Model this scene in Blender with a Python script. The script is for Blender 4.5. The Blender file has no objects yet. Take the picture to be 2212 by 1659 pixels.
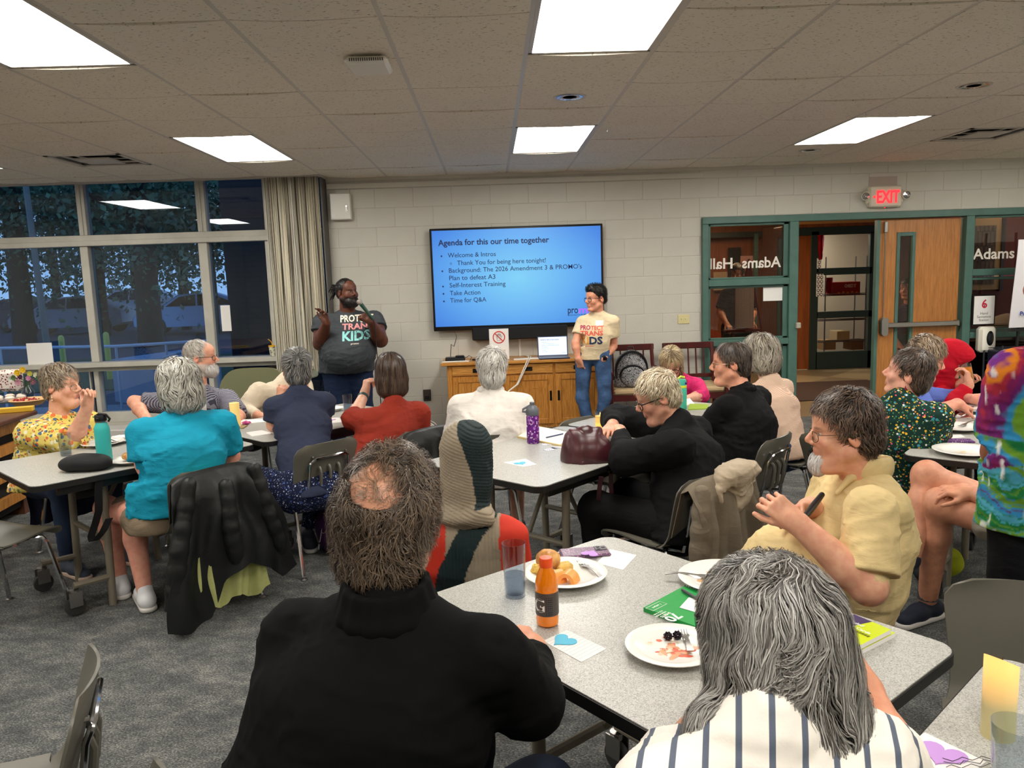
import bpy, bmesh, math, random
import numpy as np
from mathutils import Vector, Matrix
from mathutils.bvhtree import BVHTree
random.seed(7); RNG = np.random.default_rng(7)
SC = bpy.context.scene
COL = SC.collection
PI = math.pi
# ------------------------------------------------------------------ camera
CAM = np.array([-.207978, -3.313303, 1.61]); FPX = 1692.99
def _rot(yaw, pitch, roll):
    cy, sy, cp, sp, cr, sr = np.cos(yaw), np.sin(yaw), np.cos(pitch), np.sin(pitch), np.cos(roll), np.sin(roll)
    f = np.array([sy*cp, cy*cp, -sp]); r = np.array([cy, -sy, 0.]); u = np.cross(r, f)
    return cr*r+sr*u, -sr*r+cr*u, f
CR, CU, CF = _rot(.0231835, .1368366, -.0334621)
cam = bpy.data.objects.new('camera', bpy.data.cameras.new('camera')); COL.objects.link(cam)
cam.matrix_world = Matrix(((CR[0], CU[0], -CF[0], CAM[0]), (CR[1], CU[1], -CF[1], CAM[1]), (CR[2], CU[2], -CF[2], CAM[2]), (0, 0, 0, 1)))
cam.data.sensor_width = 36; cam.data.lens = 36*FPX/2212; cam.data.clip_start = .05; cam.data.clip_end = 300
SC.camera = cam
vs = SC.view_settings
vs.view_transform = 'Standard'; vs.look = 'None'; vs.gamma = 1; vs.use_curve_mapping = False; vs.exposure = 0.0
SC.cycles.use_denoising = True
SC.cycles.max_bounces = 9; SC.cycles.diffuse_bounces = 6; SC.cycles.glossy_bounces = 3; SC.cycles.transparent_max_bounces = 12
SC.cycles.sample_clamp_indirect = 4; SC.cycles.caustics_reflective = False; SC.cycles.caustics_refractive = False
LIGHT = 20.5          # ceiling panel emission
w = bpy.data.worlds.new('dusk'); SC.world = w; w.use_nodes = True
nt = w.node_tree; bg = nt.nodes['Background']
tc = nt.nodes.new('ShaderNodeTexCoord'); sp = nt.nodes.new('ShaderNodeSeparateXYZ'); rp = nt.nodes.new('ShaderNodeValToRGB')
nt.links.new(tc.outputs['Generated'], sp.inputs[0]); nt.links.new(sp.outputs['Z'], rp.inputs[0]); nt.links.new(rp.outputs[0], bg.inputs[0])
rp.color_ramp.elements[0].position = .0; rp.color_ramp.elements[0].color = (.50, .63, .86, 1)
rp.color_ramp.elements[1].position = .6; rp.color_ramp.elements[1].color = (.22, .35, .66, 1)
bg.inputs[1].default_value = 2.0
CEIL = 2.655; BACK = 4.94; G = .6096

def ray(x, y):
    d = CF*FPX+CR*(x-1106)-CU*(y-829.5); return d/np.linalg.norm(d)
def onz(x, y, z):
    d = ray(x, y); return CAM+d*(z-CAM[2])/d[2]
def ony(x, y, Y):
    d = ray(x, y); return CAM+d*(Y-CAM[1])/d[1]
# ------------------------------------------------------------------ materials
def lin(c):
    return tuple(((v/255)/12.92 if v/255 <= .04045 else ((v/255+.055)/1.055)**2.4) for v in c[:3])+(1,)
MATS = {}
class NG:
    def __init__(s, name):
        s.m = bpy.data.materials.new(name); s.m.use_nodes = True; s.t = s.m.node_tree
        s.b = s.t.nodes['Principled BSDF']; s.out = s.t.nodes['Material Output']
    def n(s, typ, **kw):
        x = s.t.nodes.new('ShaderNode'+typ)
        for k, v in kw.items():
            if k.startswith('_'): setattr(x, k[1:], v)
            else: x.inputs[k.replace('__', ' ')].default_value = v
        return x
    def l(s, a, b): s.t.links.new(a, b)
    def coord(s, scale=(1, 1, 1), rot=(0, 0, 0), uv=False, loc=(0, 0, 0)):
        a = s.n('TexCoord'); b = s.n('Mapping'); b.inputs['Scale'].default_value = scale; b.inputs['Rotation'].default_value = rot; b.inputs['Location'].default_value = loc
        s.l(a.outputs['UV' if uv else 'Object'], b.inputs[0]); return b.outputs[0]
    def ramp(s, fac, stops, const=False):
        r = s.n('ValToRGB'); cr = r.color_ramp
        if const: cr.interpolation = 'CONSTANT'
        while len(cr.elements) < len(stops): cr.elements.new(.5)
        for e, (p, c) in zip(cr.elements, stops): e.position = p; e.color = lin(c) if len(c) == 3 else c
        s.l(fac, r.inputs[0]); return r.outputs[0]
    def bump(s, h, strength=.3, dist=.002):
        b = s.n('Bump', Strength=strength, Distance=dist); s.l(h, b.inputs['Height']); s.l(b.outputs[0], s.b.inputs['Normal']); return b
    def mix(s, f, a, b, typ='MIX'):
        x = s.n('MixRGB', _blend_type=typ)
        for i, v in ((0, f), (1, a), (2, b)):
            if hasattr(v, 'is_output') or hasattr(v, 'links'): s.l(v, x.inputs[i])
            elif i == 0: x.inputs[0].default_value = v
            else: x.inputs[i].default_value = lin(v)
        return x.outputs[0]
def mat(name, c=(128, 128, 128), rough=.6, metal=0, noise=0, nscale=20, bump=0, bscale=60, bdist=.002, emit=None, spec=.5, trans=0, ior=1.45, alpha=1, sss=0, coat=0, stretch=(1, 1, 1), sheen=0):
    if name in MATS: return MATS[name]
    g = NG(name); b = g.b
    b.inputs['Base Color'].default_value = lin(c); b.inputs['Roughness'].default_value = rough; b.inputs['Metallic'].default_value = metal
    b.inputs['Specular IOR Level'].default_value = spec; b.inputs['IOR'].default_value = ior
    if trans: b.inputs['Transmission Weight'].default_value = trans
    if coat: b.inputs['Coat Weight'].default_value = coat
    if sheen: b.inputs['Sheen Weight'].default_value = sheen
    if emit: b.inputs['Emission Color'].default_value = lin(emit[0]); b.inputs['Emission Strength'].default_value = emit[1]
    if noise:
        t = g.n('TexNoise', Scale=nscale, Detail=4.0); g.l(g.coord(stretch), t.inputs['Vector'])
        d = tuple(max(0, v*(1-noise)) for v in c); h = tuple(min(255, v*(1+noise)) for v in c)
        g.l(g.ramp(t.outputs[0], [(.3, d), (.7, h)]), b.inputs['Base Color'])
    if bump:
        t = g.n('TexNoise', Scale=bscale, Detail=3.0); g.l(g.coord(stretch), t.inputs['Vector']); g.bump(t.outputs[0], bump, bdist)
    MATS[name] = g.m; return g.m
def glassy(name, tint=(255, 255, 255), refl=1.0, base=.04, rough=0.0, dens=0.0):
    """window or tumbler glass: transparent tinted by its colour, mirror by Fresnel"""
    if name in MATS: return MATS[name]
    g = NG(name); g.t.nodes.remove(g.b)
    tr = g.n('BsdfTransparent'); tr.inputs[0].default_value = lin(tint)
    gl = g.n('BsdfGlossy', Roughness=rough); gl.inputs[0].default_value = (refl, refl, refl, 1)
    lw = g.n('LayerWeight'); pw = g.n('Math', _operation='POWER'); g.l(lw.outputs['Facing'], pw.inputs[0]); pw.inputs[1].default_value = 3.5; fr = g.n('Math', _operation='MULTIPLY_ADD'); g.l(pw.outputs[0], fr.inputs[0]); fr.inputs[1].default_value = .75; fr.inputs[2].default_value = base
    mx = g.n('MixShader'); g.l(fr.outputs[0], mx.inputs[0]); g.l(tr.outputs[0], mx.inputs[1]); g.l(gl.outputs[0], mx.inputs[2])
    g.l(mx.outputs[0], g.out.inputs[0]); MATS[name] = g.m; return g.m
# ------------------------------------------------------------------ meshes
def V(*a): return np.array(a, float)
def nrm(v):
    v = np.asarray(v, float); return v/(np.linalg.norm(v)+1e-12)
class MB:
    """collects faces; coordinates are world coordinates unless a frame is set"""
    def __init__(s): s.v = []; s.f = []; s.mi = []; s.uv = None; s.M = None
    def frame(s, o=(0, 0, 0), x=(1, 0, 0), y=(0, 1, 0), z=None):
        x = nrm(x); z = nrm(np.cross(x, y)) if z is None else nrm(z); y = np.cross(z, x); s.M = (np.array(o, float), np.array([x, y, z])); return s
    def add(s, vs, fs, m=0):
        vs = np.asarray(vs, float)
        if s.M is not None: vs = s.M[0]+vs@s.M[1]
        k = len(s.v); s.v.extend(map(tuple, vs)); s.f.extend([tuple(i+k for i in f) for f in fs]); s.mi.extend([m]*len(fs)); return s
    def box(s, a, b, m=0, bev=0):
        a, b = np.minimum(a, b), np.maximum(a, b)
        if bev <= 0:
            v = [(x, y, z) for x in (a[0], b[0]) for y in (a[1], b[1]) for z in (a[2], b[2])]
            return s.add(v, [(0, 1, 3, 2), (4, 6, 7, 5), (0, 4, 5, 1), (2, 3, 7, 6), (0, 2, 6, 4), (1, 5, 7, 3)], m)
        e = min(bev, .49*min(b-a)); vs, fs = [], []
        idx = {}
        for i, x in enumerate((0, 1)):
            for j, y in enumerate((0, 1)):
                for k, z in enumerate((0, 1)):
                    p = np.array([b[0] if x else a[0], b[1] if y else a[1], b[2] if z else a[2]]); sg = np.array([1-2*x, 1-2*y, 1-2*z])*e
                    for ax in range(3):
                        q = p+sg; q[ax] = p[ax]; idx[(x, y, z, ax)] = len(vs); vs.append(q)
        for ax in range(3):
            o = [q for q in range(3) if q != ax]
            for sd in (0, 1):
                L = []
                for (u, v_) in ((0, 0), (1, 0), (1, 1), (0, 1)):
                    c = [0]*3; c[ax] = sd; c[o[0]] = u; c[o[1]] = v_; L.append(idx[(*c, ax)])
                fs.append(tuple(L if (sd == 1) ^ (ax == 1) else L[::-1]))
        for ax in range(3):
            o = [q for q in range(3) if q != ax]
            for u in (0, 1):
                for v_ in (0, 1):
                    c0 = [0]*3; c0[o[0]] = u; c0[o[1]] = v_; c1 = list(c0); c1[ax] = 1
                    L = [idx[(*c0, o[0])], idx[(*c1, o[0])], idx[(*c1, o[1])], idx[(*c0, o[1])]]; fs.append(tuple(L))
        for x in (0, 1):
            for y in (0, 1):
                for z in (0, 1): fs.append((idx[(x, y, z, 0)], idx[(x, y, z, 1)], idx[(x, y, z, 2)]))
        return s.add(vs, fs, m)
    def tube(s, pts, r, n=10, m=0, closed=False, cap=True, flat=None):
        P = [np.asarray(p, float) for p in pts]; N = len(P); rs = r if hasattr(r, '__len__') else [r]*N
        vs, fs = [], []; up = None
        for i in range(N):
            t = nrm((P[(i+1) % N] if (closed or i < N-1) else P[i])-(P[i-1] if (closed or i > 0) else P[i]))
            if up is None: up = nrm(np.cross(t, (0, 0, 1) if abs(t[2]) < .9 else (1, 0, 0)))
            up = nrm(up-t*(up@t)); sd = np.cross(t, up)
            for k in range(n):
                a = 2*PI*k/n; vs.append(P[i]+rs[i]*(math.cos(a)*up*(flat or 1)+math.sin(a)*sd))
        for i in range(N if closed else N-1):
            for k in range(n):
                a, b = i*n+k, i*n+(k+1) % n; c = ((i+1) % N)*n; fs.append((a, b, c+(k+1) % n, c+k))
        if cap and not closed: fs.append(tuple(range(n))[::-1]); fs.append(tuple((N-1)*n+k for k in range(n)))
        return s.add(vs, fs, m)
    def lathe(s, prof, o=(0, 0, 0), n=24, m=0, sx=1, sy=1):
        vs, fs = [], []; N = len(prof)
        for (r, z) in prof:
            for k in range(n): a = 2*PI*k/n; vs.append((o[0]+r*math.cos(a)*sx, o[1]+r*math.sin(a)*sy, o[2]+z))
        for i in range(N-1):
            for k in range(n): fs.append((i*n+k, i*n+(k+1) % n, (i+1)*n+(k+1) % n, (i+1)*n+k))
        if prof[0][0] > 1e-5: fs.append(tuple(range(n))[::-1])
        if prof[-1][0] > 1e-5: fs.append(tuple((N-1)*n+k for k in range(n)))
        return s.add(vs, fs, m)
    def prism(s, poly, z0, z1, m=0):
        n = len(poly); vs = [(x, y, z0) for x, y in poly]+[(x, y, z1) for x, y in poly]
        fs = [tuple(range(n))[::-1], tuple(range(n, 2*n))]+[(i, (i+1) % n, n+(i+1) % n, n+i) for i in range(n)]
        return s.add(vs, fs, m)
    def grid(s, f, nu, nv, m=0, thick=0, wrapu=False):
        """surface f(u,v)->point on 0..1; with thickness becomes a closed shell"""
        U = nu if wrapu else nu+1
        P = np.array([[f(i/nu, j/nv) for i in range(U)] for j in range(nv+1)], float)
        def q(o, flip):
            L = []
            for j in range(nv):
                for i in range(nu):
                    a = o+j*U+i; b = o+j*U+(i+1) % U if wrapu else a+1
                    L.append((a, b, b+U, a+U)[::-1] if flip else (a, b, b+U, a+U))
            return L
        if not thick: return s.add(P.reshape(-1, 3), q(0, False), m)
        du = np.gradient(P, axis=1); dv = np.gradient(P, axis=0); N = np.cross(du, dv); N /= np.linalg.norm(N, axis=2, keepdims=True)+1e-12
        Q = P-N*thick; K = P.shape[0]*P.shape[1]; fs = q(0, False)+q(K, True)
        J = nv*U
        for i in range(nu):
            b = (i+1) % U if wrapu else i+1
            fs.append((b, i, K+i, K+b)); fs.append((J+i, J+b, K+J+b, K+J+i))
        if not wrapu:
            for j in range(nv):
                a, b = j*U, (j+1)*U; fs.append((a, b, K+b, K+a)); a += nu; b += nu; fs.append((b, a, K+a, K+b))
        return s.add(np.concatenate([P.reshape(-1, 3), Q.reshape(-1, 3)]), fs, m)
    def build(s, name, mats, parent=None, smooth=True, angle=40, uv=None):
        me = bpy.data.meshes.new(name); mats = mats if isinstance(mats, (list, tuple)) else [mats]
        off = np.array(parent['_o'] if parent is not None and '_o' in parent else (0, 0, 0))
        vv = np.array(s.v, float)-off
        me.from_pydata([tuple(x) for x in vv], [], s.f)
        for m_ in mats: me.materials.append(m_)
        me.polygons.foreach_set('material_index', s.mi)
        if smooth:
            me.shade_smooth() if hasattr(me, 'shade_smooth') else None
            try: me.set_sharp_from_angle(angle=math.radians(angle))
            except Exception: pass
        if uv is not None:
            L = me.uv_layers.new(name='UVMap'); co = np.array([uv(np.array(s.v[l.vertex_index])) for l in me.loops], float); L.data.foreach_set('uv', co.ravel())
        o = bpy.data.objects.new(name, me); COL.objects.link(o)
        if parent is not None:
            o.parent = parent
            if '_o' in parent: o['_o'] = parent['_o']
        me.update(); return o
def thing(name, label, cat, o=(0, 0, 0), group=None, kind=None):
    e = bpy.data.objects.new(name, None); COL.objects.link(e); e.location = o; e['_o'] = [float(x) for x in o]; e.empty_display_size = .1
    return tag(e, label, cat, group, kind)
def tag(o, label=None, cat=None, group=None, kind=None):
    for k, v in (('label', label), ('category', cat), ('group', group), ('kind', kind)):
        if v: o[k] = v
    return o
def inst(o, parent, loc, rotz=0):
    c = o.copy(); COL.objects.link(c); c.parent = parent; c.location = loc; c.rotation_euler = (0, 0, rotz); return c
def struct(name, label=None): return tag(thing(name, None, None), label, None, None, 'structure')
def text_mesh(body, size=.1, bold=0, align='LEFT', width=None, extrude=0.0, res=3, shear=0):
    cu = bpy.data.curves.new('txt', 'FONT'); cu.body = body; cu.size = size; cu.align_x = align; cu.resolution_u = res
    cu.offset = bold*size; cu.extrude = extrude; cu.shear = shear
    ob = bpy.data.objects.new('txt', cu); COL.objects.link(ob)
    me = bpy.data.meshes.new_from_object(ob); v = np.array([x.co[:] for x in me.vertices]).reshape(-1, 3); me.calc_loop_triangles(); f = [tuple(p.vertices) for p in me.loop_triangles]
    bpy.data.objects.remove(ob); bpy.data.curves.remove(cu); bpy.data.meshes.remove(me)
    if width and len(v):
        w_ = v[:, 0].max()-v[:, 0].min(); v[:, 0] *= width/w_
    return v, f
def put_text(mb, body, o, x, y, size, m=0, **kw):
    """o origin, x,y unit directions of writing"""
    v, f = text_mesh(body, size, **kw)
    if not len(v): return mb
    x = nrm(x); y = nrm(y); z = np.cross(x, y)
    mb.add(np.array(o)+v[:, :1]*x+v[:, 1:2]*y+v[:, 2:3]*z, f, m); return mb
white = mat('white_paint', (225, 222, 214), .5)
black = mat('black_plastic', (18, 18, 20), .4)
chrome = mat('chrome', (205, 205, 208), .12, 1)
steel = mat('brushed_steel', (165, 162, 158), .32, 1)
paper = mat('paper', (236, 234, 230), .8)
# ------------------------------------------------------------------ floor
g = NG('carpet')
n1 = g.n('TexNoise', Scale=190.0, Detail=6.0, Roughness=.75); g.l(g.coord((.6, 1, 1), (0, 0, .7)), n1.inputs['Vector'])
n2 = g.n('TexNoise', Scale=7, Detail=9.0, Roughness=.8); g.l(g.coord((.8, 1.3, 1), (0, 0, .7)), n2.inputs['Vector'])
mm = g.n('MixRGB'); mm.inputs[0].default_value = .36; g.l(n1.outputs[0], mm.inputs[1]); g.l(n2.outputs[0], mm.inputs[2])
g.l(g.ramp(mm.outputs[0], [(.38, (42, 44, 47)), (.5, (84, 86, 86)), (.62, (158, 156, 149))]), g.b.inputs['Base Color'])
g.b.inputs['Roughness'].default_value = .95; g.b.inputs['Specular IOR Level'].default_value = .15; g.bump(n1.outputs[0], .5, .004)
carpet = g.m
fl = MB().box((-6.2, -6.2, -.05), (6.2, 4.94, 0)).build('floor', carpet, smooth=False); tag(fl, kind='structure')
# ------------------------------------------------------------------ ceiling
g = NG('ceiling_tile')
n1 = g.n('TexNoise', Scale=95.0, Detail=3.0, Roughness=.6); g.l(g.coord((.5, 1, 1), (0, 0, .5)), n1.inputs['Vector'])
n2 = g.n('TexNoise', Scale=3.0, Detail=3.0); g.l(g.coord(), n2.inputs['Vector'])
c1 = g.ramp(n1.outputs[0], [(.335, (140, 130, 116)), (.39, (228, 220, 206)), (1, (234, 226, 213))])
g.l(g.mix(.12, c1, g.ramp(n2.outputs[0], [(.3, (206, 194, 178)), (.7, (236, 228, 214))])), g.b.inputs['Base Color'])
g.b.inputs['Roughness'].default_value = .9; g.b.inputs['Specular IOR Level'].default_value = .2; g.bump(n1.outputs[0], .35, .003)
tilem = g.m
teem = mat('ceiling_tee', (196, 190, 180), .45)
dark = mat('dark_gap', (28, 26, 24), .9)
LIGHTS = [(0, 4), (0, -1), (-4, 4), (-4, -1), (4, 4), (4, -1), (-8, 4), (-8, -1), (0, -6), (-4, -6), (4, -6), (8, 4), (8, -1), (-8, -6), (8, -6)]
VENTS = [(-6, 5), (6, 5)]
taken = {(i, j+k) for i, j in LIGHTS for k in (0, 1)} | set(VENTS)
ceil = struct('ceiling')
def tile_bm(sag):
    n = 6; vs, fs = [], []
    a = G/2-.011; b = G/2-.004
    for i in range(n+1):
        x = -a+2*a*i/n; dz = -sag*(1-(2*i/n-1)**2)
        for y in (-b, b): vs += [(x, y, dz), (x, y, .018)]
    for i in range(n):
        k = i*4; fs += [(k, k+2, k+6, k+4), (k+1, k+5, k+7, k+3), (k, k+4, k+5, k+1), (k+2, k+3, k+7, k+6)]
    fs += [(0, 1, 3, 2), (4*n, 4*n+2, 4*n+3, 4*n+1)]
    return vs, fs
tv0, tf0 = tile_bm(.002); tv1, tf1 = tile_bm(.010)
protos = []
rest = MB()
for j in range(-10, 8):
    for i in range(-10, 10):
        if (i, j) in taken: continue
        if j == 7 and i < -3: pass
        p = ((i+.5)*G, (j+.5)*G, CEIL)
        far = not (-1 <= j <= 7 and -9 <= i <= 8)
        sag = (i*7+j*13) % 5 in (0, 3) or j in (0, 3, 5, 7)
        vv, ff = (tv1, tf1) if sag else (tv0, tf0)
        if j == 7 and i < -3:
            vv = [(x, min(y, .0), z) for x, y, z in vv]; 
        if far or (j == 7 and i < -3): (MB().add([(x+p[0], y+p[1], z+p[2]) for x, y, z in vv], ff).build('ceiling_tile', tilem, ceil, smooth=False) if not far else rest.add([(x+p[0], y+p[1], z+p[2]) for x, y, z in vv], ff)); continue
        key = 1 if sag else 0
        pr = next((q for q in protos if q[0] == key), None)
        if pr is None:
            o = MB().add(vv, ff).build('ceiling_tile', tilem, ceil, smooth=False); o.location = p; protos.append((key, o))
        else: inst(pr[1], ceil, p)
# last narrow row to the wall on the right of the bay
for i in range(-3, 10):
    MB().box((i*G+.011, 8*G+.004, CEIL), (i*G+G-.011, BACK+.02, CEIL+.018)).build('ceiling_tile', tilem, ceil, smooth=False)
tag(rest.build('ceiling_tiles_outside_view', tilem, ceil, smooth=False), kind='stuff')
tee = MB()
for i in range(-10, 11):
    tee.box((i*G-.012, -6.2, CEIL+.001), (i*G+.012, 4.62 if i < -3 else BACK, CEIL+.03))
for j in range(-10, 9):
    tee.box((-6.2, j*G-.012, CEIL+.010), (6.2, j*G+.012, CEIL+.03))
tag(tee.build('ceiling_grid', teem, ceil, smooth=False), kind='stuff')
MB().box((-6.2, -6.2, CEIL+.14), (6.2, 5.2, CEIL+.19)).build('ceiling_deck', dark, ceil, smooth=False)
MB().box((-6.2, 4.60, CEIL-.012), (-1.86, 4.635, CEIL+.15)).build('ceiling_edge_strip', teem, ceil, smooth=False)
MB().box((-1.86, 4.60, CEIL-.012), (-1.835, BACK, CEIL+.15)).build('ceiling_edge_strip', teem, ceil, smooth=False)
# troffers
emit = NG('light_diffuser'); emit.b.inputs['Base Color'].default_value = (1, 1, 1, 1)
emit.b.inputs['Emission Color'].default_value = (1, .955, .875, 1); emit.b.inputs['Emission Strength'].default_value = LIGHT; emit = emit.m
def troffer(i, j, label):
    t = thing('ceiling_light_panel', label, 'light', ((i+.5)*G, (j+1)*G, CEIL), 'recessed light panels in the ceiling grid')
    x0, x1, y0, y1 = i*G+.012, (i+1)*G-.012, j*G+.012, (j+2)*G-.012
    f = MB()
    for (a, b) in (((x0, y0), (x0+.018, y1)), ((x1-.018, y0), (x1, y1)), ((x0, y0), (x1, y0+.016)), ((x0, y1-.016), (x1, y1))): f.box((*a, CEIL-.001), (*b, CEIL+.06))
    f.build('frame', teem, t, smooth=False)
    MB().box((x0+.018, y0+.016, CEIL+.006), (x1-.018, y1-.016, CEIL+.012)).build('diffuser', emit, t, smooth=False)
    MB().box((x0, y0, CEIL+.06), (x1, y1, CEIL+.07)).build('housing', teem, t, smooth=False)
LL = {(0, 4): 'square-looking lit ceiling panel above the television, farthest of the middle row', (0, -1): 'large lit ceiling panel cut by the top edge, nearest of the middle row',
      (-4, 4): 'lit ceiling panel above the windows on the left, far one', (-4, -1): 'large lit ceiling panel in the top left corner of the photo', (4, 4): 'lit ceiling panel on the right, before the exit sign',
      (-8, 4): 'lit ceiling panel whose tip shows at the left edge'}
for k, (i, j) in enumerate(LIGHTS):
    troffer(i, j, LL.get((i, j), 'lit ceiling panel outside the photo, seen only in window reflections'))
for i, j in VENTS:
    t = thing('air_vent', 'square ceiling air vent %s' % ('left, near the windows' if i < 0 else 'right, before the exit sign wall'), 'vent', ((i+.5)*G, (j+.5)*G, CEIL), 'ceiling vents')
    x0, x1, y0, y1 = i*G+.012, (i+1)*G-.012, j*G+.012, (j+1)*G-.012
    f = MB(); 
    for k, (ins, z) in enumerate(((0, 0), (.05, .02), (.10, .04))):
        a, b, c, d = x0+ins, x1-ins, y0+ins, y1-ins; q = .035
        for (p0, p1) in (((a, c), (a+q, d)), ((b-q, c), (b, d)), ((a, c), (b, c+q)), ((a, d-q), (b, d))): f.box((*p0, CEIL+z-.004), (*p1, CEIL+z+.004))
    f.build('louvre_frame', teem, t, smooth=False)
    MB().box((x0+.15, y0+.15, CEIL-.01), (x1-.15, y1-.15, CEIL)).build('centre_plate', teem, t, smooth=False)
    MB().box((x0, y0, CEIL+.07), (x1, y1, CEIL+.08)).build('dark_throat', dark, t, smooth=False)
# downlights (recessed cans in holes read as rings with ribbed chrome cone)
for (i, j, lb) in ((-3.5, 2.5, 'left, nearer one'), (.5, 2.5, 'middle, between the two lit panels'), (4.5, 2.5, 'right, nearer one'), (-3.5, 6.5, 'left, above the curtain'), (.5, 6.5, 'middle, above the television'), (4.5, 6.5, 'right, far one')):
    c = (i*G, j*G, CEIL-.0035); t = thing('recessed_downlight', 'round unlit recessed downlight with ribbed chrome cone, '+lb, 'light', c, 'recessed downlights')
    MB().lathe([(.082, 0), (.098, -.002), (.100, .004)], c, 32).build('trim_ring', teem, t)
    m_ = MB(); vs_, fs_ = [], []
    for k in range(48):
        a = 2*PI*k/48; rr = .080 if k % 2 else .073
        vs_ += [(c[0]+rr*math.cos(a), c[1]+rr*math.sin(a), c[2]-.002), (c[0]+rr*.55*math.cos(a), c[1]+rr*.55*math.sin(a), c[2]+.0022)]
    fs_ = [(2*k, 2*((k+1) % 48), 2*((k+1) % 48)+1, 2*k+1) for k in range(48)]
    m_.add(vs_, fs_).build('reflector_cone', chrome, t, smooth=False)
    MB().lathe([(.042, 0), (.0, .0015)], c, 24).build('lamp_socket', dark, t)
# wifi access point and small hooks
o = V(-1.22*G, .98*G, CEIL); t = thing('wireless_access_point', 'white flat box hanging from ceiling tile, upper left centre', 'device', o)
MB().box(o+(-.10, -.12, -.055), o+(.10, .10, -.018), bev=.015).build('casing', white, t)
MB().box(o+(-.07, .0, -.018), o+(.07, .07, .0)).build('bracket', mat('grey_plastic', (120, 118, 112), .5), t)
sl = MB()
for k in range(16): x = -.075+.01*k; sl.box(o+(x, -.1215, -.042), o+(x+.004, -.119, -.028))
tag(sl.build('vent_slots', dark, t, smooth=False), kind='stuff')
for (px, py, lb) in ((1313, 275, 'beside the middle far light panel'), (1870, 243, 'beside the right light panel')):
    c = onz(px, py, CEIL); t = MB().tube([c, c-(0, 0, .03)], .003, 6).lathe([(0, -.036), (.008, -.03), (.008, -.024), (0, -.02)], c, 8).build('ceiling_hook', white); tag(t, 'tiny white hook hanging from ceiling grid '+lb, 'hook', 'ceiling hooks')
# ------------------------------------------------------------------ block wall
g = NG('painted_block')
n1 = g.n('TexNoise', Scale=60.0, Detail=5.0, Roughness=.6); g.l(g.coord(), n1.inputs['Vector'])
n2 = g.n('TexNoise', Scale=1.6, Detail=3.0); g.l(g.coord(), n2.inputs['Vector'])
g.l(g.ramp(n2.outputs[0], [(.3, (193, 190, 179)), (.7, (205, 202, 191))]), g.b.inputs['Base Color']); g.b.inputs['Roughness'].default_value = .62
g.bump(n1.outputs[0], .35, .0035); blockm = g.m
wb = struct('wall_back')
MB().box((-1.86, BACK-.0055, 0), (2.01, BACK+.2, CEIL+.2)).box((2.01, BACK-.0055, 2.145), (6.2, BACK+.2, CEIL+.2)).build('mortar_backing', mat('mortar', (190, 184, 174), .8), wb, smooth=False)
BL, BH = .394, .197; z0 = 2.348-BH*12; X0 = .215
bproto = MB().box((0, -.008, 0), (BL-.0035, 0, BH-.0035), bev=.0035).build('block', blockm, wb, smooth=False); bproto.location = (0, 0, -5)
first = True; cnt = 0
for r in range(15):
    zz = z0+r*BH; 
    if zz > CEIL: break
    off = X0+(BL/2 if r % 2 else 0)
    k = math.floor((-1.86-off)/BL)
    while off+k*BL < 6.2:
        xa, xb = off+k*BL, off+(k+1)*BL; k += 1
        lo = -1.855; hi = 2.012 if zz+BH*.6 < 2.145 else 6.2
        a, b = max(xa, lo), min(xb, hi)
        if b-a < .03: continue
        zt = min(zz+BH-.0035, CEIL+.03)
        if abs((b-a)-BL) < .001 and zt == zz+BH-.0035:
            if first: bproto.location = (a+.00175, BACK, zz); first = False
            else: inst(bproto, wb, (a+.00175, BACK, zz))
        else: MB().box((a+.00175, BACK-.008, zz), (b-.00175, BACK, zt), bev=.0035).build('block', blockm, wb, smooth=False)
# cable raceway near the ceiling
t = MB().box((-1.84, BACK-.035, 2.545), (2.03, BACK-.008, 2.60), bev=.004).build('trim_1', blockm); tag(t, kind='structure')
t = MB().box((-1.85, BACK-.03, CEIL-.035), (6.2, BACK-.008, CEIL+.005)).build('trim_2', blockm); tag(t, kind='structure')
for nm, a, b in (('wall_right', (6.2, -6.2, 0), (6.3, 5, 2.9)), ('wall_left', (-6.3, -6.2, 0), (-6.2, 5, 2.9)), ('wall_front', (-6.2, -6.3, 0), (6.2, -6.2, 2.9))):
    tag(MB().box(a, b).build(nm, blockm, smooth=False), kind='structure')
# ------------------------------------------------------------------ window bay
alu = mat('window_aluminium', (190, 187, 176), .45, .1, noise=.04, nscale=6)
aluD = mat('window_aluminium_shadow', (120, 112, 100), .5, .15)
glass = glassy('window_glass', (188, 208, 222), 1.0, .06)
W = struct('window_1'); WY = 5.0
def bar(name, x0, x1, z0, z1, y0=WY-.05, y1=WY+.06, m=alu, par=W, bev=.004): return MB().box((x0, y0, z0), (x1, y1, z1), bev=bev).build(name, m, par, smooth=False)
bar('transom', -6.2, -1.86, 2.105, 2.165, WY-.07); bar('transom_ledge', -6.2, -1.86, 2.055, 2.108, WY-.10)
bar('sill', -6.2, -1.86, .815, .865, WY-.16); bar('sill_apron', -6.2, -1.86, .765, .812, WY-.06, m=alu); bar('bottom_rail', -6.2, -1.86, .22, .33, WY-.06)
bar('head', -6.2, -1.86, 2.82, 2.9)
for x0, x1 in ((-4.37, -4.31), (-3.17, -3.10), (-5.62, -5.56), (-2.49, -2.43)):
    bar('mullion', x0-.01, x1+.01, 2.165, 2.82, WY-.06); bar('mullion', x0-.02, x1, .865, 2.055, WY-.07)
    bar('mullion_inner', x0+.02, x0+.04, 2.165, 2.82, WY-.075)
for x in (-4.39, -3.2, -5.6): bar('lower_mullion', x, x+.05, .33, .765, WY-.06); bar('lower_mullion', x-.06, x-.045, .33, .765, WY-.04)
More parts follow.
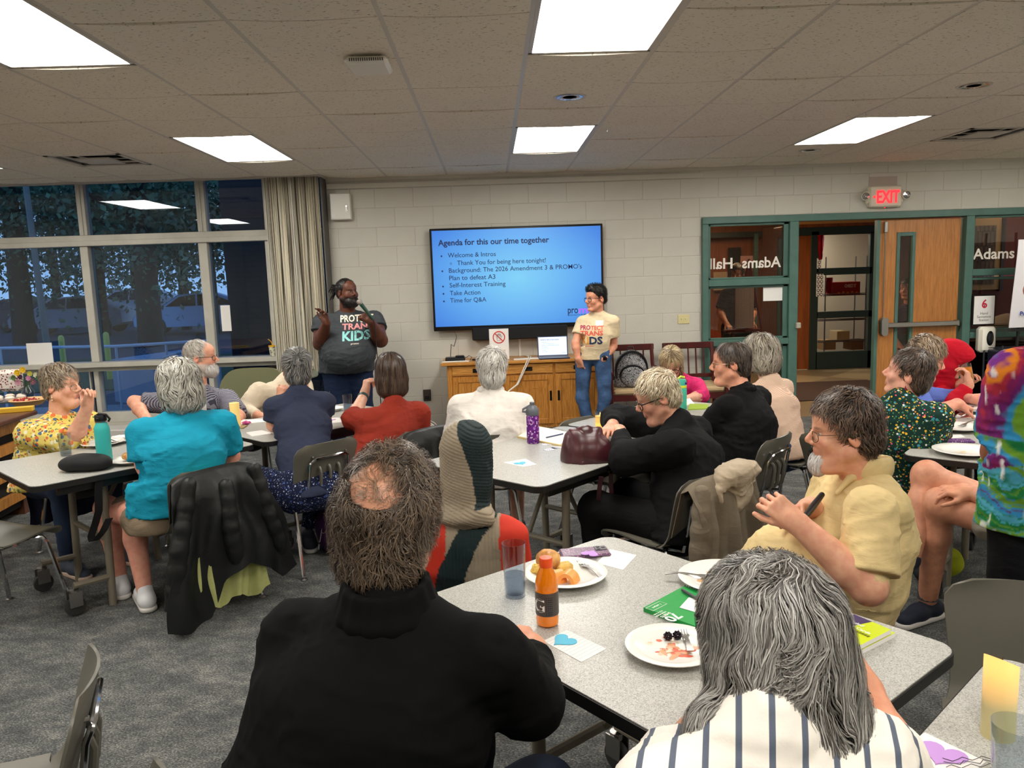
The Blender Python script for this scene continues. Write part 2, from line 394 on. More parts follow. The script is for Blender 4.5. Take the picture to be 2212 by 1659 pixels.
for z0, z1 in ((2.165, 2.82), (.865, 2.055), (.33, .765)):
    for x0, x1 in ((-6.2, -5.6), (-5.57, -4.38), (-4.32, -3.17), (-3.11, -2.47), (-2.44, -1.87)):
        MB().box((x0, WY, z0), (x1, WY+.006, z1)).build('pane', glass, W, smooth=False)
t = MB().box((-6.2, WY-.06, 0), (-1.86, WY+.1, .22)).build('wall_back_2', alu, smooth=False); tag(t, kind='structure')
t = MB().box((-6.2, WY-.35, .02), (-1.9, WY-.06, .19), bev=.01).build('baseboard_back', mat('heater_enamel', (200, 197, 190), .4), smooth=False); tag(t, kind='structure')
t = MB().box((-1.86, 4.70, 0), (-1.846, 5.1, 2.9)).box((-1.90, 4.94, 0), (-1.846, 5.1, 2.9)).build('trim_3', mat('grey_jamb', (84, 82, 78), .6), smooth=False); tag(t, kind='structure')
# accordion curtains
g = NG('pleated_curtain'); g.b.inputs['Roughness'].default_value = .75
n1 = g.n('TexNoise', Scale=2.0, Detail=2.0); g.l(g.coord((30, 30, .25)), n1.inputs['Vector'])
g.l(g.ramp(n1.outputs[0], [(.42, (84, 74, 62)), (.47, (226, 220, 204)), (.62, (248, 244, 232))]), g.b.inputs['Base Color']); curtm = g.m  # dark streaks paint the shade of the pleat grooves into the cloth colour
def curtain(xa, xb, ya, yb, n, label, zb):
    t = thing('accordion_curtain', label, 'curtain', ((xa+xb)/2, (ya+yb)/2, zb), 'pleated curtains stacked beside the windows')
    rr = random.Random(n); pts = []
    for k in range(2*n+1):
        f = k/(2*n); pts.append((xa+(xb-xa)*f+rr.uniform(-.004, .004), ya+(yb-ya)*f+(.012 if k % 2 else -.012)+rr.uniform(-.006, .006)))
    def f(u, v):
        x = u*(len(pts)-1); i = min(int(x), len(pts)-2); q = x-i; s = (.96+.04*v)
        return (pts[i][0]*(1-q)+pts[i+1][0]*q, pts[i][1]*(1-q)+pts[i+1][1]*q, zb+(2.74-zb)*v)
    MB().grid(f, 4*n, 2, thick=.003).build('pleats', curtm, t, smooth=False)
    MB().tube([(xa-.02, ya, 2.725), (xb, yb, 2.725)], .012, 6).build('hanging_rail', alu, t)
    MB().box((xa-.018, ya-.03, zb), (xa-.004, ya+.03, 2.74)).build('lead_post', alu, t, smooth=False)
curtain(-2.42, -2.17, 4.80, 4.78, 15, 'narrower left stack of beige pleated curtain beside the window', .70)
curtain(-2.15, -1.885, 4.78, 4.74, 22, 'wider right stack of beige pleated curtain by the block wall', .69)
# ================================================================== television wall
def lookup_xz(px, py, Y):
    p = ony(px, py, Y); return p[0], p[2]
TY = 4.83
tv = thing('television', 'large wall-mounted television showing a blue agenda slide', 'television', (.08, TY, 1.06))
x0, z1 = lookup_xz(927, 495, TY); x1, _ = lookup_xz(1301.5, 482, TY); _, z0t = lookup_xz(939, 716, TY); _, z1b = lookup_xz(1301.5, 482, TY); z1 = (z1+z1b)/2
MB().box((x0, TY, z0t), (x1, TY+.05, z1), bev=.006).build('bezel', mat('tv_black', (10, 10, 12), .25), tv, smooth=False)
MB().box((x0+.3, TY+.05, z0t+.2), (x1-.3, BACK-.01, z1-.2)).build('wall_mount', black, tv, smooth=False)
g = NG('slide_background'); cx, cz = (x0+x1)/2, (z0t+z1)/2
gr = g.n('TexGradient', _gradient_type='SPHERICAL'); g.l(g.coord((1/1.15, .01, 1/.75), (0, 0, 0), loc=(0, 0, 0)), gr.inputs[0])
cc = g.ramp(gr.outputs['Fac'], [(0, (62, 130, 232)), (.45, (96, 176, 248)), (1, (128, 214, 255))])
g.l(cc, g.b.inputs['Emission Color']); g.b.inputs['Emission Strength'].default_value = .92; g.b.inputs['Base Color'].default_value = (.01, .01, .01, 1); g.b.inputs['Roughness'].default_value = .3
so = MB().box((x0+.022, TY-.002, z0t+.045), (x1-.022, TY, z1-.022)); s_ = so.build('screen', g.m, None, smooth=False)
me = s_.data; c = np.array([cx, TY, cz]); me.transform(Matrix.Translation(-Vector(c))); s_.location = Vector(c)-Vector(tv['_o']); s_.parent = tv
ink = mat('slide_ink', (22, 34, 72), .5, emit=((22, 40, 96), .5)); ink2 = mat('slide_purple', (150, 70, 220), .5, emit=((170, 90, 235), .8))
def scr(px, py, pxe, body, size, m=0, bold=0, mb=None, Y=TY-.004):
    tx = MB()
    xa, za = lookup_xz(px, py, Y); xb, _ = lookup_xz(pxe, py, Y)
    put_text(tx, body, (xa, Y, za), (1, 0, 0), (0, 0, 1), size, 0, bold=bold, width=xb-xa); tx.build('slide_text', (ink, ink2)[m], tv, smooth=False)
scr(947, 531, 1187, 'Agenda for this our time together', .083, bold=.022)
for a in ((967.4, 556.4, 1071.3, 'Welcome & Intros'), (987.4, 572.8, 1179, 'Thank You for being here tonight!'), (968.9, 589.3, 1256, "Background: The 2026 Amendment 3 & PROMO's"), (969.7, 605.5, 1069.3, 'Plan to defeat A3'),
          (970.9, 621.2, 1091.8, 'Self-Interest Training'), (971.8, 638, 1037.7, 'Take Action'), (972.3, 653.9, 1050.5, 'Time for Q&A')): scr(*a, .066, bold=.004)
scr(1226, 677, 1248, 'pro', .105, bold=.012); scr(1249.5, 677, 1283, 'mo', .105, m=1, bold=.012); scr(1229, 682, 1283, 'EQUALITY IN MISSOURI', .018, m=0, bold=.01)
tx = MB()
for px, py in ((953.5, 553.5), (955.5, 586), (957, 619), (958, 634.8), (959, 651)):
    xa, za = lookup_xz(px, py, TY-.004); tx.add([(xa+.009*math.cos(2*PI*k/14), TY-.004, za+.009*math.sin(2*PI*k/14)) for k in range(14)], [tuple(range(14))])
xa, za = lookup_xz(973.8, 569.4, TY-.004); tx.tube([(xa+.009*math.cos(2*PI*k/14), TY-.004, za+.009*math.sin(2*PI*k/14)) for k in range(14)], .0015, 4, closed=True)
tx.build('slide_bullets', ink, tv, smooth=False)
# soundbar
a = ony(1020, 712, 4.86); b = ony(1225, 728, 4.86)
t = thing('sound_bar', 'long black sound bar mounted under the television', 'speaker', (a[0], 4.86, b[2]))
MB().box((a[0], 4.80, b[2]), (b[0], 4.93, a[2]+.02), bev=.01).build('casing', black, t, smooth=False)
MB().box((a[0]+.01, 4.797, b[2]+.01), (b[0]-.01, 4.801, a[2]+.01)).build('grille', mat('grille_cloth', (24, 24, 27), .9), t, smooth=False)
xw, zw = lookup_xz(1122, 735, BACK-.01)
tag(MB().box((xw-.012, BACK-.03, .5), (xw+.012, BACK-.008, zw+.06), bev=.003).build('cable_raceway', white, smooth=False), 'thin white cable raceway on the block wall below the sound bar', 'conduit')
# electrical box with key
xa, za = lookup_xz(711, 418, 4.85); xb, zb = lookup_xz(759, 474, 4.85)
t = thing('alarm_cabinet', 'white metal wall box with a key in its lock, upper left of the wall', 'box', (xa, 4.85, zb))
MB().box((xa, 4.85, zb), (xb, BACK-.008, za), bev=.006).build('case', mat('box_enamel', (226, 224, 214), .35), t, smooth=False)
MB().box((xa+.006, 4.846, zb+.006), (xb-.006, 4.851, za-.006), bev=.003).build('door', mat('box_enamel', (226, 224, 214), .35), t, smooth=False)
kx = xb-.04; kz = (za+zb)/2
MB().lathe([(.009, 0), (.009, .006)], (0, 0, 0), 12).build('x', chrome) if False else None
k = MB().tube([(kx, 4.846, kz), (kx, 4.825, kz)], .008, 10).box((kx-.002, 4.82, kz-.035), (kx+.002, 4.824, kz)).tube([(kx+.01*math.cos(2*PI*i/12), 4.822, kz-.045+.01*math.sin(2*PI*i/12)) for i in range(12)], .0018, 5, closed=True)
k.build('key', chrome, t)
MB().box((xa+.01, 4.8445, zb+.02), (xa+.045, 4.846, zb+.06)).build('sticker', paper, t, smooth=False)
t.children[-1]
MB().tube([(xb-.02, BACK-.02, za), (xb-.02, BACK-.02, 2.55)], .006, 8).build('conduit', blockm, t)
# light switch plate
xa, za = lookup_xz(1464, 680, 4.93); xb, zb = lookup_xz(1489, 699, 4.93)
t = thing('light_switch', 'ivory double light switch plate on the block wall', 'switch', (xa, 4.93, zb)); ivory = mat('ivory', (212, 202, 150), .4)
MB().box((xa, 4.924, zb), (xb, BACK-.008, za), bev=.003).build('plate', ivory, t, smooth=False)
for f in (.32, .68): MB().box((xa+(xb-xa)*f-.006, 4.912, (za+zb)/2-.004), (xa+(xb-xa)*f+.006, 4.924, (za+zb)/2+.014), bev=.002).build('toggle', ivory, t, smooth=False)
# exit sign
e0 = ony(1880, 402, 4.86); e1 = ony(1948, 446, 4.86); t = thing('exit_sign', 'lit red exit sign with two emergency lamp heads above the doors', 'sign', (e0[0], 4.86, e1[2]))
MB().box((e0[0], 4.86, e1[2]), (e1[0], BACK-.006, e0[2]), bev=.012).box((e0[0]-.03, 4.875, e1[2]+.03), (e1[0]+.03, BACK-.006, e0[2]-.03), bev=.02).build('housing', mat('beige_plastic', (205, 200, 180), .45), t, smooth=False)
red = mat('exit_red', (230, 20, 30), .4, emit=((255, 22, 34), 3.0))
m_ = MB(); put_text(m_, 'EXIT', (e0[0]+.066, 4.855, e1[2]+.045), (1, 0, 0), (0, 0, 1), .175, bold=.025, width=e1[0]-e0[0]-.10, extrude=.002)
m_.add([(e0[0]+.055, 4.856, e1[2]+.09), (e0[0]+.055, 4.856, e1[2]+.12), (e0[0]+.025, 4.856, e1[2]+.105)], [(0, 2, 1)]); m_.build('lettering', red, t, smooth=False)
MB().lathe([(0, -.01), (.006, -.006), (.006, 0)], ((e0[0]+e1[0])/2, 4.88, e1[2]), 8).build('indicator', red, t)
for sx, cx in ((-1, e0[0]-.045), (1, e1[0]+.045)):
    m_ = MB().frame((cx, 4.86, (e0[2]+e1[2])/2+.01), (1, 0, 0), (0, 0, 1), (.25*sx, -1, -.2)); m_.lathe([(.0, -.05), (.035, -.04), (.048, 0), (.046, .008), (0, .012)], n=20).build('lamp_head', mat('beige_plastic'), t)
    m_ = MB().frame((cx, 4.86, (e0[2]+e1[2])/2+.01), (1, 0, 0), (0, 0, 1), (.25*sx, -1, -.2)); m_.lathe([(.04, .009), (.03, .016), (.02, .012), (.01, .02), (0, .017)], n=8).build('reflector', chrome, t, smooth=False)
tag(MB().box((e0[0]+.02, BACK-.0095, e0[2]+.002), (e1[0]-.02, BACK-.006, e0[2]+.10)).build('paint_patch', mat('old_paint', (172, 158, 148), .7), smooth=False), 'pale rectangular patch of old paint above the exit sign', 'patch')
# ================================================================== cabinet
oak = NG('oak'); n1 = oak.n('TexNoise', Scale=9.0, Detail=6.0, Roughness=.65, Distortion=.6); oak.l(oak.coord((8, 8, .8)), n1.inputs['Vector'])
oak.l(oak.ramp(n1.outputs[0], [(.3, (142, 88, 30)), (.55, (190, 128, 54)), (.75, (206, 148, 74))]), oak.b.inputs['Base Color']); oak.b.inputs['Roughness'].default_value = .35; oak = oak.m
oakh = NG('oak_top'); n1 = oakh.n('TexNoise', Scale=9.0, Detail=6.0, Roughness=.65, Distortion=.6); oakh.l(oakh.coord((.8, 8, 8)), n1.inputs['Vector'])
oakh.l(oakh.ramp(n1.outputs[0], [(.3, (150, 96, 38)), (.55, (196, 138, 66)), (.75, (214, 160, 88))]), oakh.b.inputs['Base Color']); oakh.b.inputs['Roughness'].default_value = .3; oakh = oakh.m
iron = mat('dark_iron', (26, 22, 20), .4, .6)
cab = thing('oak_sideboard', 'long oak sideboard with three drawers and three doors under the television', 'cabinet', (.12, 4.45, 0))
CF_ = 4.45; cx0 = -.67
MB().box((-.73, CF_-.03, .745), (.97, 4.925, .775), bev=.005).build('top', oakh, cab, smooth=False)
MB().box((cx0, CF_+.012, .10), (.91, 4.92, .745)).build('carcase', oak, cab, smooth=False)
for xa in (cx0, .86):
    for ya in (CF_, 4.86): MB().box((xa, ya, 0), (xa+.05, ya+.05, .745), bev=.004).build('leg', oak, cab, smooth=False)
MB().box((cx0+.05, CF_+.01, .085), (.86, CF_+.03, .125)).build('bottom_rail', oak, cab, smooth=False)
bays = [(-.62, -.13), (-.105, .385), (.41, .855)]
for k, (a, b) in enumerate(bays):
    d = MB().box((a, CF_-.006, .64), (b, CF_+.012, .735), bev=.004).build('drawer', oakh, cab, smooth=False)
    c = (a+b)/2; h = MB().box((c-.04, CF_-.009, .668), (c+.04, CF_-.006, .708), bev=.002); h.tube([(c-.03, CF_-.009, .695), (c-.03, CF_-.02, .685), (c, CF_-.024, .678), (c+.03, CF_-.02, .685), (c+.03, CF_-.009, .695)], .004, 6)
    h.build('bail_pull', iron, d)
    dr = MB(); q = .055; z0_, z1_ = .125, .625
    dr.box((a, CF_-.006, z0_), (a+q, CF_+.012, z1_), bev=.003).box((b-q, CF_-.006, z0_), (b, CF_+.012, z1_), bev=.003).box((a+q, CF_-.005, z0_), (b-q, CF_+.012, z0_+q), bev=.003).box((a+q, CF_-.005, z1_-q), (b-q, CF_+.012, z1_), bev=.003)
    d = dr.build('door', oak, cab, smooth=False)
    n = 3
    for i in range(n):
        w_ = (b-a-2*q)/n; MB().box((a+q+i*w_+.001, CF_+.002, z0_+q), (a+q+(i+1)*w_-.001, CF_+.012, z1_-q), bev=.002).build('panel_board', oak, d, smooth=False)
    if k == 1: MB().prism([(-.026, -.012), (-.006, -.005), (.006, -.005), (.026, -.012), (.026, .012), (.006, .005), (-.006, .005), (-.026, .012)], 0, .003).v
    bk = MB().frame((a+q+2*(b-a-2*q)/3, CF_+.002, .49), (1, 0, 0), (0, 0, 1)); bk.prism([(-.026, -.012), (-.006, -.005), (.006, -.005), (.026, -.012), (.026, .012), (.006, .005), (-.006, .005), (-.026, .012)], 0, .003); bk.build('butterfly_key', oakh, d, smooth=False)
    hx = a+q*.5 if k == 2 else b-q*.5
    MB().box((hx-.011, CF_-.010, .36), (hx+.011, CF_-.006, .46), bev=.002).box((hx-.005, CF_-.022, .372), (hx+.005, CF_-.010, .448), bev=.003).build('door_pull', iron, d, smooth=False)
CT = .775
# things on the cabinet
def onc(px, py): return onz(px, py, CT)
c = onc(985, 776); t = thing('cable_box', 'black set-top box on the left end of the sideboard', 'electronics', (c[0], 4.70, CT))
MB().box((c[0]-.10, 4.60, CT), (c[0]+.10, 4.72, CT+.035), bev=.004).build('case', black, t, smooth=False)
MB().box((c[0]+.0, 4.61, CT+.035), (c[0]+.09, 4.70, CT+.05), bev=.006).build('adapter', black, t, smooth=False)
tag(MB().box((c[0]-.13, 4.52, CT), (c[0]+.14, 4.585, CT+.004)).build('paper_strip', paper, smooth=False), 'white strip of paper in front of the black set-top box', 'paper')
p0 = ony(984, 716, 4.85); pts = [p0, p0+(.01, -.03, -.06), p0+(-.02, -.06, -.15), (c[0]-.04, 4.74, CT+.16), (c[0]-.05, 4.72, CT+.06), (c[0]-.05, 4.71, CT+.03)]
tag(MB().tube(pts, .004, 6).build('black_cable', black), 'black cable hanging from television to the set-top box', 'cable')
c2 = onc(1028, 775); tag(MB().box((c2[0]-.035, 4.58, CT), (c2[0]+.035, 4.61, CT+.018), bev=.006).build('remote_control', black, smooth=False), 'small black remote lying on the sideboard', 'remote')
tag(MB().tube([(c[0]+.1, 4.68, CT+.02), (c[0]+.14, 4.66, CT+.045), (c[0]+.17, 4.64, CT+.03), (c[0]+.15, 4.62, CT+.006), (c2[0]-.03, 4.6, CT+.006)], .003, 5).build('black_cable', black), 'thin black cord looping beside the remote', 'cable')
# prohibition sign in acrylic stand
a = ony(1056, 711, 4.62); b = ony(1100, 768, 4.62)
t = thing('table_sign', 'white upright sign with a crossed-out red hand on the sideboard', 'sign', (a[0], 4.62, CT))
MB().box((a[0], 4.62, CT), (b[0], 4.626, a[2]), bev=.001).build('acrylic_stand', mat('acrylic', (230, 232, 232), .15), t, smooth=False)
MB().box((a[0]+.012, 4.617, CT+.02), (b[0]-.012, 4.620, a[2]-.01)).build('sheet', paper, t, smooth=False)
cx_, cz_ = (a[0]+b[0])/2, a[2]-.085; R_ = .058
m_ = MB().tube([(cx_+R_*math.cos(2*PI*i/28), 4.615, cz_+R_*math.sin(2*PI*i/28)) for i in range(28)], .0055, 6, closed=True, flat=.4)
m_.tube([(cx_-R_*.7, 4.614, cz_+R_*.7), (cx_+R_*.7, 4.614, cz_-R_*.7)], .005, 6, flat=.4); m_.build('red_ring', mat('sign_red', (206, 52, 44), .6), t)
hb = MB()
hand2 = [(-.018, -.034), (.014, -.034), (.022, -.008), (.034, .010), (.029, .016), (.019, .004), (.020, .030), (.013, .032), (.010, .008), (.008, .038), (.001, .039), (0, .010), (-.004, .036), (-.011, .035), (-.009, .008), (-.015, .027), (-.021, .024), (-.021, -.01)]
hb.tube([(cx_+x*.95, 4.616, cz_+z*.95) for x, z in hand2], .0016, 5, closed=True); hb.build('hand_outline', black, t)
m_ = MB(); put_text(m_, 'Please DO NOT', (cx_, 4.616, CT+.075), (1, 0, 0), (0, 0, 1), .03, align='CENTER', width=.125); put_text(m_, 'touch', (cx_, 4.616, CT+.04), (1, 0, 0), (0, 0, 1), .03, align='CENTER'); m_.build('lettering', mat('sign_red'), t, smooth=False)
# laptop
a = ony(1161, 729, 4.64); b = ony(1226, 766, 4.60); lx0, lx1 = a[0], b[0]+.01
t = thing('laptop', 'open laptop mirroring the agenda slide on the sideboard', 'laptop', (lx0, 4.6, CT)); lg = mat('laptop_grey', (70, 76, 92), .35, .6)
MB().box((lx0, 4.44, CT), (lx1+.0, 4.64, CT+.014), bev=.004).build('base', lg, t, smooth=False)
MB().box((lx0+.02, 4.52, CT+.0142), (lx1-.02, 4.62, CT+.016)).build('keyboard', black, t, smooth=False)
ang = math.radians(12); up = V(0, math.sin(ang), math.cos(ang)); lo = V(lx0, 4.64, CT+.012)
MB().frame(lo, (1, 0, 0), up).box((0, 0, -.008), (lx1-lx0, .205, 0), bev=.002).build('lid', lg, t, smooth=False)
MB().frame(lo, (1, 0, 0), up).box((.010, .012, 0), (lx1-lx0-.01, .196, .001)).build('display', mat('laptop_screen', (200, 214, 240), .4, emit=((205, 220, 250), .75)), t, smooth=False)
m_ = MB()
for i, (tx_, s_, ind) in enumerate((('Agenda for this our time together', .014, 0), ('Welcome & Intros', .009, .012), ('Thank You for being here tonight!', .009, .022), ("Background: The 2026 Amendment 3 & PROMO's", .009, .012), ('Plan to defeat A3', .009, .012), ('Self-Interest Training', .009, .012), ('Take Action', .009, .012), ('Time for Q&A', .009, .012))):
    put_text(m_, tx_, lo+V(.03+ind, 0, 0)+up*(.165-i*.0165-(0 if i == 0 else .006))+V(0, -.002, 0), (1, 0, 0), up, s_, bold=.02 if i == 0 else .005)
put_text(m_, 'promo', lo+V(lx1-lx0-.06, 0, 0)+up*.03+V(0, -.002, 0), (1, 0, 0), up, .013); m_.build('slide_text', ink, t, smooth=False)
for k in range(3):
    tag(MB().box((.0+k*.07, 4.50+.02*k, CT), (.11+k*.07, 4.60, CT+.004+.002*k)).build('loose_paper', paper, smooth=False), ('white papers by the crossed-hand sign', 'white papers between sign and laptop', 'white papers touching the laptop')[k], 'paper')
wc = mat('white_cable', (222, 218, 208), .5)
a = onc(1142, 772); b = ony(1098, 845, 4.36); c = ony(1085, 880, 4.30)
for k in (0, 1):
    q = V(.02*k, 0, 0); tag(MB().tube([a+(-.04, .1, .01), a+(0, -.02, .012)+q, V(a[0]-.03, CF_-.045, CT+.0)+q, (b+V(a[0]-.05, CF_, .6))/2+q*.5, b+q*.3, c, ony(1080, 900, 4.2)], .0055, 6).build('white_cable', wc), ('left of two white cables trailing over the sideboard front', 'right of two white cables trailing over the sideboard front')[k], 'cable')
t = thing('cable_tangle', 'tangle of white cables on the floor at the left side of the sideboard', 'cable', (-.9, 4.4, 0)); m_ = MB(); rr = random.Random(3)
for k in range(9):
    cx_, cy_ = -.92+rr.uniform(-.1, .08), 4.35+rr.uniform(-.15, .1); R_ = rr.uniform(.08, .17); tl = rr.uniform(-.5, .5)
    m_ = MB().tube([(cx_+R_*math.cos(a_)*math.cos(tl), cy_+R_*math.cos(a_)*math.sin(tl), .02+R_*1.4*abs(math.sin(a_))-.014) for a_ in np.linspace(-.2, 3.4, 16)], .005, 5)
    m_.build('cable_loop', wc, t)
o_ = ony(1478-0, 0, 4.9)
t = thing('wall_outlet', 'dark wall outlet low on the block wall left of the sideboard', 'outlet', (-.93, 4.92, .3)); MB().box((-.96, 4.91, .33), (-.88, BACK-.008, .45), bev=.004).build('plate', mat('brown_plastic', (60, 52, 46), .5), t, smooth=False); MB().box((-.945, 4.905, .345), (-.895, 4.912, .385)).build('socket', black, t, smooth=False)
# ================================================================== door screen
green = mat('green_steel', (74, 108, 98), .4, noise=.05, nscale=8)
greenD = mat('dark_green_steel', (36, 50, 44), .45)
wired = glassy('sidelight_glass', (214, 206, 196), 1.0)
fr = struct('trim_4')
def gb(x0, x1, z0, z1, y0=4.89, y1=5.03, name='frame_member'): return MB().box((x0, y0, z0), (x1, y1, z1), bev=.004).build(name, green, fr, smooth=False)
gb(2.01, 6.2, 2.075, 2.145, name='head'); gb(2.01, 2.075, 0, 2.075, name='jamb'); gb(2.925, 3.02, 0, 2.075, name='jamb'); gb(4.79, 4.875, 0, 2.075, name='jamb')
gb(2.075, 2.925, 1.43, 1.50, name='rail'); gb(2.075, 2.925, .80, .865, name='rail'); gb(2.075, 2.925, 0, .12, name='rail')
gb(4.875, 6.2, 1.45, 1.515, name='rail'); gb(4.875, 6.2, .79, .855, name='rail'); gb(4.875, 6.2, 0, .12, name='rail')
for z0_, z1_ in ((1.50, 2.075), (.865, 1.43), (.12, .80)):
    for xa, xb in ((2.075, 2.925), (4.875, 6.2)):
        if z0_ == .12 and xa > 4: continue
        for (p, q) in (((xa, z0_), (xa+.03, z1_)), ((xb-.05, z0_), (xb, z1_)), ((xa, z1_-.025), (xb, z1_)), ((xa, z0_), (xb, z0_+.02))): MB().box((p[0], 4.93, p[1]), (q[0], 4.99, q[1]), bev=.003).build('glazing_bead', green, fr, smooth=False)
for n_, (xa, xb) in (('window_2', (2.1, 2.88)), ('window_3', (4.9, 6.18))):
    wn = struct(n_)
    for z0_, z1_ in ((1.52, 2.05), (.885, 1.41), (.14, .78)): MB().box((xa, 4.955, z0_), (xb, 4.961, z1_)).build('pane', wired, wn, smooth=False)
    if n_ == 'window_2':
        wm = MB()
        for z0_, z1_ in ((1.52, 2.05), (.885, 1.41)):
            x = xa+.0125
            while x < xb: wm.box((x, 4.957, z0_), (x+.0008, 4.9595, z1_)); x += .0165
            z = z0_+.01
            while z < z1_: wm.box((xa, 4.957, z), (xb, 4.9595, z+.0008)); z += .0165
        tag(wm.build('wire_mesh', mat('wire', (34, 30, 28), .5, .3), wn, smooth=False), kind='stuff')
vinyl = mat('vinyl_white', (228, 222, 210), .6)
def wall_text(name, body, pl, pr, base, size, label, flip=False, Y=4.951, m=vinyl, bold=.02):
    a = ony(pl[0], pl[1], Y); b = ony(pr[0], pr[1], Y); mb = MB()
    if flip: put_text(mb, body, (b[0], Y, a[2]), (-1, 0, 0), (0, 0, 1), size, width=b[0]-a[0], bold=bold)
    else: put_text(mb, body, (a[0], Y, a[2]), (1, 0, 0), (0, 0, 1), size, width=b[0]-a[0], bold=bold)
    tag(mb.build(name, m, smooth=False), label, 'lettering')
wall_text('door_lettering', 'Adams', (1602, 579), (1686, 577), 0, .155, 'right word of white lettering seen mirrored on the left door sidelight', flip=True)
wall_text('door_lettering', 'Hall', (1535, 581), (1584, 579), 0, .155, 'left word of white lettering seen mirrored on the left door sidelight', flip=True)
wall_text('door_lettering', 'Adams', (2102, 560), (2192, 556), 0, .155, 'white lettering on the right sidelight, beside the hall painting')
a = ony(1649, 620, 4.945); b = ony(1692, 649, 4.945)
g = NG('squared_paper'); br = g.n('TexBrick', Scale=1.0, Mortar__Size=.0012, Brick__Width=.0165, Row__Height=.0165, _offset=0.0); g.l(g.coord((1, 0, 1), (PI/2, 0, 0)), br.inputs[0]); br.inputs[1].default_value = lin((235, 235, 232)); br.inputs[2].default_value = lin((235, 235, 232)); br.inputs[3].default_value = lin((120, 118, 114)); g.l(br.outputs[0], g.b.inputs['Base Color'])
tag(MB().box((a[0], 4.948, b[2]), (b[0], 4.950, a[2])).build('posted_notice', paper, smooth=False), 'white sheet taped to the left sidelight glass', 'paper')
# closed leaf
wood = NG('door_veneer'); n1 = wood.n('TexNoise', Scale=7.0, Detail=7.0, Roughness=.7, Distortion=.4); wood.l(wood.coord((7, 7, .55)), n1.inputs['Vector'])
wood.l(wood.ramp(n1.outputs[0], [(.3, (150, 92, 40)), (.6, (186, 124, 62)), (.8, (196, 138, 74))]), wood.b.inputs['Base Color']); wood.b.inputs['Roughness'].default_value = .38; wood = wood.m
d = struct('door_1'); DY = 4.955
for (p, q) in (((3.905, .01), (4.095, 2.06)), ((4.27, .01), (4.765, 2.06)), ((4.095, 1.91), (4.27, 2.06)), ((4.095, .01), (4.27, .35))): MB().box((p[0], DY, p[1]), (q[0], DY+.045, q[1])).build('leaf_panel', wood, d, smooth=False)
for (p, q) in (((4.085, .33), (4.12, 1.93)), ((4.25, .33), (4.285, 1.93)), ((4.12, 1.89), (4.25, 1.93)), ((4.12, .33), (4.25, .37))): MB().box((p[0], DY-.012, p[1]), (q[0], DY+.05, q[1]), bev=.003).build('lite_frame', green, d, smooth=False)
MB().box((4.12, DY+.02, .37), (4.25, DY+.026, 1.89)).build('pane', wired, d, smooth=False)
MB().box((3.87, DY-.01, .01), (3.905, DY+.05, 2.065)).build('edge_stile', green, d, smooth=False)
pb = MB(); pb.box((3.99, DY-.075, .935), (4.74, DY-.045, .985), bev=.006).build('push_bar', steel, d, smooth=False)
MB().box((4.73, DY-.075, .93), (4.755, DY, .99), bev=.004).build('bar_bracket', steel, d, smooth=False)
m_ = MB().frame((3.955, DY, .945), (1, 0, 0), (0, 0, 1)); pr_ = [(.036*math.cos(a_)*1.0, (.062+.036*math.sin(a_)) if math.sin(a_) >= 0 else (-.062+.036*math.sin(a_))) for a_ in np.linspace(0, 2*PI, 28, endpoint=False)]
m_.prism(pr_, 0, .072).build('latch_case', steel, d, smooth=True)
MB().tube([(3.952, DY-.02, 1.03), (3.952, DY-.02, 1.98)], .006, 8).build('vertical_rod', chrome, d)
MB().box((3.937, DY-.045, 1.93), (3.968, DY, 2.045), bev=.006).build('top_latch', steel, d, smooth=False)
# open leaf swung into the hall
d = struct('door_2'); OX = 2.99
MB().box((OX, 5.05, .01), (OX+.045, 5.22, 2.06)).box((OX, 5.38, .01), (OX+.045, 5.90, 2.06)).box((OX, 5.22, 1.92), (OX+.045, 5.38, 2.06)).box((OX, 5.22, .01), (OX+.045, 5.38, .34)).build('leaf', wood, d, smooth=False)
MB().box((OX-.01, 5.2, .32), (OX+.055, 5.23, 1.94)).box((OX-.01, 5.37, .32), (OX+.055, 5.4, 1.94)).build('lite_frame', green, d, smooth=False)
MB().box((OX-.06, 5.1, 1.98), (OX, 5.4, 2.04), bev=.01).build('door_closer', steel, d, smooth=False)
k = ony(1724, 703, 4.88); t = MB().box((k[0]-.025, 4.86, k[2]-.03), (k[0]+.025, 4.90, k[2]+.03), bev=.006).build('strike_box', mat('grey_box', (170, 165, 150), .5), smooth=False); tag(t, 'small grey box on the frame at the left edge of the open doorway', 'box')
# sanitiser, sign, easel pad at right
a = ony(2105, 640, 4.87); b = ony(2146, 699, 4.87); t = thing('framed_notice', 'black framed hand sanitation station notice beside the doors', 'sign', (a[0], 4.87, b[2]))
MB().box((a[0]-.012, 4.87, b[2]-.012), (b[0]+.012, 4.889, a[2]+.012)).build('frame', black, t, smooth=False)
MB().box((a[0], 4.867, b[2]), (b[0], 4.870, a[2])).build('sheet', paper, t, smooth=False)
cx_ = (a[0]+b[0])/2; m_ = MB()
for i, s_ in enumerate(('Hand', 'Sanitation', 'Station')): put_text(m_, s_, (cx_, 4.866, b[2]+.10-.035*i), (1, 0, 0), (0, 0, 1), .038, align='CENTER')
put_text(m_, '6', (cx_, 4.866, a[2]-.125), (1, 0, 0), (0, 0, 1), .125, m=1, align='CENTER', bold=.02); m_.box((cx_-.004, 4.865, a[2]-.112), (cx_+.004, 4.866, a[2]-.092)); m_.build('lettering', [black, mat('notice_red', (196, 36, 60), .5)], t, smooth=False)
a = ony(2113, 706, 4.83); b = ony(2148, 760, 4.83); t = thing('soap_dispenser', 'white hand sanitiser dispenser with a dark oval window', 'dispenser', (a[0], 4.83, b[2]))
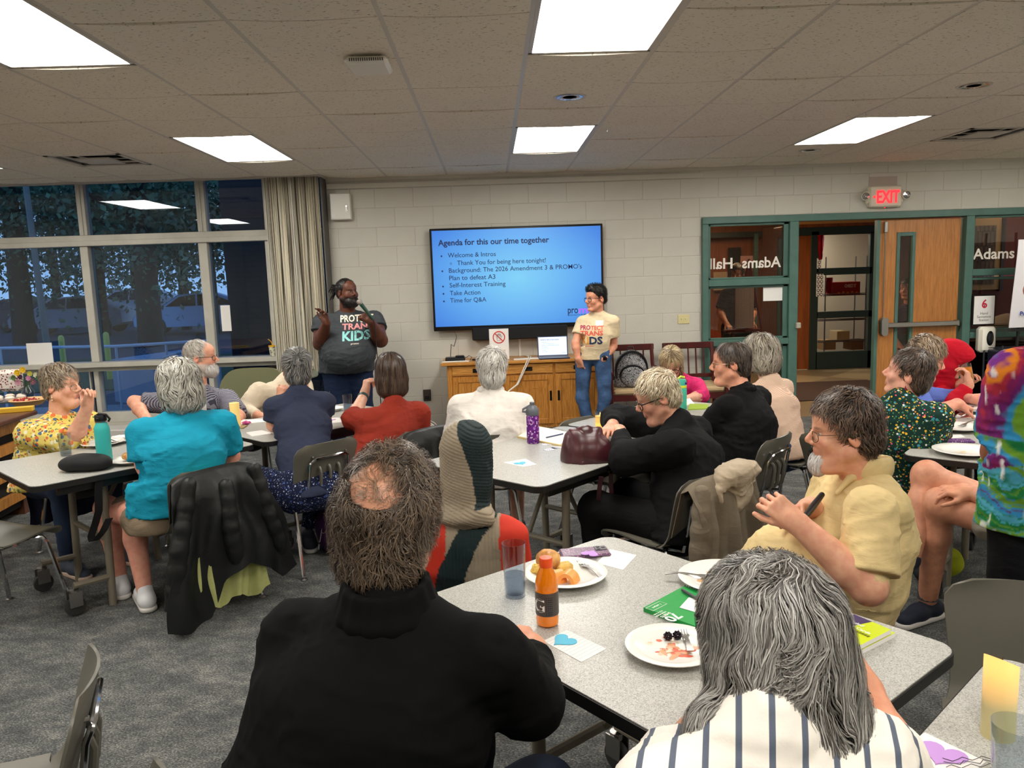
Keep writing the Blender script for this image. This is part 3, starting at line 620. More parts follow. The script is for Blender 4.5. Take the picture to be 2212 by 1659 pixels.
MB().box((a[0], 4.79, b[2]), (b[0], 4.89, a[2]), bev=.028).build('housing', mat('gloss_white', (232, 228, 214), .25), t, smooth=True, angle=60)
m_ = MB().frame(((a[0]*.42+b[0]*.58), 4.788, (a[2]*.55+b[2]*.45)), (1, 0, 0), (0, 0, 1)); m_.lathe([(0, .004), (.8, .004), (1, 0), (1, -.004)], n=28, sx=.038, sy=.078).build('window', mat('dark_window', (16, 18, 22), .15), t)
# pad on easel at right edge
a = ony(2196, 518, 4.55); b = ony(2187, 708, 4.55); t = thing('paper_pad', 'white easel paper pad hanging at the right edge of the photo', 'paper pad', (a[0]+.3, 4.55, b[2]))
def pf(u, v): return (a[0]+(-.03+.03*v)*(1-u)+u*.65, 4.55-.03*math.sin(v*2.2)+.01*math.sin(u*9+v*4), b[2]+(a[2]-b[2])*v)
MB().grid(pf, 14, 14, thick=.006).build('sheet', mat('pad_paper', (226, 224, 228), .45), t)
m_ = MB(); q = ony(2203, 681, 4.53); put_text(m_, 'Public', q, (1, 0, 0), (0, 0, 1), .055, bold=.03, extrude=.001); m_.build('lettering', mat('pad_blue', (36, 60, 140), .5), t, smooth=False)
m_ = MB(); q = ony(2206, 545, 4.52); m_.tube([q, q+(.12, 0, 0), q+(.10, 0, -.10), q+(.02, 0, -.06)], .004, 5, closed=True); m_.build('red_outline', mat('sign_red'), t, smooth=False)
ez = MB()
for dx in (.05, .6): ez.tube([(a[0]+dx, 4.58, 0), (a[0]+dx*.6+.13, 4.62, 1.9)], .015, 8)
ez.box((a[0], 4.56, b[2]-.04), (a[0]+.66, 4.62, b[2]-.01)); ez.build('easel_legs', black, t)
# ================================================================== hallway
tanw = mat('hall_tan_wall', (190, 140, 70), .7); redw = mat('hall_maroon_wall', (88, 34, 28), .7); brown = mat('hall_brown_wood', (130, 70, 28), .45, noise=.12, nscale=5, stretch=(5, 5, .5))
HY = 8.8
g = NG('hall_floor_tile'); ck = g.n('TexChecker', Scale=.9); g.l(g.coord((1, 1, 1), (0, 0, .78)), ck.inputs[0]); ck.inputs[1].default_value = lin((128, 112, 84)); ck.inputs[2].default_value = lin((156, 138, 104)); g.l(ck.outputs[0], g.b.inputs['Base Color']); g.b.inputs['Roughness'].default_value = .3
hfl = MB().box((1.9, 4.94, -.05), (9.5, 12, 0)).build('floor_2', g.m, smooth=False); tag(hfl, kind='structure')
tag(MB().box((1.9, 5.0, 2.5), (9.5, 12, 2.6)).build('ceiling_2', mat('hall_ceiling', (150, 140, 120), .9), smooth=False), kind='structure')
tag(MB().box((1.9, 5.1, 0), (2.0, HY, 2.5)).build('wall_hall_left', brown, smooth=False), kind='structure')
tag(MB().box((5.0, 5.9, 0), (9.5, 6.0, 2.5)).build('wall_hall_right', redw, smooth=False), kind='structure')
xl, zl = lookup_xz(1722, 640, HY); gx0, _ = lookup_xz(1757, 640, HY); gx1, _ = lookup_xz(1889, 640, HY); _, gtop = lookup_xz(1800, 497, HY)
tag(MB().box((1.9, HY, 0), (xl-.35, HY+.1, 2.5)).box((xl-.4, HY, gtop+.02), (9, HY+.1, 2.5)).build('wall_hall_back', brown, smooth=False), kind='structure')
tag(MB().box((1.9, HY-.02, gtop+.1), (9, HY, 2.5)).build('wall_hall_upper', tanw, smooth=False), kind='structure')
tag(MB().box((gx1+.05, HY, 0), (9.5, HY+.1, gtop+.1)).build('wall_hall_back_2', brown, smooth=False), kind='structure')
d = struct('door_3'); MB().box((xl-.35, HY-.02, .01), (gx0-.03, HY+.03, gtop-.03)).build('leaf', brown, d, smooth=False)
ds = struct('door_4')
def gp(n, p0, p1, y0=HY-.04, y1=HY+.04, m=greenD):
    a = ony(p0[0], p0[1], HY-.04); b = ony(p1[0], p1[1], HY-.04); MB().box((min(a[0], b[0]), y0, max(0, min(a[2], b[2]))), (max(a[0], b[0]), y1, max(a[2], b[2])), bev=.005).build(n, m, ds, smooth=False)
gp('stile', (1753, 500), (1764, 812)); gp('stile', (1881, 500), (1893, 812)); gp('top_rail', (1722, 492), (1893, 504)); gp('rail', (1764, 580), (1884, 591)); gp('rail', (1764, 674), (1884, 684)); gp('kick_panel', (1762, 761), (1884, 812))
a = ony(1764, 504, HY); b = ony(1884, 761, HY); MB().box((a[0], HY+.0, b[2]), (b[0], HY+.006, a[2])).build('pane', glassy('hall_glass', (225, 225, 225), .8), ds, smooth=False)
tag(MB().box((3.2, 5.9, .0), (5.0, 7.4, .012), bev=.004).build('door_mat', mat('brown_mat', (58, 40, 30), .95), smooth=False), 'dark brown mat on the hallway floor beyond the open door', 'mat')
# store room behind the hall door
RY = 10.6
tag(MB().box((3.0, RY, 0), (9, RY+.1, 2.6)).build('wall_store_back', mat('store_wall', (200, 190, 165), .8), smooth=False), kind='structure')
t = thing('wire_shelving', 'chrome wire shelving seen through the far glazed door', 'shelf', ony(1820, 760, 9.7)*V(1, 1, 0)); ch = mat('shelf_wire', (120, 116, 110), .3, .7)
a0 = ony(1766, 700, 9.7)[0]; a1 = ony(1884, 700, 9.7)[0]
for x in (a0+.12, a1-.12):
    for y in (9.7, 10.1): MB().tube([(x, y, 0), (x, y, 1.75)], .012, 8).build('post', ch, t)
for py in (591, 638, 692, 738):
    z = ony(1820, py, 9.7)[2]; m_ = MB()
    for y in np.linspace(9.68, 10.12, 9): m_.tube([(a0, y, z), (a1, y, z)], .004, 4)
    m_.tube([(a0, 9.68, z+.03), (a1, 9.68, z+.03)], .006, 4); zz = [(a0+(a1-a0)*i/40, 9.68, z+.03*(i % 2)) for i in range(41)]; m_.tube(zz, .003, 4); m_.build('wire_shelf', ch, t)
zS = ony(1820, 638, 9.7)[2]+.006
a = ony(1797, 610, 9.68); b = ony(1858, 636, 9.68); t = thing('snack_carton', 'red snack cracker carton on the wire shelf', 'box', (a[0], 9.7, zS)); rb = mat('carton_red', (132, 24, 22), .5)
MB().box((a[0], 9.68, zS), (b[0], 9.95, a[2]), bev=.004).build('carton', rb, t, smooth=False)
m_ = MB(); put_text(m_, 'CHEEZ IT', (a[0]+.07+(b[0]-a[0])*.3, 9.677, a[2]-.09), (1, 0, 0), (0, 0, 1), .07, bold=.02, width=(b[0]-a[0])*.4); m_.build('lettering', mat('carton_white', (210, 200, 190), .5), t, smooth=False)
for k in range(5):
    MB().frame((a[0]+.12+k*.075, 9.677, zS+.035+.012*(k % 2)), (1, 0, .3*(k-2)), (0, 0, 1)).box((-.016, -.014, 0), (.016, .014, .002)).build('cracker_print', mat('cracker', (204, 110, 40), .6), t, smooth=False)
for k, (pa, pb, lb) in enumerate((((1767, 508), (1779, 560), 'red foil garland hanging at the upper left of the far glazed door'), ((1783, 600), (1798, 637), 'red foil bag beside the snack carton on the shelf'))):
    a = ony(*pa, 8.7 if k == 0 else 9.72); b = ony(*pb, 8.7 if k == 0 else 9.72); cx_ = (a[0]+b[0])/2; w_ = (b[0]-a[0])/2
    m_ = MB().grid(lambda u, v: (cx_+w_*math.cos(u*2*PI)*(1-.5*v+.15*math.sin(u*31+v*9)), a[1]+w_*.5*math.sin(u*2*PI), b[2]*v+a[2]*(1-v)), 18, 12, wrapu=True)
    tag(m_.build('foil_garland' if k == 0 else 'foil_bag', mat('red_foil', (150, 10, 24), .18, .7)), lb, 'decoration')
for k, (pa, pb, lb) in enumerate((((1765, 558), (1774, 580), 'upper strip of patterned banner on the far glazed door'), ((1764, 592), (1778, 640), 'lower strip of patterned banner on the far glazed door'))):
    a = ony(*pa, 8.73); b = ony(*pb, 8.73); t = thing('paper_banner', lb, 'banner', (a[0], 8.73, b[2])); MB().box((a[0], 8.73, b[2]), (b[0], 8.735, a[2])).build('strip', paper, t, smooth=False)
    m_ = MB(); n = int((a[2]-b[2])/.065)+1
    for i in range(n):
        for j in range(1 if k == 0 else 2):
            c = (a[0]+(b[0]-a[0])*((.5) if k == 0 else (.27+.46*j)), 8.728, b[2]+.03+i*.065); m_.tube([(c[0]+.02*math.cos(q*PI/6), c[1], c[2]+.02*math.sin(q*PI/6)) for q in range(12)], .004, 4, closed=True)
            m_.box((c[0]-.008, 8.727, c[2]-.03), (c[0]+.008, 8.729, c[2]-.022))
    m_.build('badge_print', black, t, smooth=False)
for k in range(3):
    p = ony(1790+30*k, 755 if k != 1 else 735, 9.8); tag(MB().box((p[0]-.12, 9.75, max(0, p[2])), (p[0]+.1, 10.05, max(0, p[2])+.16), bev=.005).build('storage_box', mat('box_tan%d' % k, ((150, 120, 80), (180, 160, 120), (120, 90, 60))[k], .7), smooth=False), ('tan carton low on the wire shelving, left', 'pale carton on the middle of the wire shelving', 'brown carton low on the wire shelving, right')[k], 'box')
# notices on the hall wall seen through the left sidelight
def hall_card(pa, pb, Y, m, name, label, cat='sign', text=None, tm=None):
    a = ony(*pa, Y); b = ony(*pb, Y); t = thing(name, label, cat, (a[0], Y, b[2])); MB().box((a[0], Y, b[2]), (b[0], Y+.01, a[2])).build('card', m, t, smooth=False)
    if text:
        q = MB(); put_text(q, text, ((a[0]+b[0])/2, Y-.003, a[2]-.7*(a[2]-b[2])*.5-.02), (1, 0, 0), (0, 0, 1), (b[0]-a[0])*.22, align='CENTER', bold=.03, width=(b[0]-a[0])*.8); q.build('lettering', tm or black, t, smooth=False)
hall_card((1600, 553), (1629, 585), 8.7, mat('notice_pink', (196, 150, 140), .6), 'wall_notice', 'notice poster in the hall behind the left sidelight', text='NOTICE', tm=mat('sign_red'))
hall_card((1541, 588), (1571, 626), 8.7, mat('notice_cream', (170, 150, 120), .6), 'wall_card', 'pale card on the hall wall behind mirrored lettering')
hall_card((1573, 535), (1600, 640), 8.72, dark, 'door_lite', 'dark narrow door window seen through the left sidelight', 'window')
MBx = MB(); a = ony(1630, 505, 8.6); b = ony(1636, 740, 8.6); tag(MBx.box((a[0], 8.6, 0), (b[0], 8.66, a[2])).build('trim_5', green, smooth=False), kind='structure')
a = ony(1530, 503, 8.6); b = ony(1660, 510, 8.6); tag(MB().box((a[0]-.6, 8.62, b[2]), (b[0]+.4, 8.68, a[2])).build('trim_6', greenD, smooth=False), kind='structure')
# red easel with pad in the hall
t = thing('red_easel', 'dark red easel with a white pad standing in the hall', 'easel', ony(1612, 745, 6.2)*V(1, 1, 0)); rd = mat('easel_red', (126, 26, 30), .45)
T_ = ony(1618, 560, 6.3)
for p in ((1583, 735), (1652, 745), (1627, 735)): 
    q = ony(*p, 6.2 if p[0] != 1627 else 6.8); MB().tube([T_, T_+(q-T_)*1.25], .016, 8).build('leg', rd, t)
a = ony(1597, 615, 6.22); b = ony(1627, 708, 6.22)
MB().box((a[0]-.05, 6.20, b[2]), (b[0]+.0, 6.215, a[2])).build('paper_pad', paper, t, smooth=False)
a = ony(1565, 716, 6.15); b = ony(1640, 710, 6.15); MB().box((a[0], 6.1, a[2]-.01), (b[0], 6.2, a[2]+.02)).build('tray', rd, t, smooth=False)
# painting beyond the right sidelight
a = ony(2101, 470, 5.85); b = ony(2158, 625, 5.85); t = thing('framed_painting', 'tall abstract framed painting of dark upright shapes beyond the right sidelight', 'picture', (a[0], 5.85, b[2]))
MB().box((a[0]-.25, 5.86, b[2]), (b[0], 5.9, a[2])).build('mat_board', mat('mat_board', (150, 132, 98), .7), t, smooth=False)
g = NG('abstract_print'); br = g.n('TexBrick', Scale=1.0, Mortar__Size=.006, Brick__Width=.05, Row__Height=.17, Bias=.0); g.l(g.coord((1, 1, 1), (PI/2, 0, 0)), br.inputs[0]); nn = g.n('TexNoise', Scale=9.0); g.l(g.coord((3, 1, 1)), nn.inputs[0])
g.l(g.ramp(nn.outputs[0], [(.35, (54, 38, 30)), (.5, (104, 84, 62)), (.62, (70, 62, 56)), (.75, (140, 110, 60))]), br.inputs[1]); g.l(g.ramp(nn.outputs[0], [(.35, (90, 74, 60)), (.6, (36, 30, 28))]), br.inputs[2]); g.l(br.outputs[0], g.b.inputs['Base Color'])
aa = ony(2101, 488, 5.85); bb = ony(2147, 613, 5.85); MB().box((aa[0]-.2, 5.852, bb[2]), (bb[0], 5.858, aa[2])).build('print', g.m, t, smooth=False)
MB().box((b[0], 5.84, b[2]-.02), (b[0]+.04, 5.9, a[2]+.1)).build('frame', black, t, smooth=False)
p = ony(2175, 690, 5.3); m_ = MB().lathe([(0, 0), (.2, 0), (.22, .05), (.14, .13), (.05, .16), (0, .17)], (p[0], 5.3, p[2]-.1), 14, sy=.7); tag(m_.build('crumpled_bag', mat('bag_white', (176, 168, 158), .6)), 'crumpled pale bag beyond the right sidelight', 'bag')
tag(MB().box((5.0, 5.15, .0), (6.1, 5.5, .74), bev=.01).build('side_counter', mat('counter_dark', (50, 34, 28), .5), smooth=False), 'dark low counter behind the right sidelight', 'counter')
# wire cart in front of right sidelight, low dark
t = thing('wire_cart', 'dark wire-shelf cart low behind the red hooded person', 'cart', (5.3, 4.7, 0)); wm = mat('cart_wire', (70, 74, 84), .35, .7)
for x in (4.98, 5.7):
    for y in (4.5, 4.8): MB().tube([(x, y, 0), (x, y, .74)], .01, 6).build('post', wm, t)
for z in (.25, .42, .56, .70):
    m_ = MB()
    for y in np.linspace(4.5, 4.8, 5): m_.tube([(4.98, y, z), (5.7, y, z)], .004, 4)
    m_.build('shelf', wm, t)
MB().box((5.0, 4.6, .1), (5.68, 4.78, .68), bev=.01).build('blue_bin', mat('dark_blue_bin', (24, 30, 52), .4), t, smooth=False)
# hall lamps
for (x, y, e) in ((3.4, 6.6, 50), (5.8, 5.45, 9), (4.8, 9.8, 80), (2.9, 7.6, 30)):
    l = bpy.data.lights.new('hall_lamp', 'AREA'); l.size = .6; l.energy = e; l.color = (1, .78, .55) if y < 9 else (1, .92, .8); o = bpy.data.objects.new('hall_lamp', l); o.location = (x, y, 2.48); COL.objects.link(o)
# ================================================================== outside
gx = struct('ground'); 
MB().box((-60, 5.15, -.3), (20, 90, -.02)).build('asphalt', mat('asphalt', (74, 80, 88), .9, noise=.15, nscale=3), gx, smooth=False)
MB().box((-60, 9.5, -.2), (-2, 15.5, .0)).build('grass', mat('lawn', (52, 74, 44), .95, noise=.3, nscale=6), gx, smooth=False)
MB().box((-9, 5.2, -.3), (-1, 7.6, .02)).build('pavement', mat('concrete', (150, 152, 156), .9, noise=.06), gx, smooth=False)
g = NG('dark_brick'); br = g.n('TexBrick', Scale=1.0, Mortar__Size=.008, Brick__Width=.22, Row__Height=.075); g.l(g.coord((1, 1, 1), (PI/2, 0, 0)), br.inputs[0]); br.inputs[1].default_value = lin((58, 46, 44)); br.inputs[2].default_value = lin((48, 40, 40)); br.inputs[3].default_value = lin((34, 32, 32)); g.l(br.outputs[0], g.b.inputs['Base Color']); g.b.inputs['Roughness'].default_value = .9
xw = ony(476, 450, 8.2)[0]; t = MB().box((xw, 8.2, -.1), (1.5, 8.6, 4.5)).build('wall_exterior_wing', g.m, smooth=False); tag(t, kind='structure')
leafm = NG('leaf'); n1 = leafm.n('TexNoise', Scale=1.2); leafm.l(leafm.coord(), n1.inputs[0]); leafm.l(leafm.ramp(n1.outputs[0], [(.3, (44, 78, 66)), (.7, (96, 134, 96))]), leafm.b.inputs['Base Color']); leafm.b.inputs['Roughness'].default_value = .7; leafm = leafm.m
bark = mat('bark', (52, 44, 40), .95, bump=.8, bscale=12, bdist=.03)
def tree(x, y, h, r, seed, label, n=5200, lo=.22, tr=.28):
    rr = np.random.default_rng(seed); t = thing('shade_tree', label, 'tree', (x, y, 0), 'trees outside the window')
    m_ = MB().tube([(x, y, -.1), (x+.05, y, h*.3), (x-.1, y+.1, h*.6), (x, y, h*.85)], [tr, tr*.8, tr*.55, tr*.2], 10); m_.build('trunk', bark, t)
    m_ = MB()
    for k in range(7):
        a = 2*PI*k/7+seed; z = h*(.3+.06*k); m_.tube([(x, y, z), (x+r*.45*math.cos(a), y+r*.45*math.sin(a), z+h*.10), (x+r*.85*math.cos(a), y+r*.85*math.sin(a), z+h*.16)], [tr*.35, tr*.2, .03], 6)
    m_.build('branches', bark, t)
    cl = rr.normal(size=(46, 3)); cl /= np.linalg.norm(cl, axis=1, keepdims=True); cl *= rr.uniform(.35, 1, (46, 1)); cl = cl*V(r*.85, r*.85, h*(1-lo)*.5)+V(x, y, h*(.5+lo/2))
    P = cl[rr.integers(0, 46, n)]+rr.normal(size=(n, 3))*r*.19
    d1 = rr.normal(size=(n, 3)); d1 /= np.linalg.norm(d1, axis=1, keepdims=True); d2 = np.cross(d1, rr.normal(size=(n, 3))); d2 /= np.linalg.norm(d2, axis=1, keepdims=True); s = rr.uniform(.06, .13, (n, 1))
    vv = np.stack([P-d1*s, P+d2*s*.6, P+d1*s, P-d2*s*.6], 1).reshape(-1, 3); m_ = MB(); m_.v = [tuple(q) for q in vv]; m_.f = [(4*i, 4*i+1, 4*i+2, 4*i+3) for i in range(n)]; m_.mi = [0]*n
    tag(m_.build('foliage', leafm, t, smooth=False), kind='stuff')
for k, (px, Y, h, r, lb) in enumerate(((40, 22, 11, 4.2, 'large dark tree with thick trunk behind the leftmost window pane'), (215, 25, 11, 4.5, 'dark leafy tree left of the second window column'), (315, 19, 9.5, 3.6, 'broad trunk tree behind the middle window pane'), (395, 27, 12, 3.6, 'tree with gaps of sky above the small pale car'), (455, 24, 9, 2.6, 'thin tree next to the brick wing'), (120, 33, 12, 5.5, 'distant tree between two window mullions'), (290, 38, 10, 6, 'most distant tree across the parking lot'))):
    p = ony(px, 620, Y); tree(p[0], Y, h, r, k+1, lb, n=8000, lo=.14 if k in (0, 2) else .12, tr=.35 if k in (0, 2) else .2)
def car(px, Y, paint, label, rot=0.0, s=1.0):
    p = ony(px, 720, Y); t = thing('parked_car', label, 'car', (p[0], Y, -.02)); o = V(p[0], Y, -.02)
    prof = [(-2.0, .35), (-2.02, .62), (-1.85, .82), (-1.15, .95), (-.55, 1.38), (.55, 1.45), (1.25, 1.2), (1.75, 1.0), (2.0, .85), (2.03, .4), (1.7, .28), (-1.7, .28)]
    cs, sn = math.cos(rot), math.sin(rot)
    def W_(x, y, z): return (o[0]+s*(x*cs-y*sn), o[1]+s*(x*sn+y*cs), o[2]+s*z)
    m_ = MB(); n = len(prof); secs = [(-.86, .9), (-.78, 1), (.78, 1), (.86, .9)]; vs_ = []
    for yy, k in secs:
        for x, z in prof: f = (1 if z < .9 else (.86 if abs(yy) > .8 else 1)); vs_.append(W_(x*(.985 if k < 1 else 1), yy*(1-.22*max(0, z-.9)/.5), z*(1 if z < .9 else (.995 if k == 1 else .97))))
    fs_ = [(j*n+i, j*n+(i+1) % n, (j+1)*n+(i+1) % n, (j+1)*n+i) for j in range(3) for i in range(n)]+[tuple(range(n))[::-1], tuple(range(3*n, 4*n))]
    m_.add(vs_, fs_).build('body', paint, t)
    gm = mat('car_glass', (12, 18, 24), .08)
    for sd in (-1, 1): MB().add([W_(x, sd*(.875-.22*max(0, z-.9)/.5+.0), z) for x, z in ((-.95, .98), (-.5, 1.3), (.02, 1.36), (.02, .98))], [(0, 1, 2, 3)]).add([W_(x, sd*(.875-.22*max(0, z-.9)/.5), z) for x, z in ((.08, .98), (.08, 1.36), (.55, 1.36), (1.15, 1.1), (1.1, .98))], [(0, 1, 2, 3, 4)]).build('side_window', gm, t, smooth=False)
    for x in (-1.3, 1.28):
        for sd in (-1, 1): MB().frame(W_(x, sd*.8, .32), (cs, sn, 0), (0, 0, 1)).lathe([(0, -.1), (.32*s, -.1), (.33*s, -.06), (.33*s, .06), (.32*s, .1), (0, .1)], n=20).build('wheel', black, t)
car(432, 25.0, mat('car_paleblue', (150, 186, 222), .25, .2), 'pale blue small car outside the middle window pane', .25)
car(165, 27.0, mat('car_silver', (120, 124, 134), .3, .3), 'grey car outside the left window pane', .1)
car(60, 30.0, mat('car_maroon', (70, 50, 56), .3, .2), 'dark car farther outside the left window', 0)
car(300, 34.0, mat('car_white', (190, 194, 200), .3), 'white van-like car glimpsed between tree trunks', .05, 1.15)
for px, py, pb, lb in ((131, 724, 775, 'yellow bollard outside the left window pane'), (228, 717, 776, 'yellow bollard outside the middle window pane')):
    a = ony(px, py, 11.); b = ony(px+4, pb, 11.); t = thing('bollard', lb, 'bollard', (a[0], 11, 0), 'yellow bollards'); MB().lathe([(.05, -.05), (.05, a[2]-.05), (.04, a[2]-.02), (.02, a[2]-.004), (0, a[2])], (a[0], 11, 0), 16).build('post_sleeve', mat('bollard_yellow', (216, 208, 96), .5), t)
t = thing('handrail', 'white metal handrail running along the ramp outside', 'railing', (-5, 7, 0)); wr = mat('rail_white', (206, 212, 222), .4)
A_, B_ = ony(0, 752, 7.4), ony(250, 748, 7.2); C_ = ony(470, 735, 6.8)
MB().tube([A_+(A_-B_)*.5, A_, B_, C_], .02, 8).build('top_rail', wr, t); MB().tube([ony(350, 775, 6.2), ony(470, 735, 6.6)], .02, 8).build('lower_rail', wr, t)
for P_ in (A_, B_, (B_+C_)/2, C_): MB().tube([(P_[0], P_[1], -.1), P_], .016, 6).build('post', wr, t)
tag(MB().add([tuple(ony(240, 776, 7.8)), tuple(ony(470, 745, 7.8)), tuple(ony(470, 772, 7.0)), tuple(ony(330, 782, 7.0)), tuple(ony(240, 776, 7.8)-V(0, 0, .6)), tuple(ony(470, 745, 7.8)-V(0, 0, .6)), tuple(ony(470, 772, 7.0)-V(0, 0, .6)), tuple(ony(330, 782, 7.0)-V(0, 0, .6))], [(0, 3, 2, 1), (0, 1, 5, 4), (1, 2, 6, 5), (2, 3, 7, 6), (3, 0, 4, 7), (4, 5, 6, 7)]).build('concrete_ramp', mat('ramp', (150, 160, 176), .8), smooth=False), 'pale concrete ramp outside the middle window pane', 'ramp')
p = ony(70, 560, 13); tag(MB().tube([(p[0]+.1, 13, -.1), (p[0], 13, 6)], [.07, .05], 8).build('light_pole', mat('pole', (120, 124, 118), .7)), 'slim grey lamp pole outside the left window pane', 'pole')
# papers and cup on the sill
a = ony(56, 742, 4.9); b = ony(116, 783, 4.9); tag(MB().box((a[0], 4.9, .865), (b[0], 4.903, a[2])).build('sill_card', paper, smooth=False), 'blank white card standing on the left window sill', 'paper')
a = ony(475, 660, 4.985); b = ony(500, 715, 4.985); tag(MB().box((a[0], 4.993, b[2]), (b[0], 4.998, a[2])).build('taped_sheet', paper, smooth=False), 'tall narrow white sheet taped to the rightmost window pane', 'paper')
p = ony(591, 766, 4.9); t = thing('straw_cup', 'patterned cup with yellow lid and straw on the sill by the curtain', 'cup', (p[0], 4.9, .865)); yl = mat('cup_yellow', (236, 176, 30), .4)
MB().lathe([(.028, 0), (.038, .10)], (p[0], 4.88, .865), 18).build('cup_body', mat('cup_pattern', (190, 180, 150), .4, noise=.5, nscale=50), t); MB().lathe([(.040, .10), (.040, .115), (.0, .118)], (p[0], 4.88, .865), 18).build('lid', yl, t)
MB().tube([(p[0], 4.88, .98), (p[0]-.01, 4.88, 1.02), (p[0]-.04, 4.88, 1.045)], .004, 6).build('straw', yl, t)
# ================================================================== implicit-surface figures
def noise3(P, seed=0):
    """value noise in -1..1, P (n,3)"""
    P = np.asarray(P, np.float64); I = np.floor(P).astype(np.int64); F = P-I; F = F*F*(3-2*F); out = 0
    def h(a, b, c):
        n = (a*73856093) ^ (b*19349663) ^ (c*83492791) ^ (seed*2654435); n = (n ^ (n >> 13))*1274126177; n = n ^ (n >> 16); return (n & 0xffff)/32767.5-1
    for dx in (0, 1):
        wx = F[:, 0] if dx else 1-F[:, 0]
        for dy in (0, 1):
            wy = F[:, 1] if dy else 1-F[:, 1]
            for dz in (0, 1):
                wz = F[:, 2] if dz else 1-F[:, 2]; out = out+wx*wy*wz*h(I[:, 0]+dx, I[:, 1]+dy, I[:, 2]+dz)
    return out
class Sdf:
    """list of primitives joined by smooth minimum"""
    def __init__(s): s.p = []
    def seg(s, a, b, ra, rb=None, k=.02, side=None, q=1., sub=False, tag=0):
        a = np.asarray(a, float); b = np.asarray(b, float); rb = ra if rb is None else rb
        s.p.append(('s', a, b, ra, rb, k, None if side is None else nrm(side), q, sub, tag)); return s
    def ell(s, c, r, R=None, k=.02, sub=False, tag=0):
        s.p.append(('e', np.asarray(c, float), np.asarray(r, float), np.eye(3) if R is None else np.asarray(R, float), 0, k, None, 1, sub, tag)); return s
    def chain(s, pts, rs, k=.02, side=None, q=1., tag=0):
        for i in range(len(pts)-1):
            qq = q[i] if hasattr(q, '__len__') else q
            s.seg(pts[i], pts[i+1], rs[i], rs[i+1], k, side, qq, tag=tag)
        return s
    def bb(s, p):
        if p[0] == 's':
            m = max(p[3], p[4])*max(1, p[7]); return np.minimum(p[1], p[2])-m, np.maximum(p[1], p[2])+m
        m = p[2].max(); return p[1]-m, p[1]+m
    def ev(s, p, P):
        if p[0] == 's':
            a, b = p[1].astype(P.dtype), p[2].astype(P.dtype); ab = b-a; L = float(ab@ab)+1e-12; d = P-a; t = np.clip((d@ab)/L, 0, 1)
            v = d-t[..., None]*ab; r = p[3]+(p[4]-p[3])*t
            if p[6] is not None and p[7] != 1:
                sd = p[6].astype(P.dtype); x = v@sd; v = v-x[..., None]*sd; d2 = (v*v).sum(-1)+(x/p[7])**2; dd = np.sqrt(d2)-r
                return dd
            return np.sqrt((v*v).sum(-1))-r
        d = (P-p[1].astype(P.dtype))@p[3].T.astype(P.dtype); r = p[2].astype(P.dtype); k0 = np.sqrt(((d/r)**2).sum(-1)); k1 = np.sqrt(((d/(r*r))**2).sum(-1))+1e-9
        return k0*(k0-1)/k1
    def at(s, P, inflate=0):
        P = np.asarray(P, float); out = np.full(P.shape[:-1], 1.0)
        for p in s.p: out = s.comb(out, s.ev(p, P), p[5], p[8])
        return out-inflate
    @staticmethod
    def comb(a, b, k, sub):
        if sub: b = -b; h = np.clip(.5-.5*(a-b)/k, 0, 1); return a+(b-a)*h+k*h*(1-h)
        h = np.clip(.5+.5*(a-b)/k, 0, 1); return a+(b-a)*h-k*h*(1-h)
    def mesh(s, h, post=None, lo=None, hi=None, cut=None):
        """surface nets; returns verts, quads. post(P, d)->d; cut: list of (point, normal) half-spaces kept where (P-p).n<0"""
        B = [s.bb(p) for p in s.p if not p[8]]; l = np.min([b[0] for b in B], 0)-3*h; u = np.max([b[1] for b in B], 0)+3*h
        if lo is not None: l = np.maximum(l, lo)
        if hi is not None: u = np.minimum(u, hi)
        n = np.maximum(np.ceil((u-l)/h).astype(int)+1, 4); ax = [(l[i]+h*np.arange(n[i])).astype(np.float32) for i in range(3)]
        D = np.full(n, .08, np.float32)
        for p in s.p:
            a, b = s.bb(p); m = p[5]+4*h; i0 = np.clip(((a-m-l)/h).astype(int), 0, n-1); i1 = np.clip(np.ceil((b+m-l)/h).astype(int)+1, 1, n)
            if (i1 <= i0).any(): continue
            sl = tuple(slice(i0[i], i1[i]) for i in range(3)); X = np.stack(np.meshgrid(*[ax[i][sl[i]] for i in range(3)], indexing='ij'), -1)
            D[sl] = s.comb(D[sl], s.ev(p, X).astype(np.float32), p[5], p[8])
        if cut:
            X = np.stack(np.meshgrid(*ax, indexing='ij'), -1)
            for c, nn in cut: D = np.maximum(D, ((X-np.asarray(c, np.float32))@nrm(nn).astype(np.float32)))
        if post is not None:
            idx = np.nonzero(np.abs(D) < .03); X = np.stack([ax[i][idx[i]] for i in range(3)], -1).astype(float); D[idx] = post(X, D[idx])
        D[0] = D[-1] = .1; D[:, 0] = D[:, -1] = .1; D[:, :, 0] = D[:, :, -1] = .1
        return nets(D, l, h)
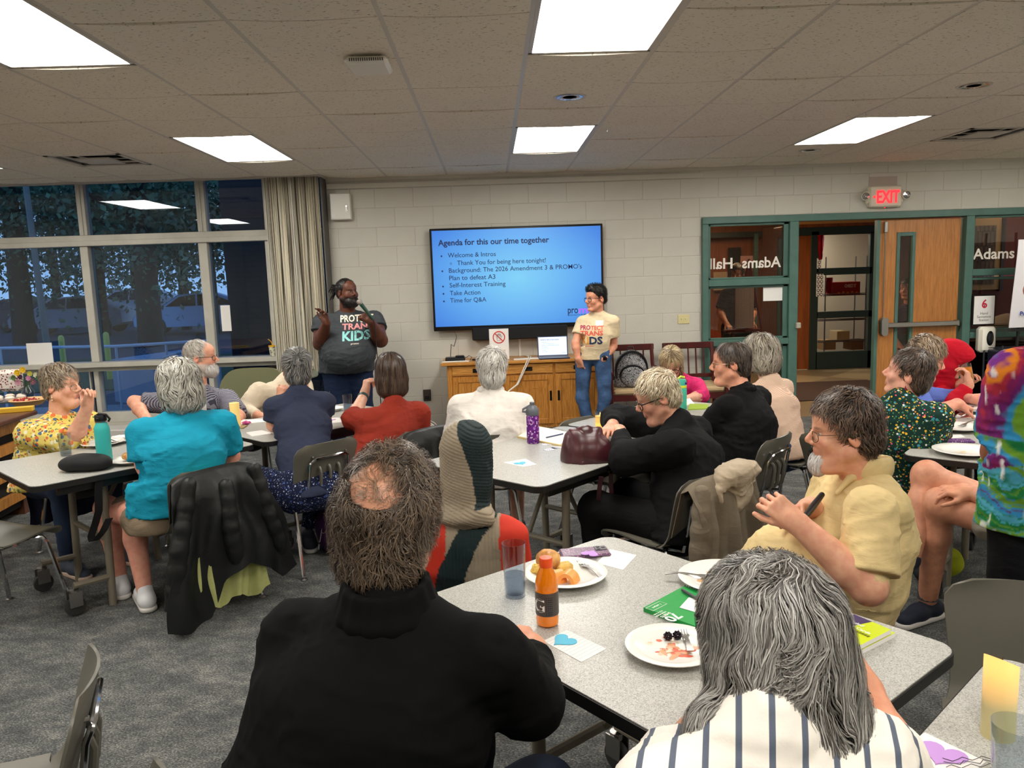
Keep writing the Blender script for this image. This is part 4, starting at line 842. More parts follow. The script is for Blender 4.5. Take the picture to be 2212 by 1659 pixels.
def nets(D, l, h):
    S = D < 0; c = np.zeros(tuple(x-1 for x in D.shape), np.int8); N = [x-1 for x in D.shape]
    for dx in (0, 1):
        for dy in (0, 1):
            for dz in (0, 1): c += S[dx:dx+N[0], dy:dy+N[1], dz:dz+N[2]]
    I = np.argwhere((c > 0) & (c < 8)); 
    if len(I) == 0: return np.zeros((0, 3)), np.zeros((0, 4), int)
    idx = -np.ones(N, np.int64); idx[tuple(I.T)] = np.arange(len(I))
    acc = np.zeros((len(I), 3)); cnt = np.zeros(len(I)); C8 = [(a, b, c_) for a in (0, 1) for b in (0, 1) for c_ in (0, 1)]
    val = {k: D[I[:, 0]+k[0], I[:, 1]+k[1], I[:, 2]+k[2]].astype(float) for k in C8}
    for k in C8:
        for ax in range(3):
            if k[ax]: continue
            k2 = list(k); k2[ax] = 1; k2 = tuple(k2); a, b = val[k], val[k2]; m = (a < 0) != (b < 0)
            t = np.where(m, a/np.where(m, a-b, 1), 0); p = np.zeros((len(I), 3)); p += k; p[:, ax] += t; acc[m] += p[m]; cnt[m] += 1
    v = l+h*(I+acc/cnt[:, None]); Q = []
    for ax in range(3):
        o1, o2 = (ax+1) % 3, (ax+2) % 3; sl = [slice(None)]*3; sl2 = [slice(None)]*3; sl[ax] = slice(0, -1); sl2[ax] = slice(1, None)
        a, b = S[tuple(sl)], S[tuple(sl2)]; E = np.argwhere(a != b); E = E[(E[:, o1] > 0) & (E[:, o2] > 0) & (E[:, o1] < N[o1]) & (E[:, o2] < N[o2])]
        if not len(E): continue
        ins = a[tuple(E.T)]; e1 = np.zeros(3, int); e1[o1] = 1; e2 = np.zeros(3, int); e2[o2] = 1
        q = np.stack([idx[tuple((E-e1-e2).T)], idx[tuple((E-e2).T)], idx[tuple(E.T)], idx[tuple((E-e1).T)]], 1)
        q[~ins] = q[~ins][:, ::-1]; Q.append(q)
    Q = np.concatenate(Q); return v, Q[(Q >= 0).all(1)]
def relax(v, q, it=1, f=.5):
    for _ in range(it):
        s = np.zeros_like(v); c = np.zeros(len(v))
        for a, b in ((0, 1), (1, 2), (2, 3), (3, 0)):
            np.add.at(s, q[:, a], v[q[:, b]]); np.add.at(s, q[:, b], v[q[:, a]]); np.add.at(c, q[:, a], 1); np.add.at(c, q[:, b], 1)
        v = v*(1-f)+f*s/np.maximum(c, 1)[:, None]
    return v
def vnormals(v, q):
    n = np.cross(v[q[:, 2]]-v[q[:, 0]], v[q[:, 3]]-v[q[:, 1]]); N = np.zeros_like(v)
    for k in range(4): np.add.at(N, q[:, k], n)
    return N/(np.linalg.norm(N, axis=1, keepdims=True)+1e-12)
def npmesh(name, parts, mats, parent, colors=None, smooth=True, kind=None):
    """parts: list of (verts, faces(quads array), mat index)"""
    off = np.array(parent['_o']); vs = np.concatenate([p[0] for p in parts])-off; fs, mi, k = [], [], 0
    for p in parts: fs.append(np.asarray(p[1])+k); mi.append(np.full(len(p[1]), p[2])); k += len(p[0])
    me = bpy.data.meshes.new(name); F = np.concatenate(fs) if all(f.shape[1] == 4 for f in fs) else None
    me.vertices.add(len(vs)); me.vertices.foreach_set('co', vs.ravel()); me.loops.add(F.size); me.loops.foreach_set('vertex_index', F.ravel())
    me.polygons.add(len(F)); me.polygons.foreach_set('loop_start', np.arange(len(F))*4); me.polygons.foreach_set('loop_total', np.full(len(F), 4)); me.polygons.foreach_set('material_index', np.concatenate(mi))
    for m_ in (mats if isinstance(mats, (list, tuple)) else [mats]): me.materials.append(m_)
    me.update(calc_edges=True)
    if smooth: me.shade_smooth()
    if colors is not None:
        ca = me.color_attributes.new('Col', 'FLOAT_COLOR', 'POINT'); ca.data.foreach_set('color', np.concatenate([colors, np.ones((len(colors), 1))], 1).ravel())
    o = bpy.data.objects.new(name, me); COL.objects.link(o); o.parent = parent; o['_o'] = parent['_o']
    if kind: o['kind'] = kind
    return o
# ---- materials of people
def vmat(name, rough=.5, spec=.4, bump=.0, bscale=200, sss=0, mot=.0):
    if name in MATS: return MATS[name]
    g = NG(name); a = g.n('VertexColor', _layer_name='Col'); cc = a.outputs[0]
    if mot:
        t = g.n('TexNoise', Scale=38.0, Detail=3.0); g.l(g.coord(), t.inputs[0]); cc = g.mix(mot, cc, g.ramp(t.outputs[0], [(.35, (150, 84, 66)), (.65, (255, 226, 205))]), 'OVERLAY')
    g.l(cc, g.b.inputs['Base Color']); g.b.inputs['Roughness'].default_value = rough; g.b.inputs['Specular IOR Level'].default_value = spec
    if bump: t = g.n('TexNoise', Scale=float(bscale), Detail=3.0); g.l(g.coord(), t.inputs[0]); g.bump(t.outputs[0], bump, .001)
    MATS[name] = g.m; return g.m
skinm = vmat('skin', .48, .4, .25, 160, mot=.16); hairm = vmat('hair', .42, .5)
def fabric(name, c, rough=.85, bump=.25, bscale=420, noise=.05, sheen=.1, stretch=(1, 1, 1)):
    new = name not in MATS; m = mat(name, c, rough, 0, noise, 9, bump, bscale, .0012, spec=.2, stretch=stretch)
    if new:
        t = m.node_tree; b1 = next(n for n in t.nodes if n.type == 'BUMP'); tc_ = t.nodes.new('ShaderNodeTexCoord'); mp = t.nodes.new('ShaderNodeMapping'); mp.inputs['Scale'].default_value = (1, 1, 2.6); nz = t.nodes.new('ShaderNodeTexNoise'); nz.inputs['Scale'].default_value = 11; nz.inputs['Detail'].default_value = 3; nz.inputs['Distortion'].default_value = 1.2
        b2 = t.nodes.new('ShaderNodeBump'); b2.inputs['Strength'].default_value = .32; b2.inputs['Distance'].default_value = .012; t.links.new(tc_.outputs['Object'], mp.inputs[0]); t.links.new(mp.outputs[0], nz.inputs['Vector']); t.links.new(nz.outputs[0], b2.inputs['Height']); t.links.new(b2.outputs[0], b1.inputs['Normal'])
    return m
def frame_of(fwd, up=(0, 0, 1)):
    f = nrm(fwd); r = nrm(np.cross(f, up)); u = np.cross(r, f); return np.array([r, f, u])   # rows: right, forward, up
def LINC(c): return np.array(lin(c)[:3])
# ---- head
def head_sdf(S, c, R, s, neckb, fem=False, chub=0.0, neckr=.056):
    W_ = lambda x, y, z: c+s*np.array([x, y, z])@R
    e = lambda p, r, k=.012, **kw: S.ell(W_(*p), np.array(r)*s, R, k, **kw)
    g = lambda a, b, ra, rb, k=.01, **kw: S.seg(W_(*a), W_(*b), ra*s, rb*s, k, **kw)
    e((0, -.014, .036), (.077, .097, .086)); e((0, .030, -.030), (.060+.008*chub, .066, .078), .02)
    e((0, .045, .045), (.062, .048, .05), .02)
    for x in (-1, 1):
        g((x*.052, -.002, -.055), (x*.020, .066, -.098), .022+.008*chub, .018+.006*chub, .018)
        e((x*.036, .064, -.026), (.026+.006*chub, .022, .024+.006*chub), .015)
        g((x*.012, .085, .022), (x*.040, .073, .024), .0085, .007, .010)
        e((x*.031, .098, .003), (.0165, .013, .0115), .010, sub=True)
        e((x*.0115, .101, -.028), (.0095, .010, .008), .006)
        Re = np.array([[1, 0, 0], [0, .94, -.34], [0, .34, .94]])@R
        S.ell(W_(x*.080, -.012, -.006), s*np.array([.0085, .019, .033]), Re, .006); S.ell(W_(x*.088, -.006, -.002), s*np.array([.007, .010, .018]), Re, .004, sub=True)
    e((0, .076, -.098), (.022, .019, .018), .016)
    g((0, .088, .016), (0, .112, -.018), .0075, .0115, .008)
    g((-.016, .090, -.055), (.016, .090, -.055), .0065, .0065, .008); g((-.013, .089, -.066), (.013, .089, -.066), .0075, .0075, .007)
    g((-.021, .099, -.0605), (.021, .099, -.0605), .0022, .0022, .003, sub=True)
    if chub: e((0, .045, -.115), (.045, .045, .025*chub+.01), .03)
    S.seg(W_(0, -.022, -.06), neckb, (.052 if not fem else .047)*s*(1+.15*chub), neckr*s*(1+.12*chub), .03)
    return W_
def skin_colors(v, W_, s, base, R, c, brow=(90, 70, 60), beard=None, bald=None):
    b = LINC(base); col = np.repeat(b[None], len(v), 0); L = ((v-c)@R.T)/s
    def blob(p, r, t, a):
        d = np.sqrt((((L-np.array(p))/np.array(r))**2).sum(1)); m = np.clip(1.35-d, 0, 1)[:, None]*a; col[:] = col*(1-m)+LINC(t)*m if isinstance(t, tuple) else col*(1-m)+t*m
    warm = b*np.array([1.08, .72, .68]); lip = b*np.array([.85, .48, .48])
    for x in (-1, 1): blob((x*.037, .075, -.03), (.022, .03, .02), warm, .45); blob((x*.085, -.01, -.005), (.02, .03, .036), warm, .35)
    blob((0, .112, -.02), (.014, .02, .016), warm, .4); blob((0, .098, -.061), (.024, .014, .0105), lip, .85)
    for x in (-1, 1):
        blob((x*.031, .088, .024), (.019, .02, .0045), brow, .8); blob((x*.031, .085, .004), (.018, .02, .010), b*.6, .35)
    if beard is not None:
        zz = L[:, 2]; yy = L[:, 1]; m = ((zz < -.038) & (zz > -.14) & (yy > -.01))*np.clip((-.038-zz)/.02+.3, 0, 1)*(1-np.exp(-(((L-np.array([0, .098, -.061]))/np.array([.02, .02, .008]))**2).sum(1)))
        m = m[:, None]*.9; col[:] = col*(1-m)+LINC(beard)*m
    return col
# ---- hand: local x across palm toward thumb side, y along fingers, z back of the hand
def hand_sdf(S, wrist, fdir, back, left=False, curl=(25, 30, 35, 40), bend=(1, 1, .7), thumb=(.6, .35), s=1.0, spread=1.0):
    y = nrm(fdir); z = nrm(np.asarray(back, float)-y*(np.asarray(back, float)@y)); x = np.cross(y, z)*(1 if not left else -1); o = np.asarray(wrist, float)
    W_ = lambda a, b, c: o+s*(a*x+b*y+c*z)
    S.seg(W_(0, -.02, 0), W_(0, .02, 0), .025*s, .024*s, .012, side=x, q=1.15)
    for k, xx in enumerate((.030, .011, -.009, -.028)):
        S.seg(W_(xx*.6, .012, 0), W_(xx, .078-.004*abs(k-1), .002), .0135*s, .0115*s, .012)
    S.ell(W_(.026, .03, -.008), s*np.array([.016, .028, .014]), np.array([x, y, z]), .012); S.ell(W_(-.024, .03, -.006), s*np.array([.012, .03, .012]), np.array([x, y, z]), .012)
    Ls = ((.040, .024, .020), (.044, .028, .021), (.041, .026, .020), (.032, .019, .018)); tips = []
    for k, xx in enumerate((.030, .011, -.009, -.028)):
        p = W_(xx, .080-.004*abs(k-1), .002); a = 0; sp = math.radians((7, 2, -3, -9)[k])*spread; d0 = math.cos(sp)*y+math.sin(sp)*x; r = (.0088, .0090, .0086, .0076)[k]
        for j in range(3):
            a += math.radians(curl[k])*bend[j]; d = math.cos(a)*d0-math.sin(a)*z; q = p+s*Ls[k][j]*d; S.seg(p, q, (r+.0004-.0006*j)*s, (r-.0008-.0006*j)*s, .003); p = q
        tips.append(p)
    t0 = W_(.022, .008, -.006); d = nrm(thumb[0]*x+.75*y-thumb[1]*z); t1 = t0+s*.044*d; d2 = nrm(d+.35*y-.15*x*thumb[0]-.1*z); t2 = t1+s*.032*d2; t3 = t2+s*.026*nrm(d2+.25*y-.3*x*thumb[0])
    S.seg(t0, t1, .0150*s, .0115*s, .010); S.seg(t1, t2, .0105*s, .0098*s, .005); S.seg(t2, t3, .0098*s, .0078*s, .004)
    return tips, t3
def arm_chain(S, sh, el, wr, ru, re, rw, k=.02):
    S.seg(sh, el, ru, re, k); m = el+(wr-el)*.28; S.seg(el, m, re, re*1.02, k); S.seg(m, wr, re*1.02, rw, k)
# ---- hair
def strands(roots, normals, flow, L, n, width, W0, S, col1, col2, wav=.25, lift=.004, jitter=.3, rng=None, seg=5, curl=0.0, fall=0.0, cdist=None, colf=None):
    """ribbon locks that run over the surface given by sdf S; flow(P)->dir"""
    rng = rng or RNG; i = rng.integers(0, len(roots), n); P = roots[i]+rng.normal(size=(n, 3))*.002; N = normals[i]; Ls = L*rng.uniform(.6, 1.1, n) if np.isscalar(L) else L[i]*rng.uniform(.7, 1.1, n)
    st = Ls/seg; pts = [P+N*.001]; jit = rng.normal(size=(n, 3))*jitter; d = None; ph = rng.uniform(0, 6.28, n); tz = nrm(rng.normal(size=3))
    side = np.cross(N, flow(P)+jit*.3); side /= np.linalg.norm(side, axis=1, keepdims=True)+1e-9; sides = [side]; off = rng.uniform(.0, lift, n)
    for j in range(seg):
        Q = pts[-1]; e = 1e-3; d0 = S.at(Q); G_ = np.stack([S.at(Q+np.eye(3)[k]*e)-d0 for k in range(3)], 1)/e; G_ /= np.linalg.norm(G_, axis=1, keepdims=True)+1e-9
        f = flow(Q)+jit*.5+V(0, 0, -1)*fall*j/seg+wav*side*(1.5*noise3(Q*26, 5)+.9*noise3(Q*60+7, 6))[:, None]
        f -= G_*(f*G_).sum(1, keepdims=True)*np.clip(1-np.abs(d0)/.05, 0, 1)[:, None]; f /= np.linalg.norm(f, axis=1, keepdims=True)+1e-9
        Q2 = Q+f*st[:, None]; d1 = S.at(Q2); tgt = off+curl*st*np.abs(np.sin(ph+j*1.3))*1.2; pull = np.where(d1 < tgt, tgt-d1, (tgt-d1)*.5*(1 if fall == 0 else .12)); Q2 = Q2+G_*pull[:, None]
        pts.append(Q2); sd = np.cross(G_, f); sd /= np.linalg.norm(sd, axis=1, keepdims=True)+1e-9; sides.append(sd); side = sd
    Pn = np.stack(pts, 1); Sd = np.stack(sides, 1); t = np.linspace(0, 1, seg+1); wd = width*rng.uniform(.6, 1.3, n)[:, None]*(W0+(1-W0)*np.sin(np.clip(t*1.15, 0, 1)*PI*.93+.2))[None]
    wd[:, -1] *= .25; A = Pn-Sd*wd[..., None]*.5; B = Pn+Sd*wd[..., None]*.5; vv = np.stack([A, B], 2).reshape(-1, 3); K = 2*(seg+1)
    q = np.array([[2*j, 2*j+1, 2*j+3, 2*j+2] for j in range(seg)]); F = (np.arange(n)[:, None, None]*K+q[None]).reshape(-1, 4)
    mix = np.clip(rng.uniform(0, 1, n)**1.6*.75+.30*noise3(P*40, 12)+.08, 0, 1)[:, None] if colf is None else colf(pts[0], rng)[:, None]; c = LINC(col1)*(1-mix)+LINC(col2)*mix; c = np.repeat(c, K, 0); return vv, F, c
# ================================================================== people builder
def proj(p):
    d = np.asarray(p, float)-CAM; z = d@CF; return 1106+FPX*(d@CR)/z, 829.5-FPX*(d@CU)/z
def pz(px, Y, z):
    """point at depth Y and height z that shows in image column px"""
    py = 900.
    for _ in range(8):
        q = ony(px, py, Y); py2 = proj((q[0], Y, z))[1]; py = py2
    q = ony(px, py, Y); return V(q[0], Y, z)
def fold_post(amp, seed, c=None, vert=1.0, hz=1.0):
    def f(X, D):
        wp = noise3(X*6, seed+4)[:, None]*V(.5, .5, .9)
        a = noise3(X*V(8, 8, 30*hz)+wp*2, seed); b = noise3(X*13+3.3, seed+1); c_ = noise3(X*V(22*vert, 22*vert, 6)+wp, seed+2); d_ = noise3(X*V(14, 14, 46*hz)+wp*3, seed+3)
        cr = lambda q, w: np.clip(1-np.abs(q)/w, 0, 1)**1.5
        return D-amp*.75*(.25*b+.85*cr(a, .34)+.5*cr(c_, .26)+.6*cr(d_, .34)-.35)
    return f
class Person:
    def __init__(s, label, base, skin=(214, 160, 132), res=1.0):
        s.root = thing('person', label, 'person', (base[0], base[1], 0)); s.skin = skin; s.res = res; s.skinparts = []; s.skincol = []
    def head(s, c, look, up=(0, 0, 1), sc=.97, neck=None, h=.0045, brow=(80, 62, 52), beard=None, fem=False, chub=0., neckr=.056, ears=True):
        s.c = np.asarray(c, float); s.R = frame_of(look, up); s.sc = sc; s.nb = s.c-s.R[2]*.0-V(0, 0, .19*sc)-s.R[1]*.045 if neck is None else np.asarray(neck, float)
        s.S = Sdf(); s.W = head_sdf(s.S, s.c, s.R, sc, s.nb-V(0, 0, .05), fem, chub, neckr)
        v, q = s.S.mesh(h*s.res); v = relax(v, q, 1, .3); s.skinparts.append((v, q, 0)); s.skincol.append(skin_colors(v, s.W, sc, s.skin, s.R, s.c, brow, beard)); s.hs = v; s.hq = q
    def eyes(s, iris=(70, 50, 35)):
        for x in (-1, 1):
            m_ = MB(); c = s.W(x*.031, .0725, .003); m_.frame(c, s.R[0], s.R[2], s.R[1]); m_.M = (np.array(c), np.array([s.R[0], s.R[2], s.R[1]]))
            r = .0112*s.sc; m_.lathe([(r*math.sin(a), r*math.cos(a)) for a in np.linspace(.001, 2.2, 9)], n=12, m=0); m_.lathe([(0, r*1.03), (.0052*s.sc, r*.93)], n=12, m=1)
            m_.build('eye', [mat('eye_white', (190, 182, 174), .2), mat('iris_%d_%d' % iris[:2], iris, .1)], s.root)
    def arm(s, sh, el, wr, hand=None, ru=.048, re=.041, rw=.029, left=False, h=.004, upper=.4, sc=1.0):
        """skin from part-way down the upper arm to the fingertips"""
        S = Sdf(); sh, el, wr = map(lambda a: np.asarray(a, float), (sh, el, wr)); a = sh+(el-sh)*upper
        arm_chain(S, a, el, wr, ru, re, rw)
        if hand is not None:
            hd = dict(hand); fd = nrm(hd.pop('d')); bk = hd.pop('b'); S.seg(wr, wr+fd*.02, rw, rw*.95, .01); hand_sdf(S, wr+fd*.012, fd, bk, left, s=sc*.97, **hd)
        v, q = S.mesh(h*s.res); v = relax(v, q, 1, .25); s.skinparts.append((v, q, 0)); b = LINC(s.skin); col = np.repeat(b[None], len(v), 0)
        n = noise3(v*60, 9)[:, None]; n2 = noise3(v*170, 3)[:, None]; col *= 1+.10*n*np.array([.3, 1, 1])-.10*np.clip(n2-.35, 0, 1)*np.array([.6, 1, 1.2]); s.skincol.append(np.clip(col, 0, 1))
    def leg_skin(s, hip, kn, an, r=(.085, .06, .04), h=.008):
        S = Sdf(); hip, kn, an = map(np.asarray, (hip, kn, an)); m_ = kn+(an-kn)*.32; S.seg(hip, kn, r[0], r[1], .03); S.seg(kn, m_, r[1]*.9, r[1]*.95, .03); S.seg(m_, an, r[1]*.95, r[2], .03); S.ell(kn+V(0, 0, .01), (r[1], r[1], r[1]*1.05), None, .03)
        v, q = S.mesh(h*s.res); v = relax(v, q, 1, .4); s.skinparts.append((v, q, 0)); s.skincol.append(np.repeat(LINC(s.skin)[None], len(v), 0)*(1+.06*noise3(v*30, 4)[:, None]))
    def cloth(s, name, S, m, h=.009, post=None, cut=None, col=None, rel=1, label=None):
        v, q = S.mesh(h*s.res, post, cut=cut); v = relax(v, q, rel, .35); o = npmesh(name, [(v, q, 0)], m, s.root, colors=col(v) if col else None)
        if label: o['label'] = label
        return o, v, q
    def torso(s, tf, hip, sw=.40, rc=.115, rw=.12, rh=.13, q=1.42, nb=None, belly=0., bust=0., lo=0., hunch=0., slope=.05, qs=None):
        """returns an Sdf of the clothed trunk and shoulder points (right,left)"""
        nb = s.nb if nb is None else np.asarray(nb, float); tf = nrm(V(tf[0], tf[1], 0)); side = np.cross(tf, (0, 0, 1)); hip = np.asarray(hip, float)
        sw = sw-.065; top = nb-V(0, 0, .10)+tf*.0; ax = top-hip; waist = hip+ax*.38+tf*.015*(1-hunch)-tf*hunch*.03; chest = hip+ax*.76-tf*hunch*.05; T = Sdf()
        bot = hip-nrm(ax)*lo
        T.seg(bot, waist, rh, rw, .05, side, q); T.seg(waist, chest, rw, rc, .05, side, q); T.seg(chest, top, rc, rc*.72, .05, side, q*1.05)
        s.shR = nb-V(0, 0, slope+.03)+side*sw/2; s.shL = nb-V(0, 0, slope+.03)-side*sw/2
        T.seg(s.shR-side*.035, s.shL+side*.035, .050, .050, .05); T.seg(nb+V(0, 0, .002), s.shR-side*.035+V(0, 0, .002), .046, .046, .045); T.seg(nb+V(0, 0, .002), s.shL+side*.035+V(0, 0, .002), .046, .046, .045)
        if belly: T.ell(hip+ax*.28+tf*(rw*.75+belly*.3), (rw*1.15, rw*1.15, rw*1.1), None, .08)
        if bust:
            for x in (-1, 1): T.ell(chest+side*x*.075+tf*(rc*.62)-V(0, 0, .0), (bust, bust, bust), None, .05)
        s.tf, s.side, s.hip, s.chest, s.top, s.waist = tf, side, hip, chest, top, waist; return T
    def sleeve(s, T, sh, el, wr=None, f=1.0, r0=.068, r1=.06, k=.035, rw=.042):
        """f<=1: upper arm fraction, f>1: continues down the forearm. Returns cut"""
        sh, el = np.asarray(sh, float), np.asarray(el, float)
        if f <= 1: e = sh+(el-sh)*f; T.seg(sh, e+nrm(e-sh)*.02, r0, r1, k); return (e, nrm(el-sh), r1+.02)
        wr = np.asarray(wr, float); T.seg(sh, el, r0, r1, k); e = el+(wr-el)*(f-1); T.seg(el, e+nrm(e-el)*.02, r1*.97, rw, .02); return (e, nrm(wr-el), rw+.02)
    @staticmethod
    def posts(cuts, fold=None):
        def f(X, D):
            if fold is not None: D = fold(X, D)
            for e, d, r in cuts:
                w_ = X-e; t = w_@d; pr = np.linalg.norm(w_-t[:, None]*d, axis=1); m = (t > -.004) & (t < .1) & (pr < r+.012); D = np.where(m, np.maximum(D, t+.003), D)
            return D
        return f
    def legs(s, kR, aR, kL, aL, m, rt=.082, rk=.062, ra=.048, name='trousers', f=1.0, h=.010, amp=.004, seed=3, hipw=.09, zc=None, hipr=.125):
        L = Sdf(); hR, hL = s.hip+s.side*hipw+V(0, 0, -.01), s.hip-s.side*hipw+V(0, 0, -.01); L.seg(s.hip+s.side*.06, s.hip-s.side*.06, hipr, hipr, .06)
        cuts = []
        for hp, kn, an in ((hR, kR, aR), (hL, kL, aL)):
            kn, an = np.asarray(kn, float), np.asarray(an, float); L.seg(hp, kn if f > 1 else hp+(kn-hp)*f, rt*1.1, rk if f > 1 else rk*1.2, .04)
            if f > 1: e = kn+(an-kn)*(f-1); L.seg(kn, e+nrm(an-kn)*.02, rk, ra, .03); cuts.append((e, nrm(an-kn), ra+.02))
            else: cuts.append((hp+(kn-hp)*f, nrm(kn-hp), rk*1.2+.03))
        return s.cloth(name, L, m, h, s.posts(cuts, fold_post(amp, seed)), cut=zc)[0]
    def shoe(s, an, d, m, sole=None, L=.27, name='shoe'):
        an = np.asarray(an, float); d = nrm(V(d[0], d[1], 0)); side = np.cross(d, (0, 0, 1)); S = Sdf(); z0_ = .018; hl = V(an[0], an[1], 0)-d*.055
        S.seg(hl+V(0, 0, z0_+.03), hl+d*L*.45+V(0, 0, z0_+.03), .038, .037, .03); S.seg(hl+d*L*.45+V(0, 0, z0_+.028), hl+d*(L-.06)+V(0, 0, z0_+.015), .038, .034, .03); S.seg(hl+d*.03+V(0, 0, .05), hl+d*.045+V(0, 0, .10), .038, .036, .03)
        v, q = S.mesh(.007, cut=[(V(0, 0, z0_), (0, 0, -1))]); o = npmesh(name, [(v, q, 0)], m, s.root)
        S2 = Sdf(); S2.seg(hl+V(0, 0, .014), hl+d*(L-.055)+V(0, 0, .014), .042, .040, .02); v, q = S2.mesh(.007, cut=[(V(0, 0, .001), (0, 0, -1)), (V(0, 0, .026), (0, 0, 1))])
        off = np.array(s.root['_o']); o2 = npmesh('sole', [(v, q, 0)], sole or mat('sole_white', (205, 200, 195), .7), s.root); o2.parent = o; return o
    def finish(s):
        o = npmesh('body', s.skinparts, skinm, s.root, colors=np.concatenate(s.skincol)); return s.root
    # hair ------------------------------------------------------
    def hair(s, blobs, c1, c2, n=1500, L=.06, w=.003, flow='down', base_dark=.6, wav=.25, lift=.006, jit=.3, seg=5, curl=0., fall=0., keep=None, name='hair', seed=1, h=.005, lump=.004, lfreq=60, colf=None, crown=(0, -.04, .12)):
        """blobs: list of ellipsoids/segs in head coordinates forming the mass; keep(L)->mask of root points (head coords)"""
        H = Sdf(); sc = s.sc
        for b in blobs:
            if b[0] == 'e': H.ell(s.W(*b[1]), np.array(b[2])*sc, s.R, b[3] if len(b) > 3 else .02)
            elif b[0] == 's': H.seg(s.W(*b[1]), s.W(*b[2]), b[3]*sc, b[4]*sc, .02)
            else: H.ell(s.W(*b[1]), np.array(b[2])*sc, s.R, .012, sub=True)
        ls = seed
        def post(X, D):
            Lc = ((X-s.c)@s.R.T)/sc
            D = D+lump*noise3(X*lfreq, ls)+lump*.6*noise3(X*lfreq*2.3, ls+2)
            if keep is not None: D = np.maximum(D, -keep(Lc)*sc)
            return D
        v, q = H.mesh(h*s.res, post); N = vnormals(v, q); Lc = ((v-s.c)@s.R.T)/sc
        cr = np.array(crown)
        def flo(P):
            Q = ((P-s.c)@s.R.T)/sc; d = Q-cr
            if flow == 'down': d = d*V(.8, .8, 1)+V(0, -.02, -.10)
            elif flow == 'crown': d = d+V(0, -.0, -.02)
            elif flow == 'back': d = V(0, -1, -.35)+0*d
            elif flow == 'front': d = V(.25, .6, -.5)+d*3
            elif callable(flow): d = flow(Q)
            d = d/(np.linalg.norm(d, axis=1, keepdims=True)+1e-9); return d@s.R
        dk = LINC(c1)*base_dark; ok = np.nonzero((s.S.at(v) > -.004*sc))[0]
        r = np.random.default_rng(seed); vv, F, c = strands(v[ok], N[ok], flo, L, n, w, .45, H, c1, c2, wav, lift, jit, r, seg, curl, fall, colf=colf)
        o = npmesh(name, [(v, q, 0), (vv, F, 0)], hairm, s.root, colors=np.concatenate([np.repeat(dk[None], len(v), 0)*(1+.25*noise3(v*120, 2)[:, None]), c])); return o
    def glasses(s, m, rim=.0016, wd=.026, ht=.019, half=False, lens=True):
        W_ = s.W; m_ = MB()
        for x in (-1, 1):
            P_ = [W_(x*(.032+wd*math.copysign(abs(math.cos(a))**.75, math.cos(a))), .101-.010*abs(math.cos(a))*(1 if math.cos(a) > 0 else .2), .0-.003+ht*math.copysign(abs(math.sin(a))**.75, math.sin(a))) for a in np.linspace(0, 2*PI, 22, endpoint=False)]
            m_.tube(P_, rim, 6, closed=True); m_.tube([W_(x*(.032+wd), .092, .006), W_(x*.077, .072, .008), W_(x*.083, .0, .006), W_(x*.080, -.022, -.006)], rim, 6)
        m_.tube([W_(-.007, .101, .003), W_(0, .106, .006), W_(.007, .101, .003)], rim, 6); o = m_.build('glasses', m, s.root)
        if lens:
            for x in (-1, 1):
                l_ = MB(); P_ = [W_(x*(.032+wd*.95*math.cos(a)), .1-.006*abs(math.cos(a)), -.003+ht*.95*math.sin(a)) for a in np.linspace(0, 2*PI, 14, endpoint=False)]; l_.add(P_, [tuple(range(14))]).build('lens', glassy('lens_glass', (240, 240, 240), .9), o, smooth=False)
        return o
    def on_surface(s, ob, mb_v, mb_f, origin, xd, yd, nd, lift=.0015, name='print', mats=None, mi=None):
        """projects flat print (x,y coords) onto garment along nd"""
        me = ob.data; off = np.array(ob['_o']); n = len(me.vertices); co = np.empty(n*3); me.vertices.foreach_get('co', co); co = co.reshape(-1, 3)+off
        bv = BVHTree.FromPolygons([tuple(x) for x in co], [tuple(p.vertices) for p in me.polygons]); out = []
        bm = bmesh.new(); vs_ = [bm.verts.new((x, y, 0)) for x, y in mb_v]
        for k, f in enumerate(mb_f):
            try: fc = bm.faces.new([vs_[i] for i in f]); fc.material_index = mi[k] if mi is not None else 0
            except ValueError: pass
        bmesh.ops.triangulate(bm, faces=bm.faces[:])
        for _ in range(3):
            ed = [e for e in bm.edges if e.calc_length() > .02]
            if not ed: break
            bmesh.ops.subdivide_edges(bm, edges=ed, cuts=1); bmesh.ops.triangulate(bm, faces=bm.faces[:])
        xd, yd, nd = nrm(xd), nrm(yd), nrm(nd)
        for v in bm.verts:
            p = np.array(origin)+xd*v.co.x+yd*v.co.y; st = p+nd*.25; hit = bv.ray_cast(Vector(st), Vector(-nd), .6); q = np.array(hit[0])+nd*lift if hit[0] is not None else p; v.co = Vector(q-off)
        m2 = bpy.data.meshes.new(name); bm.to_mesh(m2); bm.free()
        for m_ in (mats if isinstance(mats, (list, tuple)) else [mats]): m2.materials.append(m_)
        o = bpy.data.objects.new(name, m2); COL.objects.link(o); o.parent = s.root; o['_o'] = s.root['_o']; return o
def name_tag(p, ob, origin, xd, yd, nd, w_=.075, hgt=.05, txt=None):
    mb_v = [(-w_/2, -hgt/2), (w_/2, -hgt/2), (w_/2, hgt/2), (-w_/2, hgt/2)]; p.on_surface(ob, mb_v, [(0, 1, 2, 3)], origin, xd, yd, nd, .004, 'name_sticker', paper)
